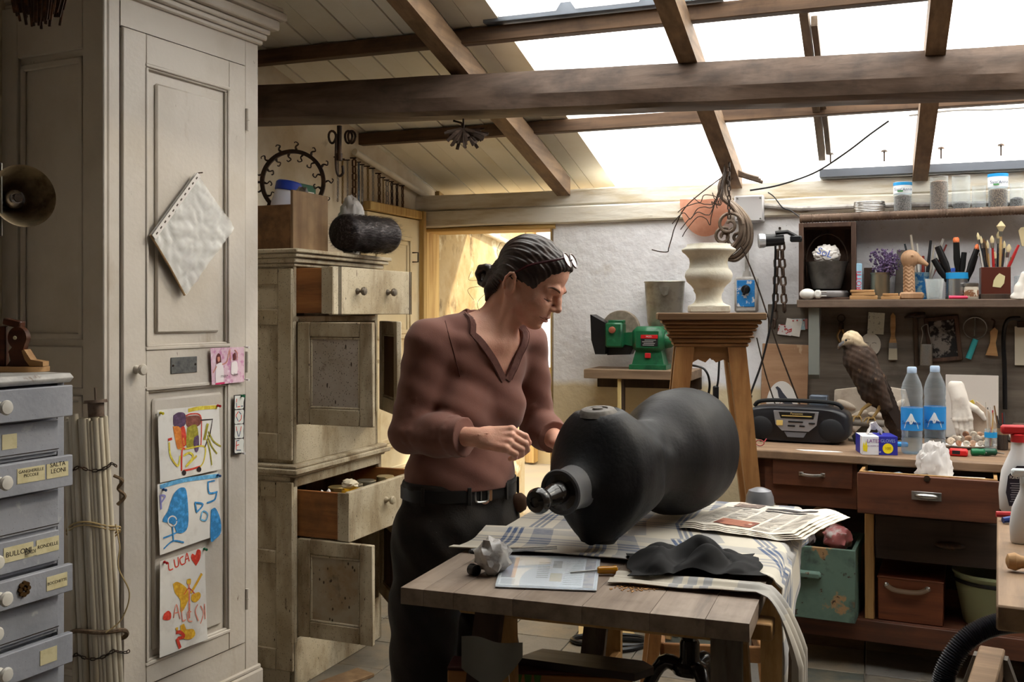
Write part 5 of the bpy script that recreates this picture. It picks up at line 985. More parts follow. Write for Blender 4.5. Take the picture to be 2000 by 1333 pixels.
# arms and hands
def arm(S, s_, e, w, g, rw=.027, stop=None):
    S.cone(s_, e, .056+g, .043+g, .025)
    if stop is None: S.cone(e, e.lerp(w, .35), .042+g, .041+g, .02); S.cone(e.lerp(w, .35), w, .041+g, rw+g, .01)
    else: S.chain([e, e.lerp(w, stop*.5), e.lerp(w, stop)], [.045+g, .046+g, .041+g], .02)
arm(B, SR, ER, WR, -.005); arm(B, SL, EL, WL, -.005)
def hand(S, wr, d, nb, s, curl, sc=1., th=(.75, -.45, -.35)):
    d = d.normalized(); nb = (nb-d*nb.dot(d)).normalized(); s = (s-d*s.dot(d)-nb*s.dot(nb)).normalized(); K = wr+d*.088*sc
    S.cone(wr-d*.02, wr+d*.02, .025*sc, .026*sc, .012, flat=(nb, .78))
    for i in range(4): S.cone(wr+d*.012+s*(i-1.5)*.010*sc, K+s*(i-1.5)*.0195*sc-d*(.004*abs(i-1.2)), .017*sc, .0118*sc, .008)
    for i, L_ in enumerate(((.041, .026, .021), (.044, .029, .022), (.041, .027, .021), (.033, .021, .019))):
        p = K+s*(i-1.5)*.0195*sc-d*(.004*abs(i-1.2)); pts = [p]; a = 0
        for j in range(3): a += math.radians(curl[i][j]); q = d*math.cos(a)-nb*math.sin(a)+s*(1.5-i)*.05; p = p+q.normalized()*L_[j]*sc; pts.append(p)
        S.chain(pts, [.0098*sc, .0090*sc, .0084*sc, .0070*sc], .0022); S.ell(pts[1]+nb*.002, (.0088, .0088, .0088), None, .003)
        S.ell(pts[0]+nb*.004, (.009, .009, .009), None, .006)
    b = wr+d*.022*sc-s*.020*sc-nb*.006; q = (d*th[0]+nb*th[1]+s*th[2]).normalized(); p1 = b+q*.040*sc; q2 = (q+s*.35-nb*.1).normalized(); p2 = p1+q2*.031*sc; p3 = p2+(q2+s*.3).normalized()*.024*sc
    S.chain([b, p1, p2, p3], [.017*sc, .0125*sc, .0105*sc, .0085*sc], .006)
    return K
hand(B, WR, Vector((.93, -.30, -.02)), Vector((.05, -.80, .60)), Vector((0, -.45, -.89)), ((38, 45, 30), (46, 48, 30), (52, 50, 30), (58, 52, 30)))
hand(B, WL, Vector((.7, -.5, -.25)), Vector((.3, -.2, .9)), Vector((.4, .6, 0)), ((25, 30, 20), (28, 34, 20), (32, 36, 20), (36, 36, 20)), .95)
for r_, t0 in ((.0009, -.002),): B.chain([WR+Vector((-.02, -.022, .012+t0)), WR+Vector((.02, -.030, .016+t0)), WR+Vector((.055, -.038, .012-t0))], [r_, r_, r_], .006)
body = B.mesh('body', m_skin, wm); del B
# jumper
m_jump = mat('brown_knit', (124, 82, 70), .88, layers=[('n', (106, 66, 57), 5, .42, .7), ('n', (124, 82, 70), 160, .5, .65, (1, 1, 1), .4)], bump=.0003, bscale=320, sheen=.15)
J = SDF((-.30, -.34, .88), (.34, .30, 1.56), .003); g = .008
trunk(J, g)
for r, s_ in ((1, SR), (-1, SL)): J.cone(nek+Rb*r*.045+Vector((0, 0, .014)), s_, .050, .058, .03); J.cone(nek+Rb*r*.05-Fb*.03+Vector((0, 0, .045)), s_+Vector((0, 0, .01)), .026, .045, .03); J.cone(nek+Fb*.075+Rb*r*.012+Vector((0, 0, -.028)), s_+Fb*.035+Vector((0, 0, .012)), .021, .022, .018); J.cone(nek-Fb*.055+Vector((0, 0, .045)), nek+Rb*r*.05-Fb*.03+Vector((0, 0, .045)), .026, .026, .02)
arm(J, SR, ER, WR, g+.003, stop=.80); arm(J, SL, EL, WL, g, stop=.62)
def foldring(S, a, b, t, r, k=.012, w=.006, tilt=(0, 0, 0)):
    c = a.lerp(b, t); ax = (b-a).normalized()+Vector(tilt); ax.normalize(); o1 = ax.orthogonal().normalized(); o2 = ax.cross(o1); pts = [c+(o1*math.cos(x)+o2*math.sin(x))*r for x in np.arange(0, 6.4, .5)]
    S.chain(pts, [w*(.6+.4*math.sin(i*1.7)) for i in range(len(pts))], k)
for t, tl in ((.62, (.5, 0, .1)), (.74, (.6, .2, 0)), (.86, (.8, 0, .2)), (.95, (.9, 0, .3))): foldring(J, SR, ER, t, .050-.004*t, .014, .007, tl)
for t in (.10, .22, .36, .52, .66): foldring(J, ER, WR, t, .049-.003*t, .012, .0065, (.0, .0, .5-.6*t))
for t in (.70, .84, .95): foldring(J, SL, EL, t, .047, .012, .006, (.4, 0, .2))
foldring(J, ER, WR, .785, .0475, .004, .004); foldring(J, EL, WL, .6, .046, .004, .004)
for c, ax in ((ER.lerp(WR, .80), (WR-ER).normalized()), (EL.lerp(WL, .62), (WL-EL).normalized())):
    sl_, X, Y, Z = J.sub(c-Vector((.06, .06, .06)), c+Vector((.07, .06, .06))); J.a[sl_] = np.maximum(J.a[sl_], ((X-c.x)*ax.x+(Y-c.y)*ax.y+(Z-c.z)*ax.z).astype(np.float32))
def vneck(X, Y, Z):
    r = (X-nek.x)*Rb.x+(Y-nek.y)*Rb.y; f = (X-nek.x)*Fb.x+(Y-nek.y)*Fb.y; zb = W(1000, 742, 2.8).z; al = .56
    wz_ = np.minimum((Z-zb)*.66, .088-.36*np.maximum(0, Z-nek.z)); wedge = np.maximum((np.abs(r-.004)-wz_)*.84, -(f+.03)); cyl_ = np.maximum(np.sqrt(r**2+(f-.01)**2)-.066, -(Z-(nek.z+.02)))
    return np.minimum(wedge, cyl_)
sl_, X, Y, Z = J.sub(J.lo, J.lo+J.n*J.vox); J.a = np.maximum(J.a, -vneck(X, Y, Z).astype(np.float32))
J.disp(lambda X, Y, Z: .0022*np.sin(X*38+Z*21)*np.sin(Y*31-Z*27)+.0012*np.sin(Z*90+X*40+Y*30))
sl_, X, Y, Z = J.sub(J.lo, J.lo+J.n*J.vox); hem = W(900, 947, 2.9).z; J.a = np.maximum(J.a, (hem-.012*(X-wai.x)-Z+0*Y).astype(np.float32))
jump = J.mesh('jumper', m_jump, wm); del J
from mathutils.bvhtree import BVHTree
bvh = BVHTree.FromPolygons([v.co for v in jump.data.vertices], [tuple(p.vertices) for p in jump.data.polygons])
zb = W(1000, 742, 2.8).z; band = []
for sg in (-1, 1):
    pts = []
    for i in range(15):
        z = lerp(zb-.004, nek.z+.062, i/14); r = .004+sg*(min((z-zb)*.66, .088-.36*max(0, z-nek.z))+.010); o = Vector((nek.x, nek.y, z))+Rb*r; hit = bvh.ray_cast(o+Fb*.4, -Fb); 
        if hit[0] is not None: pts.append(hit[0]+Fb*.0015)
    q = MB(); rs = []
    for i, p in enumerate(pts):
        t_ = (pts[min(i+1, len(pts)-1)]-pts[max(i-1, 0)]).normalized(); sd2 = t_.cross(Fb).normalized()*.011; rs.append([p-sd2-Fb*.002, p-sd2*.9+Fb*.003, p+sd2*.9+Fb*.003, p+sd2-Fb*.002])
    if len(rs) > 2: q.rings(rs); q.build('neckband', mat('brown_rib', (104, 68, 60), .85, layers=[('n', (88, 54, 48), 60, .45, .65)]), wm, 60)
    q = MB(); q.tube([p+((p-nek)*0)+Rb*sg*.014+Fb*.0025 for p in pts], .0011, 5); q.build('seam', mat('seam_thread', (84, 50, 44), .9), wm)
# raglan seam on the near shoulder
pts = []
for i in range(12):
    t = i/11; o = W(lerp(868, 905, t**.8), lerp(618, 745, t), 2.6); hit = bvh.ray_cast(o-Vector((0, .3, 0)), Vector((0, 1, 0)))
    if hit[0] is not None: pts.append(hit[0]+Vector((0, -.0006, 0)))
if len(pts) > 2: q = MB(); q.tube(pts, .0013, 5); q.build('seam', MATS['seam_thread'], wm)
# trousers
m_tr = mat('dark_canvas', (32, 28, 25), .85, layers=[('n', (46, 39, 34), 8, .45, .7), ('v', (190, 180, 170), 30, .02, .012, (1, 1, 1), .7)], bump=.0008, bscale=200, sheen=.1)
T_ = SDF((-.32, -.34, -.0), (.34, .36, 1.02), .0045)
HRt, KR, AR = W(852, 1075, 2.84), W(838, 1300, 2.80), Vector((-.10, -.09, .10)); HL, KL, AL = W(952, 1070, 2.97), W(966, 1300, 2.93), Vector((.10, .08, .10))
T_.ell(pel+Vector((0, 0, -.02)), (.200, .138, .13), BR, .03); T_.ell(wai+Vector((0, 0, -.03)), (.186, .128, .12), BR, .03)
for a, k_, f_ in ((HRt, KR, AR), (HL, KL, AL)): T_.chain([a, k_, f_], [.108, .085, .078], .05); T_.cone(f_, f_+Vector((0, 0, -.03)), .078, .08, .02)
T_.ell(HRt+Rb*.075+Vector((0, 0, -.16)), (.05, .075, .09), BR, .02)
T_.disp(lambda X, Y, Z: .0045*np.sin(X*30+Z*16)*np.sin(Y*26-Z*20)+.003*np.sin(Z*46+X*60)*np.sin(Y*44))
sl_, X, Y, Z = T_.sub(T_.lo, T_.lo+T_.n*T_.vox); wz = W(900, 934, 2.9).z; T_.a = np.maximum(T_.a, (Z-wz+.012*(X-wai.x)+0*Y).astype(np.float32)); T_.a = np.maximum(T_.a, (.035-Z+0*X+0*Y).astype(np.float32))
tro = T_.mesh('trousers', m_tr, wm); del T_
tb_ = BVHTree.FromPolygons([v.co for v in tro.data.vertices], [tuple(p.vertices) for p in tro.data.polygons])
def around(z, a, off=.0):
    d_ = Rb*math.cos(a)+Fb*math.sin(a); o = Vector((wai.x, wai.y, z)); hit = tb_.ray_cast(o+d_*.5, -d_); return (hit[0] if hit[0] is not None else o+d_*.17)+d_*off
zc_ = W(900, 955, 2.9).z; q = MB(); rs = []
for i in range(64):
    a = 2*math.pi*i/64; c = around(zc_, a); d_ = Rb*math.cos(a)+Fb*math.sin(a); rs.append([c+Up*.017+d_*-.004, c+Up*.017+d_*.004, c-Up*.017+d_*.004, c-Up*.017+d_*-.004])
q.rings(rs, closed=True); q.build('belt', mat('black_leather', (22, 20, 20), .4), wm)
ab = math.pi/2-.12; c = around(zc_, ab, .007); d_ = Rb*math.cos(ab)+Fb*math.sin(ab); tn = Up.cross(d_).normalized(); q = MB()
q.tube([c+tn*(.021*math.copysign(abs(math.cos(t))**.5, math.cos(t)))+Up*(.020*math.copysign(abs(math.sin(t))**.5, math.sin(t))) for t in np.arange(0, 6.28, .35)], .0032, 8, True); q.tube([c-tn*.002+Up*.017, c-tn*.002-Up*.017], .002, 6); q.build('buckle', m_steel, wm)
q = MB(); c2 = around(zc_, ab+.22, .006); q.box(c2, (.012, .006, .04), .002, Matrix((tn, d_, Up)).transposed()); q.build('belt_keeper', mat('brown_leather', (124, 88, 58), .6), wm)
for a in (.35, 1.15, 2.15, 2.8): c2 = around(zc_, a, .006); d_ = Rb*math.cos(a)+Fb*math.sin(a); q = MB(); q.box(c2, (.012, .005, .05), .002, Matrix((Up.cross(d_).normalized(), d_, Up)).transposed()); q.build('belt_loop', m_tr, wm)
c2 = around(W(900, 985, 2.9).z, 2.62, .012); q = MB(); q.ell((0, 0, 0), (.03, .02, .03), 14, 10); q.v = [(v[0]*(1+.3*nz(v[0]*60, v[2]*60)), v[1], v[2]*(1+.3*nz(v[2]*60, v[0]*60))) for v in q.v]; q.v = [tuple(Vector(v)+c2) for v in q.v]; q.build('pocket_rag', mat('brown_rag', (86, 62, 48), .9), wm)
for a, f_ in ((1, AR), (2, AL)):
    q = MB(); b_ = Vector((f_.x, f_.y, 0)); q.ell(b_+Fb*.07+Vector((0, 0, .045)), (.05, .125, .045), 18, 12, BR); q.v = [(x, y, max(z, .004)) for x, y, z in q.v]; q.build('shoe', m_black, wm)
# hair
m_hair = mat('dark_hair', (40, 28, 24), .42, layers=[('n', (58, 38, 30), 60, .45, .7, (1, .25, 1)), ('n', (96, 78, 70), 90, .68, .76, (1, .2, 1), .7)], bump=.0008, bscale=300, bstretch=(.3, .3, 1), spec=.5)
A_ = SDF(tuple(hC-Vector((.22, .18, .18))), tuple(hC+Vector((.18, .18, .18))), .0022)
A_.ell(hp(-.020, .030), (.1035, .094, .0795), HR, .01); A_.ell(hp(.046, .062), (.046, .046, .058), HR, .02)
A_.cone(hp(-.05, -.0, .042), hp(-.078, -.062, .022), .034, .030, .02); A_.cone(hp(-.05, -.0, -.042), hp(-.078, -.062, -.022), .034, .030, .02); A_.ell(hp(.150, -.060), (.126, .160, .2), HR, .006, '-'); A_.ell(hp(.035, -.146), (.095, .112, .2), HR, .006, '-'); A_.ell(hp(-.02, -.03), (.09, .075, .0695), HR, .004, '-')
A_.cone(hp(-.10, -.03), hp(-.122, -.058), .032, .02, .02)
rx, ry, rz = [np.array(v) for v in (hf, hu, hr_)]
def strands(X, Y, Z):
    x, y, z = X-hC.x, Y-hC.y, Z-hC.z; f = x*rx[0]+y*rx[1]+z*rx[2]; u = x*ry[0]+y*ry[1]+z*ry[2]; r = x*rz[0]+y*rz[1]+z*rz[2]; ph = np.arctan2(r, (u+.06)+(f+.12)*.25)
    return .0012*np.sin(ph*46+5*np.sin(f*24))+.0009*np.sin(ph*110+f*30)
A_.disp(strands)
for i in range(9):
    a = i*.9; A_.chain([hp(-.135+.022*math.cos(a+t), -.062+.026*math.sin(a+t), .018*math.sin(a*1.3+t*.6)) for t in (0, .8, 1.6, 2.4)], [.009, .011, .010, .007], .002)
A_.chain([hp(-.092, -.06, .02), hp(-.09, -.085, .035), hp(-.085, -.115, .03)], [.02, .014, .005], .01)
hair = A_.mesh('hair', m_hair, wm); del A_
for k, pts in enumerate(([(-.10, -.08, .03), (-.135, -.10, .03), (-.15, -.12, .03), (-.12, -.135, .03)], [(-.11, .0, .0), (-.135, .015, .0), (-.14, .045, 0), (-.12, .05, 0)], [(-.14, -.08, .01), (-.17, -.095, .01), (-.175, -.07, .01)], [(-.09, -.09, .04), (-.10, -.13, .045), (-.08, -.15, .05), (-.06, -.145, .05)])):
    q = MB(); q.tube(spline([hp(*p) for p in pts], 8), .0006, 5); q.build('hair_strand', m_hair, wm)
bb = BVHTree.FromPolygons([v.co for v in body.data.vertices], [tuple(p.vertices) for p in body.data.polygons])
def on_face(u, r, off=0., side=0.):
    d_ = (hf+hr_*side).normalized(); o = hp(.06, u, r); hit = bb.ray_cast(o+d_*.2, -d_); return (hit[0] if hit[0] is not None else o)+d_*off
for r in (-1, 1):
    q = MB(); q.tube(spline([on_face(.010, r*.010, .0005, r*.3), on_face(.0155, r*.022, .0008, r*.4), on_face(.0165, r*.034, .0008, r*.6), on_face(.010, r*.047, .0004, r*.9)], 5), [.0014, .002, .0025, .0028, .003]+[.003]*5+[.0026, .0022, .0018, .0013, .001, .0008], 8); q.build('eyebrow', mat('brow_hair', (104, 74, 60), .8), wm)
    q = MB(); q.tube(spline([on_face(-.020, r*.018, .0004, r*.3), on_face(-.0235, r*.030, .0008, r*.5), on_face(-.0215, r*.043, .0004, r*.8)], 5), .0013, 5); q.build('eyelash', m_hair, wm)
for u0, w0 in ((-.0705, .0030), (-.083, .0038)):
    q = MB(); n = 13; q.tube([on_face(u0+(-.0035 if u0 > -.08 else .003)*(abs(i/6-1))**1.6, (i/6-1)*.020, -.0014, (i/6-1)*.5) for i in range(n)], [max(.0008, w0*(1-abs(i/6-1)**2.2)) for i in range(n)], 8); q.build('lip', mat('lip_skin', (190, 124, 108), .5, sss=.1), wm)
q = MB(); q.tube([on_face(-.0768+.001*abs(i/6-1), (i/6-1)*.023, .0002, (i/6-1)*.5) for i in range(13)], .0009, 5); q.build('mouth_line', mat('mouth_dark', (96, 48, 42), .6), wm)
# glasses pushed up on the head
m_fr = mat('dark_red_frame', (52, 18, 22), .25); gl = bpy.data.objects.new('glasses', None); COL.objects.link(gl); gl.parent = wm
gn = (hf*.62+hu*.78).normalized(); gu = (hf*-.78+hu*.62).normalized()
for r in (-1, 1):
    c = hp(.070, .103, r*.031); ring = [c+hr_*.0265*math.cos(t)+gu*.0215*math.sin(t)*-1 for t in np.arange(0, 6.28, .3)]; q = MB(); q.tube(ring, .0024, 7, True); q.build('rim', m_fr, gl)
    q = MB(); n = len(ring); q.add([tuple(p) for p in ring]+[tuple(c)], [(i, (i+1) % n, n) for i in range(n)]); q.build('lens', glassy('spectacle_lens', (250, 244, 236), .7, .03), gl, 0)
    q = MB(); q.tube(spline([c+hr_*r*.025+gu*.006, hp(.052, .090, r*.073), hp(.0, .045, r*.084), hp(-.030, .005, r*.080), hp(-.045, -.012, r*.076)], 6), .0044, 7, flat=.7); q.build('temple_arm', m_fr, gl)
q = MB(); q.tube([hp(.070, .103, -.008), hp(.074, .107, 0), hp(.070, .103, .008)], .0022, 6); q.build('bridge', m_fr, gl)
# thread held in the fingers
# ================================================================ modelling stand with urn, grinder shelf, things on the back wall
def at(name, label, cat, px, py, b, rot=RZ, group=None):
    """a thing whose base is seen at a photo pixel, standing at room depth b; returns it with metres per pixel there"""
    p = PB(px, py, b); t = thing(name, label, cat, p, rot, group); return t, p.y/F
m_oak = wood('stand_oak', (168, 122, 74), (132, 88, 48), 2, 1, .5, (104, 70, 42)); m_oak2 = wood('stand_oak_flat', (150, 106, 64), (116, 78, 44), 0, 1, .5, (92, 62, 38))
YS = 3.45; k = YS/F; zt = H+(HY-611)*k; sp = P(1384, 611, YS); st = thing('modelling_stand', 'tall oak stand with moulded square top and four splayed legs', 'stand', (sp.x, sp.y, 0), D2(-7)); hz_ = zt/k
def zz_(y): return hz_-(y-611)
q = MB(k); q.bx(-100, 100, -90, 90, zz_(625), zz_(611), 2); q.build('top_slab', wood('stand_top', (126, 98, 70), (98, 72, 48), 0, 1, .6), st)
for e, y0, y1 in ((92, 625, 633), (86, 633, 640), (84, 640, 646), (78, 646, 654), (80, 654, 659), (74, 659, 668), (70, 668, 676)): MB(k).bx(-e, e, -e*.9, e*.9, zz_(y1), zz_(y0), 2.5).build('top_moulding', m_oak2, st)
for sx in (-1, 1):
    for sy in (-1, 1):
        q = MB(k); c0 = Vector((sx*48, sy*44, 0)); 
        q.rings([[Vector((c0.x*1+sx*t*78+dx*w_, c0.y+sy*t*66+dy*w_, zz_(676)*(1-t))) for dx, dy in ((-1, -1), (1, -1), (1, 1), (-1, 1))] for t, w_ in ((0, 17), (.02, 17), (.16, 16), (.5, 12), (1, 10))]); q.build('leg', m_oak, st)
for ang in range(4):
    q = MB(k); out = [(-34, zz_(676)), (34, zz_(676)), (34, zz_(706)), (24, zz_(700)), (10, zz_(706)), (0, zz_(696)), (-10, zz_(706)), (-24, zz_(700)), (-34, zz_(706))]; q.tr = Matrix.Rotation(ang*math.pi/2, 4, 'Z'); q.prism(out, -54, -46); q.build('apron', m_oak2, st)
for ang in range(4):
    q = MB(k); q.tr = Matrix.Rotation(ang*math.pi/2, 4, 'Z'); q.bx(-90, 90, -96, -86, zz_(1260), zz_(1230), 2); q.build('stretcher', m_oak2, st)
ur = thing('stone_urn', 'weathered cream stone urn standing on the oak stand', 'urn', (sp.x, sp.y, zt+.0005), D2(-7)); q = MB(k/3.333)
prof = [(128, 12), (130, 42), (126, 48), (110, 54), (92, 66), (82, 92), (84, 120), (97, 142), (95, 152), (112, 174), (142, 202), (153, 235), (152, 252), (142, 272), (130, 284), (126, 290), (120, 322), (126, 352), (148, 378), (170, 395), (174, 405), (172, 412), (142, 430), (139, 444), (122, 446), (112, 420), (104, 340), (90, 300)]
m_urn = mat('urn_stone', (206, 200, 184), .85, layers=[('n', (178, 164, 134), 9, .5, .72), ('n', (120, 106, 82), 16, .66, .78)], bump=.002, bscale=60); q.lathe(prof, 56); q.build('bowl', m_urn, ur, 50); q = MB(k/3.333); q.bx(-128, 128, -128, 128, 0, 46, 6); q.build('plinth', m_urn, ur)
c = PZ(1484, 984, TZ+.014); t = thing('steel_bowl', 'grey upturned metal bowl at the far table corner behind the newspaper', 'bowl', c); q = MB(); q.lathe([(.044, 0), (.043, .004), (.041, .022), (.034, .040), (.015, .048), (.003, .049)], 28); q.build('shell', mat('grey_bowl', (132, 132, 136), .4, .5), t)
# --- grinder on its shelf
bz = PB(1240, 722, 4.80); ga = Matrix.Rotation(-RZ, 3, 'Z') @ PB(1140, 722, 4.74); gb = Matrix.Rotation(-RZ, 3, 'Z') @ PB(1352, 722, 4.74); ZS = bz.z
gs = thing('grinder_shelf', 'narrow board shelf under the green bench grinder', 'shelf', R(ga.x, 4.74, ZS-.045), RZ)
MB().bx(0, gb.x-ga.x, 0, .28, 0, .0445, .003).build('board', wood('shelf_board', (146, 122, 98), (114, 92, 72), 0, 1, .7), gs)
q = MB(); xx = .165; q.bx(xx, xx+.018, .02, .05, -.55, 0, .002); q.build('post', mat('post_cream', (214, 190, 130), .6), gs); MB().bx(xx+.018, xx+.03, .03, .06, -.55, 0).build('post', m_darkw, gs); MB().bx(.0, gb.x-ga.x, .255, .28, -.06, 0, .002).build('wall_batten', m_darkw, gs)
k = PB(1240, 700, 4.86).y/F; m_gr = mat('machine_green', (24, 92, 58), .42, layers=[('n', (46, 112, 78), 30, .6, .75), ('n', (16, 64, 42), 12, .55, .7)], coat=.2)
gp = PB(1270, 727, 4.86); gr = thing('bench_grinder', 'green bench grinder with a stone wheel and black guard on the wall shelf', 'grinder', (gp.x, gp.y, ZS), RZ)
q = MB(k); q.rings([[(-36, -26, 0), (36, -26, 0), (36, 26, 0), (-36, 26, 0)], [(-36, -26, 9), (36, -26, 9), (36, 26, 9), (-36, 26, 9)], [(-31, -22, 10), (31, -22, 10), (31, 22, 10), (-31, 22, 10)], [(-25, -18, 36), (25, -18, 36), (25, 18, 36), (-25, 18, 36)]]); q.build('base', m_gr, gr)
q = MB(k); q.box((0, 0, 58), (62, 54, 50), 9); q.build('motor_housing', m_gr, gr); q = MB(k); q.lathe([(16, 0), (14, 12), (9, 18)], 20, (30, 0, 56), (1, 0, 0)); q.build('end_bell', m_gr, gr); q = MB(k); q.cyl((46, 0, 56), (58, 0, 56), 4); q.lathe([(7, 0), (7, 4)], 12, (50, 0, 56), (1, 0, 0)); q.build('shaft', m_steel, gr)
q = MB(k); q.rings([[(-30, -14, 44), (-30, 14, 44), (-30, 14, 72), (-30, -14, 72)], [(-52, -10, 48), (-52, 10, 48), (-52, 10, 70), (-52, -10, 70)]]); q.build('arm_neck', m_gr, gr); q = MB(k); q.box((-66, -12, 66), (34, 34, 48), 3); q.box((-64, -10, 92), (30, 20, 6), 1); q.build('gear_housing', m_gr, gr)
q = MB(k); q.lathe([(6.5, 0), (6.5, 5), (5, 6)], 16, (-68, -29, 76), (0, -1, 0)); q.build('adjust_knob', mat('rust_knob', (150, 84, 62), .5), gr)
q = MB(k); q.lathe([(37, 0), (38, 1), (38, 15), (37, 16), (8, 16.5)], 44, (-62, 8, 76), (0, 1, 0)); q.build('stone_wheel', mat('grit_stone', (138, 126, 112), .9, layers=[('n', (112, 100, 88), 40, .4, .7)]), gr)
q = MB(k); q.prism([(-114, 106), (-84, 90), (-84, 28), (-104, 28), (-112, 56)], -24, 20); q.prism([(-84, 74), (-40, 66), (-32, 40), (-38, 28), (-84, 26)], -8, 20); q.build('guard', m_black, gr)
q = MB(k); q.box((0, -22, 27), (11, 5, 10), 1); q.build('switch', mat('red_switch', (190, 36, 44), .4), gr); q = MB(k); q.box((4, -27.5, 56), (33, 1, 22), .3); lb_ = q.build('plate', mat('plate_black', (34, 34, 36), .4), gr); q = MB(k); q.box((4, -28.2, 63.5), (33, .6, 7), .2); q.build('plate_band', mat('plate_red', (200, 30, 36), .4), lb_)
text('MOD.', .012, m_paper, lb_, (4*k, -29*k, 63.5*k)); 
for i in range(4): q = MB(k); q.box((4+rn(-3, 3), -28.2, 57-i*3.2), (22, .4, 1.2)); q.build('print_line', mat('plate_print', (170, 170, 170), .5), lb_, 0)
t, k = at('steel_bucket', 'tall galvanised steel pail behind the grinder', 'bucket', 1298, 727, 4.955); t.location.z = ZS; k = PB(1298, 640, 4.955).y/F; q = MB(k); q.lathe([(20, 0), (20, 78), (31, 80), (32, 84), (34, 90), (39.5, 166), (41, 169), (40, 170), (38, 167), (32, 90)], 36, sy=.5); q.build('body', mat('galvanised', (168, 164, 154), .38, .85, layers=[('n', (128, 122, 112), 14, .45, .7)]), t, 30); q = MB(k); q.prism([(-6, 158), (14, 158), (10, 144), (4, 140), (-2, 146)], -24, -17); q.build('spout_lug', MATS['galvanised'], t)
# --- electrical boxes, conduits and cables
t, k = at('junction_box', 'large pale grey junction box on the wall below the rafter end', 'junction box', 1464, 435, 4.985); q = MB(k); q.box((0, 0, 26), (56, 26, 52), 2); q.build('box', mat('pale_grey_plastic', (196, 194, 196), .5), t); q = MB(k); q.box((0, -13.5, 26), (52, 2, 48), 1); q.build('cover', MATS['pale_grey_plastic'], t)
for dx, dz in ((-22, 6), (22, 6), (-22, 46), (22, 46)): q = MB(k); q.lathe([(2, 0), (1.6, 1)], 8, (dx, -14.5, dz), (0, -1, 0)); q.build('screw', m_steel, t)
t, k = at('switch_box', 'worn grey switch box with a blue plate and black rotary knob', 'switch', 1458, 612, 4.985); m_sb = mat('dirty_grey_plastic', (176, 172, 168), .6, layers=[('n', (136, 130, 124), 20, .5, .7)]); q = MB(k); q.box((0, 0, 36), (44, 24, 70), 4); q.build('housing', m_sb, t); q = MB(k); q.box((0, -12.5, 38), (34, 2, 52), 1); bp_ = q.build('blue_plate', mat('worn_blue', (38, 122, 190), .5, layers=[('n', (206, 206, 206), 34, .54, .6)]), t)
q = MB(k); q.lathe([(9, 0), (8, 8), (7, 9)], 20, (0, -13, 46), (0, -1, 0)); q.box((0, -22, 43), (5, 6, 18), 1.5, Matrix.Rotation(.3, 3, 'Y')); q.build('rotary_knob', m_black, t); text('ON', 7*k, m_paper, bp_, (-13*k, -14*k, 46*k)); q = MB(k); q.cyl((0, 6, 70), (0, 6, 168), 4); q.lathe([(9, 0), (7, 12)], 12, (0, 4, 70)); q.build('conduit', m_sb, t); q = MB(k); q.box((2, 0, -18), (34, 20, 34), 3); q.build('lower_box', m_sb, t)
q = MB(); q.tube([PB(1493, 402, 4.98), PB(1560, 408, 4.975), PB(1700, 402, 4.97), PB(2010, 396, 4.97)], .012, 8); tag(q.build('wall_conduit', m_sb), 'pale conduit running along the wall behind the bottle jars', 'conduit')
def cable(label, pts, r, m=m_black, name='cable', n=8): q = MB(); q.tube(spline(pts, n), r, 6); return tag(q.build(name, m), label, 'cable')
cable('thin black wire slung from the purlin down to the junction box', [PB(1735, 237, 4.42), PB(1700, 262, 4.5), PB(1650, 300, 4.6), PB(1590, 338, 4.75), PB(1520, 362, 4.9), PB(1465, 372, 4.93)], .0045)
cable('wiggly thin black wire from the junction box to the pipe shelf', [PB(1500, 376, 4.975), PB(1512, 385, 4.97), PB(1528, 405, 4.96), PB(1545, 412, 4.96), PB(1562, 424, 4.9)], .003)
cable('pale wire stapled along the purlin', [PB(1775, 226, 4.39), PB(1860, 216, 4.39), PB(1940, 214, 4.39), PB(2010, 210, 4.39)], .004, m_sb)
c1 = cable('black cable with an inline switch hanging behind the oak stand', [PB(1405, 690, 4.9), PB(1403, 740, 4.9), PB(1398, 775, 4.9), PB(1396, 850, 4.92), PB(1392, 930, 4.95)], .005); q = MB(); p = PB(1398, 768, 4.9); q.box(p, (.028, .022, .07), .006); q.build('inline_switch', m_black, c1)
c2 = cable('black cable with a plug hanging in front of the plywood square', [PB(1515, 470, 4.90), PB(1510, 600, 4.9), PB(1490, 700, 4.88), PB(1466, 770, 4.85), PB(1460, 800, 4.84)], .005); q = MB(); q.cyl(PB(1464, 772, 4.85), PB(1460, 796, 4.845), .014, .009); q.build('plug', m_black, c2)
cable('long thin rod-like wire slanting across the plywood square', [PB(1448, 480, 4.79), PB(1480, 560, 4.79), PB(1520, 680, 4.79), PB(1564, 795, 4.79)], .0035, m_iron, 'thin_rod'); cable('second thin wire crossing the bird picture', [PB(1478, 660, 4.76), PB(1495, 730, 4.76), PB(1514, 790, 4.76)], .003, m_iron, 'thin_rod')
cable('black cable looping out beside the grinder shelf', [PB(1352, 714, 4.85), PB(1376, 722, 4.82), PB(1386, 750, 4.84), PB(1380, 800, 4.9), PB(1378, 900, 4.95)], .006)
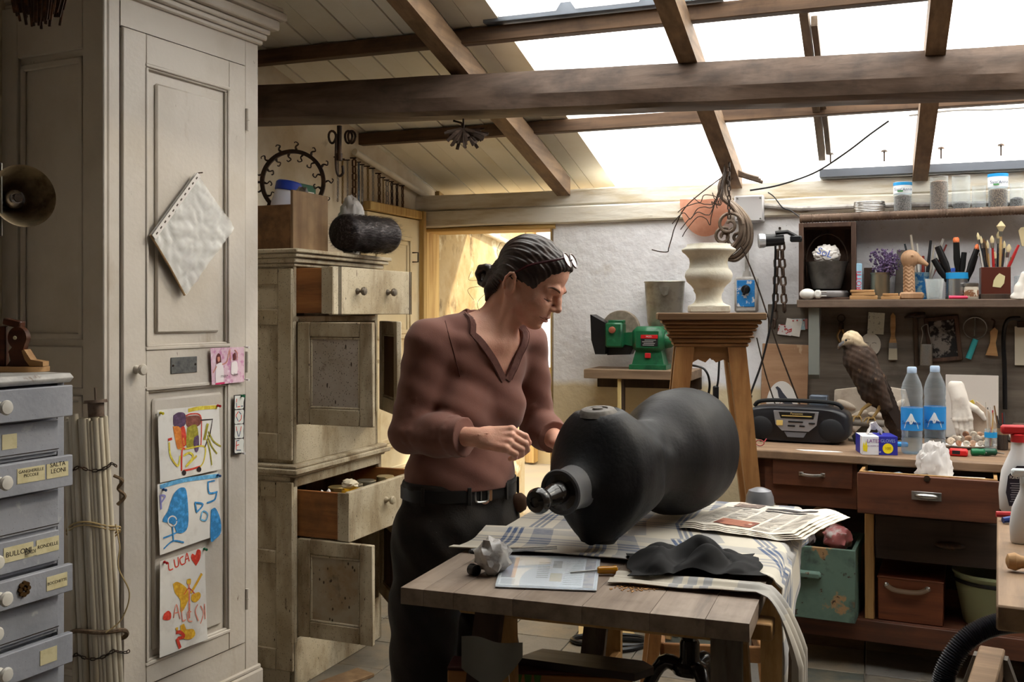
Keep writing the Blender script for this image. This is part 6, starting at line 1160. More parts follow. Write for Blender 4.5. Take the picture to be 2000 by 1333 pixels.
# --- terracotta plate, scrolls and wires by the rafter end
t, k = at('terracotta_plate', 'terracotta half-disc wall lamp shade hung near the rafter end', 'lamp shade', 1390, 400, 4.975); out = [(-62, 4)]+[(-62+4, -10)]+[(10+62*math.cos(a)-10, -5+58*math.sin(a)) for a in np.arange(math.pi+.35, 2*math.pi-.2, .15)]+[(40, 30), (-10, 32), (-40, 20)]
q = MB(k); n = len(out)
def dome(u, v):
    a = lerp(math.pi*.98, math.pi*2.02, u); r = v; x = -12+50*r*math.cos(a); z = 8+70*r*math.sin(a); return (x, -18*(1-r*r)-2, z)
q.grid(dome, 24, 10); q.build('shell', mat('terracotta', (218, 158, 132), .8, layers=[('n', (200, 132, 104), 9, .45, .7)]), t, 60, solid=4*k)
sc = thing('iron_scroll', 'bundle of bent wrought iron scroll bars hanging from the rafter end', 'ironwork', PB(1430, 370, 4.85), RZ); k = PB(1430, 400, 4.85).y/F; m_sc = mat('scroll_iron', (112, 98, 86), .45, .6, layers=[('n', (84, 68, 58), 20, .45, .7)])
for j, (dx, dy, s_) in enumerate(((-14, 0, 1), (-8, 6, 1.05), (-18, -6, .95), (-4, 10, 1.1))):
    pts = [(dx+4, dy, 30), (dx-6, dy, 10), (dx-2, dy, -16), (dx+18, dy, -36), (dx+34, dy, -62), (dx+34, dy, -98), (dx+12, dy, -124), (dx-8, dy, -122)]; q = MB(k); q.tube(spline([(x*s_, y, z*s_) for x, y, z in pts], 6), 4.4, 8); q.build('bar', m_sc, sc)
for j, (cx, cz, r0, dy) in enumerate(((-4, -70, 26, -12), (-16, -92, 18, -6), (10, -96, 22, 2))):
    pts = [(cx+r0*(1-t*.85)*math.cos(t*9+j), dy, cz+r0*(1-t*.85)*math.sin(t*9+j)) for t in np.arange(0, 1.01, .04)]; q = MB(k); q.tube(pts, 3.4, 8); q.build('volute', m_sc, sc)
for dz, dx in ((24, 30), (28, 26), (20, 34)): q = MB(k); q.tube(spline([(-10, 4, dz-6), (6, 4, dz+8), (dx, 4, dz), (dx+24, 4, dz-8)], 4), 3.6, 7); q.build('bar', m_sc, sc)
links_q = MB(); links(links_q, [R(-.63, 4.64, zs(4.64)-.148), R(-.63, 4.64, zs(4.64)-.3), R(-.63, 4.64, zs(4.64)-.42)], .03, .02, .0035); links_q.tr = None
tag(links_q.build('short_chain', m_iron), 'short dark chain hanging among the iron scrolls', 'chain')
wl7 = ('looping higher than the rest', 'ending lowest of the tangle', 'bending sharply halfway', 'nearly straight', 'crossing the others', 'close against the scroll bars', 'short and hooked')
for j in range(7):
    bj = 4.765-.016*j; pts = [R(-.655, bj, zs(bj)-.149)]; x, y = 1410, 392
    for s_ in range(6): x -= rn(4, 22) if j < 5 else rn(-6, 12); y += rn(-14, 26)*(.4 if j == 0 else 1); pts.append(PB(x, y, bj))
    cable('thin rusty wire before the terracotta plate, '+wl7[j], pts, .0022, m_iron, 'tangled_wire', 5)['group'] = 'wires by the rafter end'
cable('kinked thin black wire trailing down the bare wall', [R(-.66, 4.785, zs(4.785)-.149), PB(1345, 398, 4.79), PB(1320, 440, 4.86), PB(1312, 465, 4.98), PB(1306, 485, 4.99), PB(1304, 492, 4.99), PB(1290, 492, 4.99), PB(1273, 488, 4.99)], .0028, m_iron, 'black_wire')
# --- heavy chain loop and clamp lamp beside the open box
for px, y1 in ((1512, 640), (1532, 612)):
    bc_ = 4.95 if px < 1520 else 4.885; p0, p1 = PB(px+ (8 if px < 1520 else -6), 452, bc_), PB(px, y1, bc_); q = MB(); links(q, [p0, p0.lerp(p1, .3)+Vector((.0, 0, 0)), p1], .055, .034, .0055, 6, 10); tag(q.build('heavy_chain', mat('heavy_rust', (92, 76, 66), .55, .6, layers=[('n', (62, 46, 38), 20, .45, .7)])), ('heavy rusty chain hanging lower beside the open shelf box' if px < 1520 else 'heavy rusty chain, the shorter one, next to the open shelf box'), 'chain')
q = MB(); q.cyl(PB(1523, 446, 4.85), PB(1523, 446, 5.02), .006); tag(q.build('chain_peg', m_iron), 'iron peg in the wall carrying the heavy chains', 'peg')
t, k = at('clamp_torch', 'silver-faced black clamp torch fixed to the open box', 'torch', 1507, 470, 4.80); q = MB(k); q.cyl((-14, 0, 0), (22, 8, 2), 12.5, 11, 24); q.build('barrel', m_black, t); q = MB(k); q.lathe([(13, -2), (14.5, 2), (14.5, 10), (12, 12), (2, 12.5)], 28, (-14, 0, 0), (-.97, -.2, -.05)); q.build('head', mat('bright_lens', (206, 210, 216), .15, .6), t); q = MB(k); q.tube([(8, -6, 14), (30, 0, 16), (44, 2, 8), (52, 2, 2)], 4, 8); q.box((46, 2, 2), (22, 14, 12), 2); q.build('clamp', m_black, t)
# ================================================================ shelf on the back wall and everything on it
def ra(px, py, b): return (Matrix.Rotation(-RZ, 3, 'Z') @ PB(px, py, b))
BS = 4.78; sA = ra(1556, 590, BS).x; zS1 = PB(1780, 585, BS).z; zS0 = PB(1780, 601, BS).z
sh = thing('wall_shelf', 'long weathered wooden wall shelf crowded with brushes and jars', 'shelf', R(sA, BS, zS0), RZ); m_shw = wood('shelf_grey', (116, 98, 84), (88, 72, 62), 0, 1, .7, (70, 56, 48))
MB().bx(0, 2.2, 0, WB-BS-.001, 0, zS1-zS0, .003).build('board', m_shw, sh)
bx0 = ra(1580, 610, 4.85).x-sA; bx1 = ra(1601, 610, 4.85).x-sA; q = MB(); q.prism([(0, -.001), (.19, -.001), (.19, -.31), (.165, -.33), (.12, -.30), (.13, -.2), (.10, -.1), (.0, -.03)], bx0, bx1, 'yz'); q.v = [(x, .225-y, z) for x, y, z in q.v]; q.build('bracket', mat('grey_green_paint', (120, 122, 116), .6), sh)
# grey board panel under the shelf
pA = ra(1500, 700, 4.995).x; z1 = PB(1700, 594, 4.995).z; m_pan2 = wood('grey_panel', (116, 106, 96), (84, 76, 68), 0, .7, .85, (60, 54, 48)); q = MB(); q.bx(pA, pA+2.4, 4.985, WB-.0005, .84, z1, .002); struct(q.build('trim_2', m_pan2, rotz=RZ))
# pipe and ledge with cut bottles of screws
p0, p1 = PB(1562, 428, 4.86), PB(2040, 409, 4.86); q = MB(); n = 160; q.tube([p0.lerp(p1, i/n) for i in range(n+1)], [.020+.0022*(1 if i % 2 else -1)*(.5+.5*nz(i*.4)) for i in range(n+1)], 10); pz = tag(q.build('ribbed_pipe', mat('old_pipe', (104, 84, 70), .7, .1, layers=[('n', (70, 54, 44), 12, .45, .7), ('n', (150, 134, 118), 30, .62, .7)])), 'long brown ribbed pipe running above the shelf, under the bottle jars', 'pipe')
lz = PB(1780, 414, 4.93).z; q = MB(); la = ra(1640, 420, 4.87).x; q.bx(la, la+1.6, 4.885, WB-.031, lz-.022, lz, .002); tag(q.build('narrow_ledge', m_shw, rotz=RZ), 'narrow wooden ledge behind the pipe, carrying the bottle jars', 'ledge')
m_clear = glassy('clear_bottle', (232, 238, 240), .9, .05); fills = [mat('fill_dark', (54, 46, 44), .5, .5, layers=[('v', (104, 92, 86), 160, .3, .6)]), mat('fill_rust', (76, 56, 44), .6, .5, layers=[('v', (130, 104, 84), 200, .3, .6)]), mat('fill_zinc', (130, 130, 132), .4, .7, layers=[('v', (80, 78, 80), 220, .3, .6)]), mat('fill_brass', (132, 106, 78), .5, .5, layers=[('v', (78, 58, 44), 160, .3, .6)])]
m_lblue = mat('label_blue', (40, 150, 214), .4); m_lwhite = mat('label_white', (226, 232, 236), .45); m_ltext = mat('label_navy', (28, 40, 96), .5)
def cutjar(px, y0, y1, w_, fh, fm, label, lab):
    t, k = at('bottle_jar', label, 'jar', px, y0, 4.925, RZ, 'cut plastic bottles on the ledge'); t.location.z = lz; h = y0-y1; q = MB(k); r = w_/2; prof = [(r*.9, 0)]
    for z in np.arange(2, h, 4.5): prof += [(r, z), (r*.955, z+2.2)]
    prof += [(r, h)]; q.lathe(prof, 20, cap=False); q.build('shell', m_clear, t, 60)
    if fh: q = MB(k); q.lathe([(r*.86, 1), (r*.9, 4), (r*.9, fh-2), (r*.7, fh), (r*.3, fh+2)], 18); q.build('contents', fm, t)
    if lab:
        q = MB(k); z0 = h*.62; q.lathe([(r*1.02, z0), (r*1.02, h)], 24, cap=False); lo = q.build('label', m_lwhite, t, 60); q = MB(k); q.lathe([(r*1.03, h-6), (r*1.03, h)], 24, cap=False); q.build('label_band', m_lblue, lo, 60)
        text("Sant'Anna", 8*k, m_ltext, lo, (0, -r*1.08*k, (z0+h*.12)*k)); q = MB(k); q.box((-5, -r*1.05, z0+4), (10, .4, 3)); q.build('label_mark', mat('label_green', (80, 150, 90), .5), lo, 0)
cutjar(1763, 414, 357, 34, 32, fills[0], 'cut bottle of dark nails with water label, next to the wire coil', 1); cutjar(1834, 411, 344, 34, 58, fills[1], 'tall unlabelled cut bottle packed full of rusty screws', 0); cutjar(1877, 410, 343, 34, 14, fills[2], 'nearly empty clear cut bottle with a layer of grey bits', 0); cutjar(1912, 408, 362, 26, 6, fills[2], 'small clear cut bottle with barely anything in it', 0); cutjar(1949, 408, 340, 36, 38, fills[3], 'cut bottle of tan nails with blue water label, beside the smallest jar', 1); cutjar(1986, 407, 358, 26, 20, fills[2], 'smallest cut bottle with a blue sticker at the ledge end', 0)
t, k = at('wire_coil', 'coil of grey steel wire lying on the pipe ledge', 'wire coil', 1698, 417, 4.925); t.location.z = lz+.002
for i in range(7): q = MB(k); q.tube([(rn(-.6, .6)+(28-abs(i-3)*.4)*math.cos(a), 14*math.sin(a), 2+i*3+rn(-.3, .3)) for a in np.arange(0, 6.28, .26)], 1.8, 6, True); q.build('turn', m_steel, t)
# open wooden box with pail and bag
BX = 4.86; t, k = at('open_box', 'dark wooden box stood on edge on the shelf, holding a pail', 'box', 1560, 583, 4.84); t.location.z = zS1; W_ = 106; hB = 150; m_bx = wood('dark_box_wood', (84, 62, 50), (60, 42, 34), 2, 1, .7); dB = .172/k
for a in (0, W_-9): MB(k).bx(a, a+9, 0, dB, 0, hB, 1).build('side', m_bx, t)
MB(k).bx(9, W_-9, 0, dB, hB-9, hB, 1).build('top', m_bx, t); MB(k).bx(9, W_-9, 0, dB, 0, 5, 1).build('bottom', m_bx, t); MB(k).bx(9, W_-9, dB-4, dB, 5, hB-9).build('back', m_bx, t)
t, k = at('zinc_pail', 'dull dark zinc pail with hoop handle inside the open box', 'pail', 1615, 580, 4.90); t.location.z = zS1+.012+.040; q = MB(k); q.lathe([(26, 0), (27, 2), (39, 50), (40, 53), (38, 53), (26, 6)], 28, sy=.8); q.build('body', mat('dull_zinc2', (104, 102, 100), .5, .6, layers=[('n', (72, 70, 68), 10, .45, .7)]), t); q = MB(k); q.tube([(40*math.cos(a), 0, 50+58*math.sin(a)) for a in np.arange(0, 3.2, .2)], 1.4, 6); q.build('handle', m_iron, t)
q = MB(k); q.lathe([(36, -12), (37, -4), (34, 0)], 24, (4, -2, -4), sy=.7); o = q.build('tin_stack', mat('grey_tins', (132, 128, 128), .4, .6), t); q = MB(k); q.box((-32, -30, -9), (4, 4, 4)); 
p = t.location+Vector((0, 0, .118)); o = crumple('plastic_bag', 'white plastic bag with blue letters stuffed in the zinc pail', 'bag', p+Vector((-.004, -.01, -.008)), (.062, .042, .05), m_bag, 61, .26, 4); text('SoL', .046, mat('bag_blue', (52, 84, 160), .5), o, (-.025, -.05, .055), rot=(math.pi/2-.2, .35, -.3))
t, k = at('plug_adapter', 'chunky white plug adapter on the shelf before the open box', 'adapter', 1583, 583, 4.808); t.location.z = zS1; q = MB(k); q.ell((-6, 0, 11), (15, 12, 11), 18, 10); q.v = [(x, y, max(z, .0005)) for x, y, z in q.v]; q.build('body', mat('white_plastic', (216, 214, 210), .4), t); q = MB(k); q.box((14, 0, 11), (12, 16, 16), 3); q.build('neck', MATS['white_plastic'], t); 
for dz in (7, 15): q = MB(k); q.cyl((20, 0, dz), (30, 0, dz), 1.5); q.build('pin', m_steel, t)
def upright(name, label, cat, px0, px1, y0, y1, b, m, dep_=.1, tilt=0): 
    t, k = at(name, label, cat, (px0+px1)/2, y0, b); t.location.z = zS1; w_ = px1-px0; q = MB(k); q.box((0, dep_/k/2, (y0-y1)/2), (w_, dep_/k, y0-y1), .8); q.build('body', m, t); t.rotation_euler.y = tilt; return t, k
t, k = upright('thin_book', 'thin upright book with red lettered spine beside the open box', 'book', 1673, 1683, 583, 512, 4.84, mat('book_blue', (150, 190, 216), .5), .12, .0); text('EROTTI', 13*k, mat('book_red', (206, 40, 70), .5), t, (0, -.001, 34*k), rot=(math.pi/2, -math.pi/2, 0)); q = MB(k)
upright('grey_slab', 'grey upright slab standing behind the carved goose head', 'slab', 1748, 1788, 583, 486, 4.95, mat('grey_slab', (108, 104, 100), .8, layers=[('n', (84, 80, 76), 8, .45, .7)]), .03, .05); upright('dark_block', 'dark upright block behind the lavender tin', 'block', 1688, 1708, 583, 520, 4.965, m_bx, .04)
def tincan(name, label, px, y0, y1, w_, b, m, ribs=True, cat='tin can'):
    t, k = at(name, label, cat, px, y0, b); t.location.z = zS1; h = y0-y1; r = w_/2; q = MB(k); prof = [(r*.94, 0), (r, 1)]
    if ribs:
        for z in np.arange(6, h-5, 4): prof += [(r, z), (r*.965, z+2)]
    prof += [(r, h-2), (r*1.03, h-1), (r*1.03, h), (r*.95, h), (r*.95, h*.3)]; q.lathe(prof, 24); q.build('body', m, t, 60); return t, k
lt, k = tincan('lavender_tin', 'ribbed tin can holding dried purple lavender', 1719, 583, 530, 36, 4.905, mat('tin_warm', (164, 152, 130), .3, .85)); m_lav = mat('lavender', (116, 96, 132), .9, layers=[('n', (84, 66, 104), 60, .4, .6), ('n', (160, 142, 160), 120, .6, .7)])
for j in range(9):
    q = MB(k); a = rn(-.35, .9); L_ = rn(36, 58); bx_, by = math.sin(a)*L_, rn(-14, 10); tip = Vector((bx_, by, 48+math.cos(a)*L_*.9)); q.tube([(bx_*.1, by*.3, 30), tip], .7, 4)
    for i in range(46):
        t_ = rn(.3, 1.05); c = Vector((bx_*.1, by*.3, 30)).lerp(tip, t_)+Vector((rn(-9, 9), rn(-9, 9), rn(-8, 7)))*1.1; s_ = rn(1.4, 2.8); q.add([c+Vector((s_, 0, 0)), c+Vector((0, s_, 0)), c+Vector((-s_, 0, 0)), c+Vector((0, -s_, 0)), c+Vector((0, 0, s_*1.3)), c+Vector((0, 0, -s_*1.3))], [(0, 1, 4), (1, 2, 4), (2, 3, 4), (3, 0, 4), (1, 0, 5), (2, 1, 5), (3, 2, 5), (0, 3, 5)])
    q.build('lavender_sprig', m_lav, lt, 0)
m_blk = wood('pale_blocks', (190, 150, 104), (164, 122, 78), 0, 1.4, .7)
for i, (x0, x1, y0, y1) in enumerate(((1661, 1712, 583, 575), (1665, 1708, 575, 569), (1662, 1706, 569, 564), (1722, 1757, 583, 576), (1725, 1753, 576, 571))):
    t, k = at('wood_offcut', ['pale flat offcut at the bottom of the stack of three', 'pale flat offcut, middle of the stack of three', 'pale flat offcut on top of the stack of three', 'pale offcut under another beside the carved goose head', 'pale offcut on top of another beside the carved goose head'][i], 'offcut', (x0+x1)/2, 583, 4.81, RZ+rn(-.06, .06), 'wood offcuts on the shelf'); t.location.z = zS1+(583-y0)*k*1.01; q = MB(k); q.box((0, 0, (y0-y1)/2-.1), (x1-x0, 18, y0-y1-.3), .7); q.build('block', m_blk, t)
# carved goose head
t, k = at('carved_goose_head', 'carved pale wooden goose head on a scaled neck and small base', 'carving', 1778, 583, 4.84); t.location.z = zS1; m_gs = wood('carving_wood', (178, 142, 110), (150, 114, 84), 2, 1.2, .6); q = MB(k); q.box((2, 0, 7), (44, 30, 14), 3); q.build('base', m_gs, t)
S = SDF((-.07, -.06, .0), (.10, .06, .26), .0022); S.ell((-.002*1, 0, 80*k), (17*k, 14*k, 17*k), None, .01); S.cone((-2*k, 0, 10*k), (-3*k, 0, 70*k), 11*k, 10*k, .012); S.cone((8*k, 0, 82*k), (29*k, -4*k, 68*k), 10*k, 4*k, .010, flat=((0, 1, 0), .75)); S.ell((3*k, -12*k, 85*k), (3*k, 3*k, 3*k), None, .003); S.cone((12*k, -9*k, 76*k), (30*k, -8*k, 65*k), .8*k, .6*k, .002, '-')
S.disp(lambda X, Y, Z: np.where(Z < 66*k, .0012*np.sin(Z/k*.9+2*np.sin(np.arctan2(Y, X)*6)), 0)); S.mesh('head', m_gs, t)
# pots of brushes and tools
m_hand = [mat('brush_handle_%d' % i, c, .45) for i, c in enumerate([(196, 186, 172), (54, 60, 66), (210, 206, 200), (140, 52, 44), (184, 150, 100), (40, 40, 44), (168, 36, 36), (120, 92, 62), (90, 110, 130)])]; m_brist = mat('bristle', (206, 190, 150), .9); m_brist2 = mat('bristle_dark', (92, 66, 46), .9)
def stick(t, k, x, y, ln, ax_, ay_, m, r=2, bris=None, z0=20, name='handle'):
    q = MB(k); d = Vector((ax_, ay_, 1)).normalized(); a = Vector((x, y, z0)); q.tube([a, a+d*ln*.5, a+d*ln], [r*.75, r*1.1, r*.8], 7); o = q.build(name, m, t)
    if bris: q = MB(k); b = a+d*ln; q.lathe([(r*1.2, -10), (r*1.3, 0)], 8, b, d); q.build('ferrule', m_steel, o); q = MB(k); q.lathe([(r*1.3, 0), (r*bris[1], bris[0]*.5), (r*.4, bris[0])], 8, b, d, sy=.7); q.build('bristles', bris[2], o)
t, k = tincan('brush_pot', 'pot with a blue paper label holding white-handled brushes', 1799, 583, 530, 30, 4.93, mat('pot_label', (150, 190, 210), .5, layers=[('n', (40, 120, 190), 30, .5, .56), ('n', (200, 90, 80), 40, .62, .66)]), False, 'pot')
for x, y, L_, a, m_, r in ((-10, 0, 92, -.22, 1, 2.2), (-6, 4, 108, -.12, 0, 2.6), (-2, -2, 90, -.06, 2, 2.4), (4, 3, 66, .0, 3, 3), (8, 0, 96, .1, 5, 3), (11, 2, 88, .16, 0, 2)): stick(t, k, x, y, L_, a, rn(-.1, .1), m_hand[m_], r)
stick(t, k, 11, 4, 104, .30, .14, m_hand[2], 3.2); stick(t, k, 10, 9, 96, .42, .14, m_hand[3], 2)
t, k = at('drinking_glass', 'ribbed clear drinking glass among the brush pots', 'glass', 1825, 583, 4.82); t.location.z = zS1; q = MB(k); q.lathe([(13, 0), (14, 2), (17.5, 40), (16.5, 40), (13, 4), (5, 3.5)], 20); q.build('tumbler', glassy('tumbler', (225, 230, 228), .78, .05), t, 60)
t, k = tincan('tool_can', 'ribbed tin can of cutters with black and orange handles', 1869, 583, 530, 42, 4.88, mat('tin_bright', (190, 192, 194), .25, .9)); q = MB(k); q.lathe([(21.6, 40), (21.6, 52)], 24, cap=False); q.build('label_rest', m_lblue, t, 60)
m_or = mat('orange_grip', (230, 120, 70), .5)
for x, a, L_, r in ((-8, -.55, 70, 7), (-2, -.38, 92, 7.5), (2, -.04, 100, 6.5), (8, .34, 90, 6), (12, .3, 70, 7), (4, .12, 74, 6)):
    q = MB(k); d = Vector((a, rn(-.1, .1), 1)).normalized(); b = Vector((x, rn(-6, -2), 18)); q.tube([b, b+d*L_*.35, b+d*L_*.6, b+d*L_], [r*.5, r*.6, r*1.0, r*.85], 10); o = q.build('cutter', m_black, t)
    if a in (-.04, .34): q = MB(k); q.lathe([(r*.88, -7), (r*.9, 0), (r*.6, 3)], 10, b+d*L_, d); q.build('grip_end', m_or, o)
q = MB(k); q.box((-8, -14, 55), (8, 3, 12), .8); q.build('blue_tag', mat('tag_blue', (40, 70, 150), .5), t)
t, k = at('small_jar', 'small glass jar with metal lid and brown label', 'jar', 1897, 583, 4.82); t.location.z = zS1; q = MB(k); q.lathe([(12, 0), (13, 2), (13, 22), (11.5, 25)], 20); q.build('glass', mat('jar_pale', (186, 176, 160), .15), t); q = MB(k); q.lathe([(13.3, 5), (13.3, 18)], 20, cap=False); q.build('label', mat('label_brown', (130, 88, 60), .6, layers=[('n', (214, 204, 186), 40, .5, .56)]), t); q = MB(k); q.lathe([(13, 25), (13.4, 26), (13.4, 31), (11, 32), (3, 32)], 20); q.build('lid', m_steel, t)
t, k = at('pink_cutter', 'slim pink handled cutter lying on the shelf edge', 'cutter', 1875, 583, 4.80, RZ+.05); t.location.z = zS1+.008; q = MB(k); q.cyl((-20, 0, 0), (16, 0, 0), 3.6, 3); q.build('handle', mat('hot_pink', (222, 60, 96), .4), t); q = MB(k); q.cyl((16, 0, 0), (26, 0, 0), 2.6, 1); q.build('tip', m_darkw, t)
t, k = at('brush_box', 'dark red-brown wooden box with torn sticker, full of paint brushes', 'brush box', 1943, 583, 4.86); t.location.z = zS1; m_bb = mat('red_brown_lacquer', (82, 40, 30), .35)
for a, b in (((-26, 26, -20, -16), 0), ((-26, 26, 16, 20), 0), ((-26, -22, -16, 16), 0), ((22, 26, -16, 16), 0)): MB(k).bx(*a, 3, 62, .6).build('wall', m_bb, t)
MB(k).bx(-27, 27, -21, 21, 0, 10, .8).build('foot', m_darkw, t); q = MB(k); q.prism([(-6, 24), (8, 22), (14, 30), (16, 44), (6, 50), (0, 44), (-4, 36)], -20.8, -20.1); q.build('sticker', mat('torn_sticker', (204, 194, 150), .7), t)
for i in range(26):
    x = rn(-19, 19); L_ = rn(66, 108); a = max(-.14, x/90+rn(-.06, .06)); br_ = random.choice([None, (14, 1.6, m_brist), (12, 1.3, m_brist2), (16, 2.2, m_brist), (9, 1.2, m_brist2)]); stick(t, k, x*.8, rn(-12, 12), L_, a, rn(-.1, .1), random.choice(m_hand), rn(1.2, 2.6), br_, 12, 'brush')
stick(t, k, 8, -4, 120, .02, 0, m_hand[4], 2.6, (20, 3.2, m_brist), 12, 'brush'); stick(t, k, 14, -6, 70, .42, 0, m_hand[6], 3, None, 40, 'brush')
t, k = at('fan_brush_jar', 'glass jar of flat white brushes at the end of the shelf', 'jar', 2004, 583, 4.90); t.location.z = zS1; q = MB(k); q.lathe([(20, 0), (21, 2), (21, 44), (20, 46), (19, 46), (19, 6)], 20); q.build('glass', m_clear, t, 60)
q = MB(k); q.prism([(-8, 104), (4, 102), (10, 136), (2, 142), (-10, 140), (-14, 134)], -5, -1); q.build('fan_bristles', m_brist, t); stick(t, k, 4, -3, 86, -.06, 0, m_hand[5], 2.4)
t, k = at('white_figurine', 'small rough white plaster figurine before the end jar', 'figurine', 1990, 583, 4.80); t.location.z = zS1; S = SDF((-.06, -.05, 0), (.06, .05, .13), .003); S.cone((0, 0, 0), (.0, 0, .05), .024, .018, .01); S.cone((0, 0, .04), (.015, 0, .09), .016, .013, .01); S.ell((.02, 0, .105), (.013, .012, .014), None, .008); S.cone((-.02, 0, .01), (.03, 0, .02), .014, .012, .01); S.mesh('figure', mat('plaster_white', (222, 216, 208), .8), t)
# things hung on the grey panel
def hang(name, label, cat, px, py, b=4.975, group=None): return at(name, label, cat, px, py, b, RZ, group)
t, k = hang('plywood_square', 'square of flaking plywood leaning under the shelf end', 'plywood', 1532, 795, 4.955); q = MB(k); q.box((0, 6, 61), (88, 6, 122), .8, Matrix.Rotation(.03, 3, 'Y')); q.build('board', mat('plywood', (176, 140, 110), .7, layers=[('n', (150, 112, 84), 5, .4, .7, (.6, 3, 3)), ('n', (206, 180, 150), 14, .58, .66, (1, 1, .4))]), t)
t, k = hang('bird_plate', 'half-oval white plate painted with a dark starling', 'bird picture', 1527, 797, 4.92); out = [(30*math.cos(a), 52*math.sin(a)) for a in np.arange(0, 3.15, .15)]; q = MB(k); q.prism(out, -1.5, 1.5); q.build('plate', mat('plate_white', (220, 216, 212), .4), t); m_sb2 = mat('starling', (62, 64, 74), .6)
q = MB(k); q.prism([(-12, 40), (-8, 42), (-3, 38), (2, 30), (10, 20), (20, 10), (24, 4), (14, 8), (8, 6), (0, 12), (-6, 22), (-8, 34)], -2.2, -1.6); bo = q.build('painted_bird', m_sb2, t); q = MB(k)
for dx in (0, 6): q.ribbon([(dx-2, 12), (dx-6, 5), (dx-10, 4)], 1, -1.9); 
q.build('painted_leg', mat('leg_red', (150, 70, 60), .6), bo, 0)
for px, py, w_, h_, rot, m_, lb_ in ((1533, 655, 26, 20, .12, mat('card_red_white', (226, 222, 222), .6, layers=[('n', (190, 60, 60), 60, .56, .6)]), 'white card with red border pinned low under the chain'), (1549, 656, 30, 32, .18, m_paper, 'plain white card tucked among the pinned cards'), (1557, 645, 30, 22, -.03, mat('card_pale_blue', (170, 200, 214), .6, layers=[('n', (220, 220, 220), 50, .5, .54)]), 'pale blue striped card pinned over the others'), (1570, 643, 14, 20, .0, mat('card_pink', (196, 132, 132), .6), 'pinkish card at the end of the pinned cards')):
    t, k = hang('pinned_card', lb_, 'card', px, py, 4.978); q = MB(k); q.box((0, 0, h_/2), (w_, .8, h_), .1, Matrix.Rotation(rot, 3, 'Y')); q.build('card', m_, t)
    q = MB(k); q.lathe([(1.6, 0), (1.2, 3)], 8, (0, -.5, h_-3), (0, -1, 0)); q.build('pin', rpin, t)
t, k = hang('key_ring_clip', 'iron key ring with a brass snap hook hanging on the panel', 'key ring', 1643, 668); q = MB(k); q.tube([(7*math.cos(a), 0, 46+7*math.sin(a)) for a in np.arange(0, 6.28, .4)], 1, 6, True); q.build('ring', m_iron, t); q = MB(k); q.box((0, 0, 31), (10, 6, 16), 3); q.build('keys', m_iron, t); q = MB(k); q.tube(spline([(-2, 0, 24), (-7, 0, 12), (-3, 0, 0), (4, 0, 2), (5, 0, 14), (2, 0, 24)], 4), 2.2, 7); q.build('snap_hook', mat('brass_clip', (160, 126, 84), .4, .6), t)
t, k = hang('sketch_card', 'small cream card with a pencil sketch on the panel', 'sketch', 1711, 653); q = MB(k); q.box((0, 0, 21), (30, .8, 42), .1, Matrix.Rotation(.06, 3, 'Y')); q.build('card', mat('sketch_paper', (206, 204, 186), .8, layers=[('n', (150, 150, 136), 70, .56, .6)]), t)
t, k = hang('paper_mask', 'oval paper face with faint drawn features behind the bird', 'paper face', 1700, 695); q = MB(k); q.prism([(19*math.cos(a), 22+22*math.sin(a)*(1 if math.sin(a) > 0 else 1.05)) for a in np.arange(0, 6.28, .25)], -.8, .8); q.build('face', mat('face_paper', (206, 198, 186), .8), t); q = MB(k)
for dx in (-7, 7): q.ribbon([(dx-4, 24), (dx, 25.5), (dx+4, 24)], 1, -1.2)
q.ribbon([(0, 22), (-1, 16), (1.5, 15)], .8, -1.2); q.ribbon([(-4, 10), (0, 9), (4, 10)], 1, -1.2); q.build('drawn_features', mat('pencil', (110, 100, 94), .9), t, 0)
t, k = hang('hanging_paintbrush', 'flat paintbrush with wooden handle hanging on the panel', 'paintbrush', 1744, 703); q = MB(k); q.prism([(-8, 0), (8, 0), (7.4, 22), (-7.4, 22)], -3, 3); q.build('bristles', mat('bristle_grey', (176, 166, 146), .9), t); q = MB(k); q.prism([(-7.6, 22), (7.6, 22), (7, 33), (-7, 33)], -3.2, 3.2); q.build('ferrule', m_steel, t); q = MB(k); q.prism([(-7, 33), (7, 33), (3.6, 48), (5, 66), (4.4, 86), (0, 92), (-4.4, 86), (-5, 66), (-3.6, 48)], -2.6, 2.6); q.build('handle', m_blk, t)
t, k = hang('hammer', 'dark old hammer hanging head up on the panel', 'hammer', 1788, 715); q = MB(k); q.tube([(2, 0, 0), (1, 0, 50), (0, 0, 98)], [4, 4.5, 3.4], 8); q.build('handle', m_darkw, t); q = MB(k); q.tube([(-20, 0, 94), (-8, 0, 99), (0, 0, 98), (18, 0, 100)], [2, 4, 6, 5], 8); q.build('head', m_iron, t)
t, k = hang('grater', 'small metal grater with wire loop hanging on the panel', 'grater', 1809, 714, 4.942); q = MB(k); q.lathe([(11, 0), (11.5, 1), (11.5, 40), (11, 41)], 20, sy=.5); q.build('drum', mat('grater_steel', (150, 146, 140), .35, .8, layers=[('v', (50, 46, 42), 300, .22, .16)]), t); q = MB(k); q.tube(spline([(-10, 0, 40), (-6, 0, 62), (-8, 0, 74), (2, 0, 80), (4, 0, 66), (8, 0, 50), (10, 0, 40)], 4), 1, 6); q.build('loop', m_steel, t)
t, k = hang('tilted_frame', 'dark brown frame with black ironwork picture, hung crooked', 'picture frame', 1847, 706); M_ = Matrix.Rotation(-.1, 3, 'Y')
for c, d in (((-27, 0, 44), (8, 6, 88)), ((27, 0, 44), (8, 6, 88)), ((0, 0, 84), (62, 6, 8)), ((0, 0, 4), (62, 6, 8))): q = MB(k); q.box(tuple(M_ @ Vector(c)), d, 1, M_); q.build('frame_bar', m_bx, t)
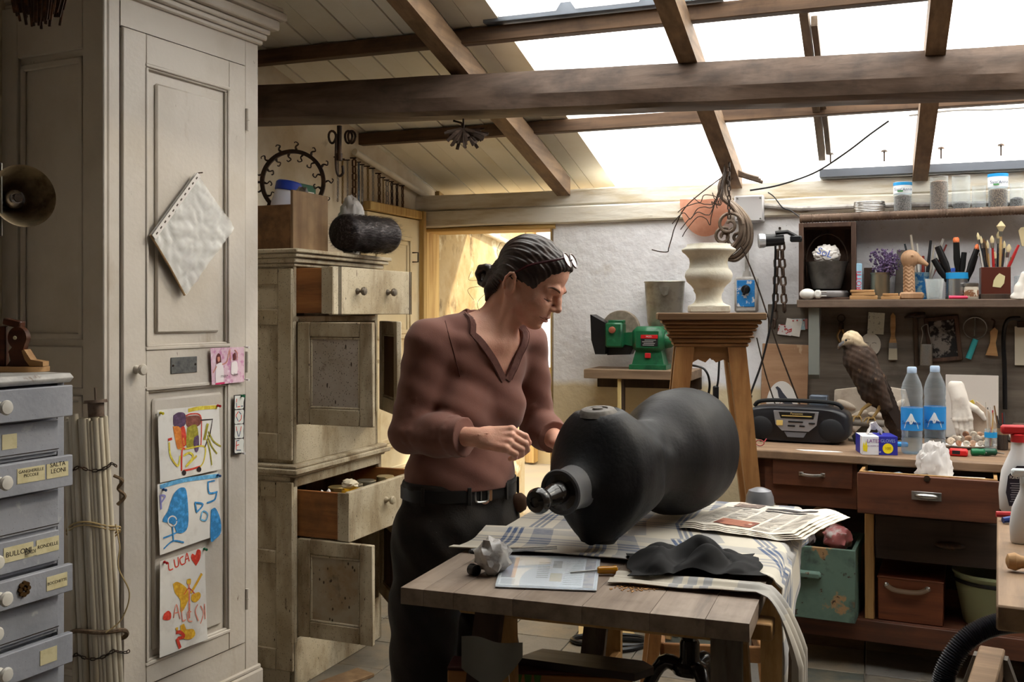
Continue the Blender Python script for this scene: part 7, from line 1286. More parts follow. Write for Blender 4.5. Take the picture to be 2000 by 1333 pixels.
q = MB(k); q.box(tuple(M_ @ Vector((0, 1, 44))), (46, 2, 72), 0, M_); q.build('picture', mat('dark_picture', (130, 124, 118), .6, layers=[('n', (26, 24, 24), 26, .44, .52)]), t)
t, k = hang('ring_tool', 'wire ring tool with a turquoise handle hanging on the panel', 'ring tool', 1900, 703); q = MB(k); q.tube([(4+21*math.cos(a), 0, 62+21*math.sin(a)) for a in np.arange(0, 6.28, .25)], 1.1, 6, True); q.tube([(4, 0, 83), (3, 0, 46)], 1.2, 5); q.build('ring', m_steel, t); q = MB(k); q.cyl((-8, 0, 2), (5, 0, 40), 5.5, 5.5, 14); q.build('handle', mat('turquoise', (62, 172, 178), .4), t)
t, k = hang('whisk_brush', 'pale wooden hand brush hanging from a hook on the panel', 'brush', 1940, 694); q = MB(k); q.prism([(-14, 0), (8, -2), (4, 24), (6, 34), (8, 48), (2, 54), (-6, 46), (-5, 36), (-6, 24)], -4, 4); q.build('body', m_blk, t); q = MB(k); q.tube(spline([(0, 0, 52), (2, 0, 66), (-4, 0, 70)], 4), 1.6, 6); q.build('hook', m_iron, t)
cable('thick black cable arching down the panel to the bench', [PB(1992, 622, 4.95), PB(1968, 626, 4.94), PB(1960, 660, 4.955), PB(1962, 720, 4.955), PB(1963, 800, 4.95)], .010)
t, k = hang('paper_tag', 'tall cream paper tag under a bulldog clip at the panel end', 'tag', 1994, 714); q = MB(k); q.box((2, 0, 38), (26, 1, 76), .2); q.build('tag', mat('tag_cream', (204, 198, 180), .8), t); q = MB(k); q.box((2, -2, 80), (18, 6, 12), 1); q.build('clip', m_iron, t)
# ================================================================ workbench against the back wall
BZ = .85; P0 = PZ(1464, 878, BZ); RBn = D2(-25); BF = Face(P0.xy, RBn); BFd = Face(BF.w(0, -.11).xy, RBn)
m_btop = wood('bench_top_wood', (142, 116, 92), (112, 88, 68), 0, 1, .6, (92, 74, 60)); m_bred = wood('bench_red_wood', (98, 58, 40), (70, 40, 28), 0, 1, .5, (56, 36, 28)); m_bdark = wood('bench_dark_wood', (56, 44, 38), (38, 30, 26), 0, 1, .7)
be = thing('workbench', 'long wooden workbench with drawers below, an open one full of papers', 'workbench', (P0.x, P0.y, 0), RBn); BW = 1.75
MB().bx(-.02, BW, 0, .70, BZ-.036, BZ, .005).build('top', m_btop, be)
xp, _ = BF(1672, 950); zl = BF(1560, 990)[1]; x2 = BF(1706, 1050)[0]; zsh = BF(1700, 1213)[1]
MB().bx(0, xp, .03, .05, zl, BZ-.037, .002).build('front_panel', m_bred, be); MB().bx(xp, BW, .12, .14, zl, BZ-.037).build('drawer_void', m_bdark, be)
for x in (0.0, BW-.06): MB().bx(x, x+.06, .03, .09, 0, BZ-.037, .003).build('leg', m_bred, be); MB().bx(x, x+.06, .58, .64, 0, BZ-.037, .003).build('leg', m_bred, be)
MB().bx(x2-.035, x2, .02, .06, zsh, zl+.03, .002).build('post', m_pine, be); MB().bx(0, BW, .02, .64, zsh-.02, zsh, .002).build('bottom_shelf', m_bred, be); MB().bx(0, BW, .0, .022, zsh-.085, zsh-.001, .003).build('shelf_rail', m_bred, be)
MB().bx(0, BW, .62, .64, zsh, BZ-.04).build('back_board', m_bdark, be)
xa, za = BF(1508, 893); xb, zb = BF(1664, 956); q = MB(); q.bx(xa, xb, .012, .03, zb-.004, za-.01, .002); dl = q.build('drawer', m_bred, be)
def bar_handle(t, x, y, z, w_): q = MB(); q.tube(spline([(x-w_/2, y, z), (x-w_/2+.006, y-.018, z), (x, y-.022, z-.002), (x+w_/2-.006, y-.018, z), (x+w_/2, y, z)], 4), .006, 8); [q.box((x+s*w_/2, y-.002, z), (.018, .004, .016), .001) for s in (-1, 1)]; q.build('handle', m_steel, t)
hx, hz = BF(1585, 928); bar_handle(dl, hx, .012, hz, .085); q = MB(); hx, hz = BF(1586, 900); q.lathe([(.009, 0), (.008, .001)], 12, (hx, .0125, hz), (0, -1, 0)); q.build('keyhole', m_dark_gap, dl)
xa, za = BFd(1675, 922); xb, zb = BFd(1952, 1012); zb = BFd(1680, 1001)[1]; q = MB(); q.bx(xa, xb, -.13, -.11, zb, za, .003); do_ = q.build('drawer', m_bred, be)
for a in (xa+.006, xb-.018): MB().bx(a, a+.012, -.11, .1, zb+.01, za+.004, .001).build('drawer_side', m_pine, do_)
MB().bx(xa+.018, xb-.018, -.11, .1, zb+.03, zb+.04).build('drawer_bottom', m_pine, do_); MB().bx(xa+.018, xb-.018, -.11, -.10, za-.03, za+.004, .001).build('drawer_lip', m_pine, do_)
hx, hz = BFd(1810, 968); q = MB(); q.bx(hx-.052, hx+.052, -.133, -.13, hz-.016, hz+.016, .001); q.build('pull_plate', m_steel, do_); q = MB(); q.ell((hx, -.134, hz), (.042, .016, .012), 18, 10); q.build('cup_pull', m_steel, do_); hx, hz = BFd(1811, 934); q = MB(); q.lathe([(.011, 0), (.012, .004), (.006, .005)], 16, (hx, -.13, hz), (0, -1, 0)); q.build('lock', m_iron, do_)
xa2, za2 = BF(1709, 1012); xb2, zb2 = BF(1960, 1112); q = MB(); q.bx(xa2, xa2+.66, .012, .32, zb2-.01, zl-.01, .003); dd_ = q.build('dark_drawer', m_bdark, be); hx, hz = BF(1855, 1068); q = MB(); q.ell((hx, .01, hz), (.055, .012, .016), 16, 8); q.build('cup_pull', m_iron, dd_)
zdr = za-.075
p = BF.w(xa+.09, -.03, zdr+.05); o = thing('checked_handkerchief', 'pale blue checked cloth folded in the open bench drawer', 'cloth', p, RBn); cloth_mesh('cloth', lambda u, v: Vector(((u-.5)*.13, (v-.5)*.09, .012+.008*nz(u*5, v*5))), 10, 8, mat('pale_blue_check', (170, 196, 210), .8, layers=[('v', (90, 140, 170), 160, .3, .2)]), o, .004)
p = BF.w(xa+.27, -.05, zdr); crumple('tissue_wad', 'big wad of white crumpled tissue rising from the open drawer', 'tissue', p, (.07, .024, .105), mat('tissue', (226, 222, 220), .8), 71, .3, 4)
p = BF.w(xa+.17, -.06, zdr+.02); t = thing('key_tangle', 'tangle of black keys and wire in the open drawer', 'keys', p); q = MB(); q.tube(spline([(rn(-.04, .04), rn(-.02, .02), rn(0, .04)) for i in range(9)], 5), .003, 5); q.build('wire', m_black, t)
p = BF.w(xa+.37, -.045, zdr+.06); t = thing('paper_stack', 'white paper sheets lying in the open drawer', 'papers', p, RBn+.1); q = MB(); q.bx(-.08, .08, -.035, .035, 0, .006); q.build('sheets', m_paper, t); t.rotation_euler.x = .02
# things stored under the bench
xa, za = BF(1560, 1078); xb, zb_ = BF(1690, 1062); ct = thing('painted_crate', 'flaking green painted wooden crate under the bench, topped with bags', 'crate', BF.w(xa-.06, -.075, zsh+.001), RBn); w_ = xb-xa+.03; h_ = BF(1640, 1064)[1]-zsh-.005; m_gc = mat('flaking_green', (92, 116, 104), .7, layers=[('n', (70, 92, 84), 6, .45, .7), ('n', (150, 120, 84), 5, .54, .57), ('n', (56, 62, 58), 7, .55, .68), ('n', (60, 44, 34), 20, .62, .66)])
MB().bx(0, w_, 0, .018, 0, h_, .002).build('front', m_gc, ct); MB().bx(0, .016, .018, .34, 0, h_, .002).build('side', m_gc, ct); MB().bx(w_-.016, w_, .018, .34, 0, h_, .002).build('side', m_gc, ct); MB().bx(.016, w_-.016, .018, .34, 0, .015).build('bottom', m_gc, ct); MB().bx(0, w_, .34, .356, 0, h_, .002).build('back', m_gc, ct); q = MB(); q.box((.10, -.012, h_*.62), (.12, .03, .03), .008); q.build('handle_bar', m_gc, ct)
for i, (dx, dy, rr_, m_) in enumerate(((.068, .13, (.045, .06, .06), mat('grey_bag', (150, 142, 140), .4)), (.205, .12, (.055, .06, .055), mat('pink_bag', (196, 120, 120), .4, layers=[('n', (214, 206, 204), 12, .5, .6)])), (.14, .25, (.07, .06, .08), mat('beige_bag', (164, 140, 118), .5)))): 
    p = BF.w(xa-.06+dx, -.075+dy, zsh+h_-.03); crumple('stuffed_bag', ['grey plastic bag on the painted crate, at its front', 'pinkish plastic bag on the painted crate, at its front corner', 'beige bag rising at the back of the painted crate'][i], 'bag', p, rr_, m_, 80+i*7, .3, 3, 'bags on the painted crate')
xa, za = BF(1707, 1115); xb, zb_ = BF(1842, 1217); bx = thing('handled_box', 'red-brown wooden box with a leather strap handle under the bench', 'box', BF.w(xa+.012, .005, zsh+.001), RBn); w_ = xb-xa-.012; h_ = za-zsh-.03; m_hb = wood('chestnut', (112, 60, 36), (84, 42, 24), 0, 1, .45); MB().bx(0, w_, .024, .33, 0, h_, .003).build('body', m_hb, bx); MB().bx(-.003, w_+.003, .021, .333, h_-.004, h_+.004, .002).build('lid_edge', m_hb, bx)
hx, hz = w_*.45, h_-.035; q = MB(); q.tube(spline([(hx-.075, .02, hz+.006), (hx-.04, .006, hz-.008), (hx+.04, .006, hz-.008), (hx+.075, .02, hz+.006)], 5), .011, 8, flat=.4); hd = q.build('strap', mat('strap_leather', (96, 74, 54), .6), bx)
for s in (-1, 1): q = MB(); q.lathe([(.011, 0), (.006, .006)], 10, (hx+s*.075, .019, hz+.006), (0, -1, 0)); q.build('stud', m_steel, hd)
c = BF(1942, 1200)[0]; bk_ = thing('green_tub', 'pale green plastic tub tucked under the bench', 'tub', BF.w(c, .17, zsh+.001), RBn); q = MB(); q.lathe([(.105, 0), (.11, .005), (.145, .19), (.15, .195), (.15, .205), (.142, .205), (.105, .01)], 36); q.build('body', mat('pale_green_plastic', (150, 158, 124), .4), bk_); q = MB(); q.lathe([(.149, .165), (.152, .168), (.152, .178), (.149, .18)], 36, cap=False); q.build('band', m_black, bk_)
# ================================================================ things on the bench top
def bt(name, label, cat, px, py, rot=RBn, group=None, z=BZ):
    p = PZ(px, py, z+.0005); return thing(name, label, cat, p, rot, group), p.y/F
# radio
t, k = bt('radio', 'black portable radio cassette player with silver control panel', 'radio', 1557, 866); t.location += Vector((.02, .06, 0)); k = t.location.y/F; q = MB(k)
out = []; 
def sup(x0, x1, z0, z1, n=36, p_=4): return [((x0+x1)/2+(x1-x0)/2*math.copysign(abs(math.cos(a))**(2/p_), math.cos(a)), (z0+z1)/2+(z1-z0)/2*math.copysign(abs(math.sin(a))**(2/p_), math.sin(a))) for a in [2*math.pi*i/n for i in range(n)]]
rs = [[(x*s_, y, 34+(z-34)*s_) for x, z in sup(-99, 99, 0, 70)] for y, s_ in ((-32, .9), (-28, .97), (-18, 1), (30, 1), (38, .92))]; q.rings(rs); q.build('case', mat('radio_black', (30, 30, 34), .35), t, 50)
for s in (-1, 1): q = MB(k); q.ell((s*66, -28, 28), (27, 8, 25), 24, 12); q.build('speaker', mat('speaker_mesh', (24, 25, 29), .6), t)
q = MB(k); q.prism([(-40, 62), (44, 62), (40, 36), (26, 24), (-24, 24), (-36, 36)], -38, -30); pn = q.build('control_panel', mat('radio_silver', (158, 160, 166), .35, .5), t)
q = MB(k); q.prism([(-30, 60), (38, 60), (35, 48), (-26, 48)], -38.8, -38); q.build('tuner_window', m_black, pn); q = MB(k); q.box((4, -39.2, 53), (56, .4, 1.6)); q.box((-28, -39.4, 39), (12, .8, 10), .3); q.build('tuner_scale', mat('scale_gold', (214, 186, 110), .5), pn)
for x, z, w2 in ((2, 42, 28), (-6, 34, 14), (14, 34, 10), (32, 40, 12)): q = MB(k); q.box((x, -38.8, z), (w2, 1.6, 3), .5); q.build('button', m_black, pn)
text('Panasonic', 6*k, mat('radio_text', (190, 170, 120), .5), pn, (4*k, -39.3*k, 57.5*k)); q = MB(k); q.tube(spline([(-84, 0, 66), (-60, 0, 78), (60, 0, 78), (84, 0, 66)], 6), 4, 8); q.build('carry_handle', m_black, t); q = MB(k); q.prism([(-20, 22), (22, 22), (16, 12), (-14, 12)], -36, -31); q.build('badge_plate', mat('radio_grey', (110, 112, 118), .4), t)
t, k = bt('grey_tin_box', 'small grey tin on the radio, under the bracket', 'tin', 1600, 800); t.location = Vector((PB(1600, 795, 4.72).x, PB(1600, 795, 4.72).y, BZ+.0005)); k = t.location.y/F; q = MB(k); q.box((0, 0, 42), (34, 26, 84), 2); q.build('box', mat('blue_grey_tin', (96, 104, 116), .4, .4), t)
# stuffed hawk
t, k = bt('stuffed_hawk', 'stuffed dark brown hawk with pale head on a short perch', 'stuffed bird', 1700, 862); S = SDF((-.18, -.13, .02), (.18, .13, .50), .0026); V3 = lambda x, y, z: (x*k, y*k, z*k)
S.ell(V3(-34, -4, 196), (19*k, 19*k, 20*k), None, .01); S.cone(V3(-32, 0, 186), V3(-20, 2, 160), 19*k, 25*k, .02); S.cone(V3(-20, 2, 158), V3(6, 6, 98), 31*k, 27*k, .03); S.cone(V3(6, 6, 98), V3(28, 10, 66), 25*k, 14*k, .02)
S.cone(V3(-46, -14, 192), V3(-56, -20, 184), 5*k, 3*k, .006); S.cone(V3(-56, -20, 184), V3(-57, -21, 178), 3*k, 1*k, .002)
for s in (-1, 1): S.chain([V3(-14+s*4, -18*s+4, 168), V3(10, -24*s+6, 120), V3(32, -16*s+8, 70), V3(44, -6*s+8, 44)], [12*k, 16*k, 11*k, 4*k], .012); S.ell(V3(-42-s*0, -8-14*(s > 0), 198), (3*k, 3*k, 3*k), None, .003, '-')
S.chain([V3(24, 10, 74), V3(40, 12, 36), V3(50, 12, 14)], [13*k, 15*k, 13*k], .01, flat=((.3, 1, 0), .45)); S.disp(lambda X, Y, Z: .0016*np.sin(X*190+Z*80)*np.sin(Z*150-X*70+Y*60))
hk = S.mesh('body', mat('hawk_plumage', (66, 50, 40), .85, layers=[('n', (42, 32, 26), 18, .45, .62, (1, 1, .5)), ('n', (112, 88, 66), 40, .62, .7, (1, 1, .5)), ('z', (196, 176, 146), .06, 186*k+.03, 200*k+.03), ('n', (84, 62, 48), 50, .6, .68)], bump=.002, bscale=90, bstretch=(1, 1, .4)), t)
for s in (-1, 1): q = MB(k); q.ell((-43, -8 if s < 0 else -20, 197), (2.4, 2.4, 2.4), 10, 8); q.build('eye', m_black, t)
q = MB(k); q.tube([(-47, -15, 193), (-55, -20, 187), (-58, -22, 180)], [4, 3.4, .8], 8); q.build('beak', mat('beak_horn', (86, 84, 86), .3), t); m_leg = mat('hawk_leg', (150, 120, 70), .6)
for (a, b, c_) in (((8, -4, 80), (-14, -8, 62), (-22, -10, 46)), ((22, -2, 78), (14, -8, 60), (4, -10, 44))):
    q = MB(k); q.tube([a, b, c_], [5, 3, 2.6], 8); lg = q.build('leg', m_leg, t)
    for ax_ in ((-16, -4), (-8, -10), (8, -8), (4, 8)): q = MB(k); q.tube(spline([c_, (c_[0]+ax_[0]*.6, c_[1]+ax_[1]*.6, c_[2]+2), (c_[0]+ax_[0], c_[1]+ax_[1], c_[2]-8)], 3), [2.2]*3+[1.4]*3+[.6], 6); q.build('toe', m_leg, lg)
q = MB(k); q.cyl((-40, -8, 36), (26, -8, 36), 7, 7, 14); q.cyl((-8, -4, 0), (-8, -6, 36), 5, 5, 12); q.lathe([(34, 0), (34, 5), (6, 8)], 24, (-8, 0, 0)); q.build('perch', mat('perch_wood', (132, 122, 112), .7), t)
for i in range(16):
    q = MB(k); s = 1 if i % 2 else -1; u = i/15; b = Vector((8+24*u, -22*s+6, 140-66*u)); d = Vector((30, 4*s, -52)); w2 = Vector((5, 0, 3)); q.add([b-w2, b+w2, b+d*.8+w2, b+d, b+d*.8-w2], [(0, 1, 2, 3, 4)]); q.build('flight_feather', mat('feather_dark', (50, 38, 32), .8), t, 0, solid=.6*k)
# mirror, relief, gloves box, bottles
t, k = bt('hexagon_mirror', 'small hexagonal mirror standing below the hawk', 'mirror', 1697, 870); q = MB(k); q.prism([(-26, 0), (24, 0), (32, 20), (22, 36), (-14, 36), (-32, 16)], -1.5, 1.5); q.build('glass', mat('mirror_glass', (200, 208, 212), .04, 1), t); t.rotation_euler.x = -.12
t, k = bt('plaster_relief', 'broken white plaster relief with carved leaves behind the hawk', 'plaster relief', 1705, 850); t.location = Vector((PB(1705, 850, 4.86).x, PB(1705, 850, 4.86).y, BZ+.0005)); k = t.location.y/F; q = MB(k); q.prism([(-70, 0), (62, 0), (66, 60), (58, 92), (30, 96), (14, 108), (-6, 100), (-30, 94), (-72, 88), (-74, 40)], 0, 26); rl = q.build('slab', mat('relief_plaster', (206, 192, 176), .85, layers=[('n', (170, 152, 134), 8, .5, .7)], bump=.002), t)
for i, (x, z, a) in enumerate(((-50, 60, .4), (-28, 40, -.5), (-40, 20, .9), (20, 78, .1), (44, 60, -.8), (50, 30, 1.2), (10, 40, .2))): q = MB(k); q.ell((x, 0, z), (20, 7, 7), 14, 8, Matrix.Rotation(a, 3, 'Y')); q.build('carved_leaf', MATS['relief_plaster'], t)
c = PZ(1684, 889, BZ); gb = thing('glove_box', 'white and blue latex glove carton with a yellow dot', 'glove box', (c.x, c.y, BZ+.0005), D2(-8)); k = c.y/F; q = MB(k); q.bx(0, 66, 0, 62, 0, 36, .5); cb_ = q.build('carton', mat('carton_white', (226, 226, 232), .5), gb); q = MB(k); q.bx(31, 66.3, -.3, 62, .3, 36.2); q.build('blue_end', mat('carton_blue', (40, 44, 150), .5), cb_, 0); q = MB(k); q.bx(-.4, 0, 20, 62, .5, 36); q.build('blue_side', MATS['carton_blue'], cb_, 0)
q = MB(k); q.lathe([(10, 0), (10, .4)], 24, (48, -.3, 13), (0, -1, 0)); q.build('yellow_dot', mat('dot_yellow', (240, 222, 30), .5), cb_); text('LATEX', 10*k, mat('carton_violet', (120, 40, 130), .5), cb_, (22*k, -.8*k, 27*k), sx=.9); text('GLOVES', 9*k, mat('carton_text', (150, 170, 220), .5), cb_, (48*k, -.8*k, 27.5*k), sx=.85); text('100', 8*k, mat('dot_text', (180, 160, 20), .5), cb_, (48*k, -1.0*k, 13*k)); text('for sensitive use', 3.4*k, MATS['carton_violet'], cb_, (21*k, -.8*k, 18*k)); text('LARGE', 4*k, m_paper, cb_, (29*k, -.9*k, 6*k))
q = MB(k); q.prism([(2, 8), (9, 6), (10, 16), (7, 28), (5, 18), (3, 26), (1, 16)], -.9, -.5); q.build('glove_print', mat('glove_yellow', (226, 206, 40), .5), cb_); q = MB(k); q.grid(lambda u, v: (14+30*u+6*nz(u*4, v*4), 28+16*v, 36+26*math.sin(u*3.1)*(1-v*.6)+6*nz(u*6, v*5, 2)), 14, 8); q.build('glove_tuft', m_bag, gb, 40, solid=.6*k)
def bottle(px, py, label):
    t, k = bt('water_bottle', label, 'bottle', px, py, RBn, 'water bottles on the bench'); q = MB(k); prof = [(17, 0), (19.5, 3)]
    for z in (12, 20, 28, 36): prof += [(20, z), (18.6, z+4)]
    prof += [(20, 44), (20, 92), (18.8, 96), (20, 102), (18.6, 108), (20, 114), (20, 124), (17, 138), (10, 154), (8, 160), (8, 163)]; q.lathe(prof, 28, cap=False); q.lathe([(2, .5), (17, 0)], 28, cap=False); q.build('shell', glassy('pet_bottle', (222, 232, 240), .93, .03), t, 60)
    q = MB(k); q.lathe([(16, 1.5), (18.6, 4)]+[(19 if i % 2 else 18, 8+i*4) for i in range(20)]+[(18.6, 88), (2, 88.5)], 24); q.build('water', glassy('water', (200, 222, 236), .97, .02, (232, 242, 248)), t, 60)
    q = MB(k); q.lathe([(20.3, 46), (20.3, 90)], 32, cap=False); lb_ = q.build('label', mat('bottle_blue', (46, 140, 214), .35), t, 60); q = MB(k); q.lathe([(8.6, 157), (9, 158), (9, 167), (7.6, 169), (2, 169)], 20); q.build('cap', mat('cap_pale', (176, 196, 222), .4), t)
    vs = []; 
    for x, z in ((-14, 50), (14, 50), (12, 60), (6, 68), (2, 78), (-1, 80), (-5, 72), (-11, 62)): a = x/20.6; vs.append((20.7*math.sin(a), -20.7*math.cos(a), z))
    vs.append((0, -20.9, 60)); q = MB(k); q.add(vs, [(i, (i+1) % 8, 8) for i in range(8)]); q.build('label_mountain', m_lwhite, lb_, 0)
    for i, ch in enumerate("Sant'Anna"): a = (i-4)*.2; o = text(ch, 9.5*k, mat('bottle_navy', (20, 44, 120), .5), lb_, (21.1*k*math.sin(a), -21.1*k*math.cos(a), 61*k), rot=(math.pi/2, 0, a))
bottle(1781, 886, 'full clear water bottle with blue label, beside the hawk tail'); bottle(1826, 884, 'full clear water bottle with blue label, beside the plaster hand')
# plaster hand, framed print, shells and small tools
t, k = bt('plaster_hand', 'white plaster cast of a hand with fingers pointing down', 'plaster hand', 1880, 864); t.location = PB(1876, 860, 4.70); t.location.z = BZ; k = t.location.y/F; S = SDF((-.10, -.09, -.0), (.12, .09, .27), .0026); S.cone((-.018, .01, .245), (-.005, .0, .20), .034, .034, .02, flat=((0, 1, 0), .8))
hand(S, Vector((-.004, 0, .195)), Vector((.14, -.12, -1)), Vector((0, -1, .1)), Vector((-1, 0, 0)), ((6, 10, 8), (4, 8, 6), (6, 10, 8), (10, 12, 8)), 1.05, (.55, -.1, -.8)); S.mesh('cast', mat('hand_plaster', (218, 210, 200), .8, layers=[('n', (184, 172, 160), 12, .5, .7)], bump=.001), t)
t, k = bt('framed_print', 'white mounted print with a small dark etching leaning on the panel', 'print', 1898, 838); t.location = PB(1898, 840, 4.93); t.location.z = BZ+.0005; k = t.location.y/F; q = MB(k); q.box((0, 0, 62), (94, 4, 124), .8); q.build('mount', mat('mount_white', (220, 212, 204), .7), t); q = MB(k); q.box((12, -2.4, 40), (34, .6, 44)); q.build('etching', mat('etching', (128, 124, 120), .7, layers=[('n', (60, 58, 58), 30, .44, .54)]), t); t.rotation_euler.x = -.03
t, k = bt('stone_fragment', 'rough beige stone fragment beside the plaster hand', 'stone', 1915, 858); t.location = PB(1918, 860, 4.72); t.location.z = BZ+.0005; k = t.location.y/F; q = MB(k); q.prism([(-22, 0), (26, 0), (30, 30), (12, 66), (-10, 84), (-24, 60)], 0, 16); q.build('stone', mat('beige_stone', (188, 168, 148), .85, layers=[('n', (150, 128, 110), 8, .45, .7)]), t)
t, k = bt('folding_rule', 'yellow folding rule leaning across the etching', 'ruler', 1930, 862); q = MB(k); M_ = Matrix.Rotation(-.5, 3, 'Y'); q.box((-14, 0, 44), (12, 3, 76), .5, M_); rl_ = q.build('rule', mat('rule_yellow', (216, 186, 74), .5), t); 
for i in range(8): q = MB(k); q.box(tuple(M_ @ Vector((-35+0, -1.8, 12+i*8))+Vector((0, 0, 0))), (8, .4, 1), 0, M_); q.build('tick', m_ink, rl_, 0)
pl_ = PZ(1895, 876, BZ); t = thing('shell_plate', 'white plate heaped with snail shells', 'plate', (pl_.x, pl_.y, BZ+.0005)); k = pl_.y/F; q = MB(k); q.lathe([(24, 0), (28, 1), (50, 6), (51, 7), (49, 7), (28, 2.5), (4, 2)], 36, sy=.62); q.build('dish', mat('plate_glaze', (224, 222, 220), .2), t)
shc = [mat('shell_%d' % i, c, .5, layers=[('n', tuple(int(x*.7) for x in c), 40, .45, .65)]) for i, c in enumerate([(206, 184, 160), (150, 104, 76), (220, 208, 190), (176, 138, 110), (190, 176, 160)])]; lab5 = ['cream', 'brown', 'white', 'tan', 'greyish']; SH = ((-38, 0, 6), (-26, -12, 4), (-14, -16, 5), (0, -18, 4), (13, -16, 5), (26, -12, 5), (38, -4, 5), (-20, 2, 12), (-4, -2, 13), (12, 0, 13), (26, 2, 11), (-10, 4, 22), (6, 2, 22), (18, 6, 19), (-30, 8, 10))
pos = ['at one end of the plate', 'at the rim', 'low on the plate', 'at the middle of the rim', 'low beside the spiral shells', 'near the far rim', 'at the end by the tools', 'in the second layer', 'in the middle of the heap', 'in the middle layer', 'in the upper side of the heap', 'on top of the heap', 'at the peak of the heap', 'high on the slope of the heap', 'behind the end of the heap']
for i, (x, y, z) in enumerate(SH):
    o = thing('snail_shell', '%s snail shell %s' % (lab5[i % 5], pos[i]), 'shell', pl_+Vector((x*k, y*k*.8, z*k+.004)), 0, 'snail shells on the plate'); r = rn(6.5, 9); q = MB(k); pts = []; rr_ = []
    for j in range(22): a = j*.62; f = 1-j/24; pts.append((r*.62*f*math.cos(a), -r*.5*(1-f)*.9, r*.62*f*math.sin(a)+r*.55)); rr_.append(r*.46*f+.3)
    q.tube(pts, rr_, 8); q.build('whorl', shc[i % 5], o); o.rotation_euler = (rn(-.6, .6), rn(-.6, .6), rn(-1, 1))
t, k = bt('tape_measure', 'red tape measure lying at the bench edge', 'tape measure', 1872, 891); q = MB(k); q.box((0, 0, 7), (34, 22, 14), 3); q.build('case', mat('tape_red', (206, 36, 36), .35), t); q = MB(k); q.box((-4, -11.2, 8), (14, .6, 7)); q.build('badge', m_ink, t)
t, k = bt('orange_pencil', 'orange pencil with dark tip beside the tape measure', 'pencil', 1842, 889); q = MB(k); q.cyl((-8, 0, 3), (22, 2, 3), 3, 3, 6); q.build('shaft', mat('pencil_orange', (232, 136, 40), .4), t); q = MB(k); q.cyl((-8, 0, 3), (-18, -1, 3), 3, .6, 6); q.build('tip', m_ink, t)
for i, px in enumerate((1910, 1933)):
    t, k = bt('screwdriver', ['green-handled screwdriver next to the tape measure', 'darker green screwdriver at the end of the tool row'][i], 'screwdriver', px, 891, RBn+.1); q = MB(k); q.lathe([(4, -13), (7, -11), (7.4, -2), (6, 4), (7, 10), (4, 13)], 12, (0, 0, 7.5), (1, 0, .05)); q.build('handle', mat('grip_green_%d' % i, ((20, 106, 66), (24, 74, 54))[i], .35), t); q = MB(k); q.cyl((13, 0, 7), (26, 10, 4), 1.6); q.build('shaft', m_steel, t)
for i, (px, y0, w_, h_, lb2, lbl) in enumerate(((1935, 880, 22, 42, 'pen_jar', 'clear jar with blue lid label holding pens'), (1958, 879, 20, 50, 'pencil_tumbler', 'dark tumbler of pencils beside the pen jar'))):
    t, k = bt(lb2, lbl, 'jar', px, y0); q = MB(k); q.lathe([(w_*.45, 0), (w_/2, 2), (w_/2, h_), (w_*.46, h_), (w_*.42, 4)], 18); q.build('vessel', m_clear if i == 0 else glassy('smoky_glass', (90, 80, 76), .45, .08, (150, 140, 136)), t, 60); q = MB(k); q.lathe([(w_*.52, h_*.6), (w_*.52, h_*.85)], 18, cap=False); q.build('label', m_lblue if i == 0 else mat('kraft', (150, 120, 90), .7), t, 60)
    for j in range(4): stick(t, k, rn(-5, 5), rn(-4, 4), rn(58, 86), rn(-.15, .1), rn(-.1, .1), m_hand[(j*2+i) % 9], 1.6, None, 8, 'pencil')
t, k = bt('small_clock_case', 'dark wooden case with a round white dial at the bench end', 'clock case', 2003, 880); q = MB(k); q.box((0, 0, 26), (46, 26, 52), 2); q.build('case', m_bx, t); q = MB(k); q.lathe([(15, 0), (14, 2), (3, 2.4)], 24, (-16, -13, 34), (0, -1, 0)); q.build('dial', mat('dial_white', (222, 218, 212), .3), t)
t, k = bt('paper_slip', 'thin white printed leaflet lying before the radio', 'leaflet', 1600, 882); q = MB(k); q.prism([(-46, 6), (-30, -6), (10, -8), (44, 2), (30, 10), (-10, 10)], 0, .6, 'xy'); q.build('sheet', m_paper, t)
t, k = bt('bench_spectacles', 'reading glasses with red frame at the bench end by the stand', 'glasses', 1474, 872)
for dx in (-8, 10): q = MB(k); q.tube([(dx+8*math.cos(a), 0, 7+5.5*math.sin(a)) for a in np.arange(0, 6.28, .4)], .9, 6, True); q.build('rim', mat('frame_red', (150, 50, 56), .4), t)
q = MB(k); q.tube([(18, 0, 9), (20, 14, 14)], .9, 6); q.build('temple_arm', MATS['frame_red'], t)
t, k = bt('blue_packet', 'flat bright blue packet behind the glove box', 'packet', 1752, 872); q = MB(k); q.box((0, 0, 4), (40, 18, 8), 2, .15); q.build('packet', mat('packet_blue', (40, 140, 206), .4), t)
t, k = bt('plate_of_bits', 'grey dish of scraps behind the glove box', 'dish', 1738, 858); q = MB(k); q.lathe([(18, 0), (30, 4), (31, 6), (18, 2)], 24, sy=.5); q.build('dish', mat('grey_dish', (120, 112, 104), .6), t)
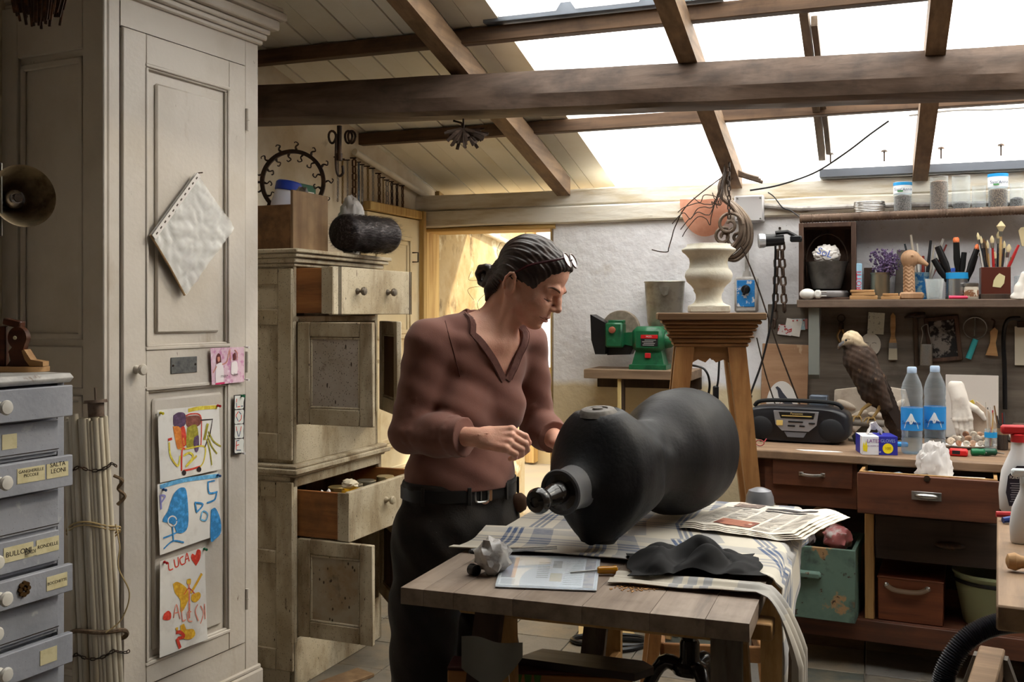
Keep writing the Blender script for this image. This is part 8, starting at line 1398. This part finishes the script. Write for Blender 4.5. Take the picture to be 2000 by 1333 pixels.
# ================================================================ nearer bench, sawhorse and hose at the frame edge
FB = Face(PZ(1945, 1182, BZ).xy, D2(-26)); m_fb = wood('near_bench_wood', (150, 122, 94), (116, 92, 70), 1, .8, .65, (92, 76, 60))
nb_ = thing('near_bench', 'scarred pale workbench end with spray bottles on it', 'workbench', (FB.p.x, FB.p.y, 0), D2(-26))
for i in range(4): MB().bx(i*.2+.0005, i*.2+.1995, rn(-.006, .0), .95, BZ-.05, BZ, .004).build('top_board', m_fb, nb_)
for x, y in ((.34, .05), (.7, .05), (.34, .85), (.7, .85)): MB().bx(x+.02, x+.08, y, y+.06, 0, BZ-.0505, .003).build('leg', m_fb, nb_)
def spray(px, py, name, label, s_, lab):
    p = PZ(px, py, BZ); t = thing(name, label, 'bottle', (p.x, p.y, BZ+.0005), D2(-10)); k = p.y/F*s_; q = MB(k); rs = []
    for z, w_, d_ in ((0, 30, 17), (4, 33, 19), (40, 35, 20), (80, 30, 18), (104, 20, 13), (120, 13, 11), (138, 12, 10)): rs.append([(w_*math.copysign(abs(math.cos(a))**.75, math.cos(a)), d_*math.sin(a), z) for a in [2*math.pi*i/28 for i in range(28)]])
    q.rings(rs); q.build('body', mat('spray_white', (226, 224, 224), .35), t, 60); q = MB(k); q.lathe([(13, 136), (13, 150), (8, 152)], 18); q.box((-8, 0, 160), (46, 16, 18), 4); q.build('trigger_head', mat('spray_red', (190, 40, 44), .4) if lab else m_lwhite, t)
    if lab:
        vs = []; q = MB(k); sh_ = [(-22, 14), (22, 14), (28, 40), (24, 74), (10, 92), (-8, 92), (-24, 72), (-28, 40)]; q.prism(sh_, -21.5, -20.6); lo = q.build('label', mat('spray_label', (36, 34, 50), .4), t); text('IGIENIC VE', 9*k, m_paper, lo, (0, -21.8*k, 70*k)); text('DUIX', 11*k, mat('label_red_text', (206, 40, 50), .5), lo, (4*k, -21.8*k, 83*k))
        for i in range(9): q = MB(k); q.box((rn(-2, 2), -21.8, 58-i*4.4), (40, .3, 1.4)); q.build('print_line', mat('label_print', (150, 150, 160), .5), lo, 0)
spray(1988, 1000, 'spray_bottle', 'white spray bottle with black cleaning label on the near bench', 1.0, 1); spray(2004, 1062, 'white_bottle', 'plain white plastic bottle standing in front of the labelled spray bottle', .86, 0)
p = PZ(1985, 1022, BZ); t = thing('pliers', 'pliers with blue and red grips lying behind the white bottle', 'pliers', p+Vector((0, 0, .01)), .3); q = MB(); q.tube([(-.045, 0, 0), (-.01, -.008, .004), (.05, -.006, .004)], [.008, .010, .006], 8); q.build('grip', mat('grip_blue', (30, 54, 120), .4), t); q = MB(); q.tube([(-.03, .04, .008), (.0, .02, .008), (.05, .008, .008)], [.008, .009, .006], 8); q.build('grip', mat('grip_red', (170, 40, 44), .4), t); q = MB(); q.tube([(.05, 0, .004), (.10, 0, .004)], [.010, .004], 8); q.build('jaw', m_steel, t)
p = PZ(1994, 1118, BZ); t = thing('turned_tool', 'turned wooden tool handle lying on the near bench', 'tool handle', p+Vector((0, 0, .022)), -.3); q = MB(); q.lathe([(.006, -.03), (.016, -.026), (.02, -.012), (.014, .0), (.012, .02), (.014, .05)], 16, (0, 0, 0), (1, 0, 0)); q.build('handle', m_blk, t)
pts = [P(x, y, 2.15) for x, y in ((1790, 1860), (1815, 1640), (1828, 1450), (1838, 1360), (1850, 1306), (1884, 1254), (1930, 1226), (1985, 1216), (2060, 1222), (2140, 1250))]; sp_ = spline(pts, 26); q = MB(); q.tube(sp_, [.0215+(.0022 if i % 2 else -.0016) for i in range(len(sp_))], 14); tag(q.build('vacuum_hose', mat('hose_black', (40, 40, 46), .35)), 'ribbed black vacuum hose curving up under the near bench', 'hose')
a0, a1 = PZ(1938, 1264, .5), P(1912, 1350, 2.42); a1.z = .5; sw = thing('sawhorse', 'pale worn wooden sawhorse standing below the near bench', 'sawhorse', (a0.x, a0.y, 0)); d_ = (a1-a0); sw.rotation_euler.z = math.atan2(d_.y, d_.x); q = MB(); q.bx(0, .42, -.032, .032, .44, .5, .004); q.build('beam', m_fb, sw)
for x in (.05, .36):
    for s in (-1, 1): q = MB(); q.rings([[Vector((x+dx*.02-(.04 if x < .3 else -.04)*f, s*(.03+.16*f)+dy*.012, .49*(1-f))) for dx, dy in ((-1, -1), (1, -1), (1, 1), (-1, 1))] for f in (0, 1)]); q.build('leg', m_greyw, sw)
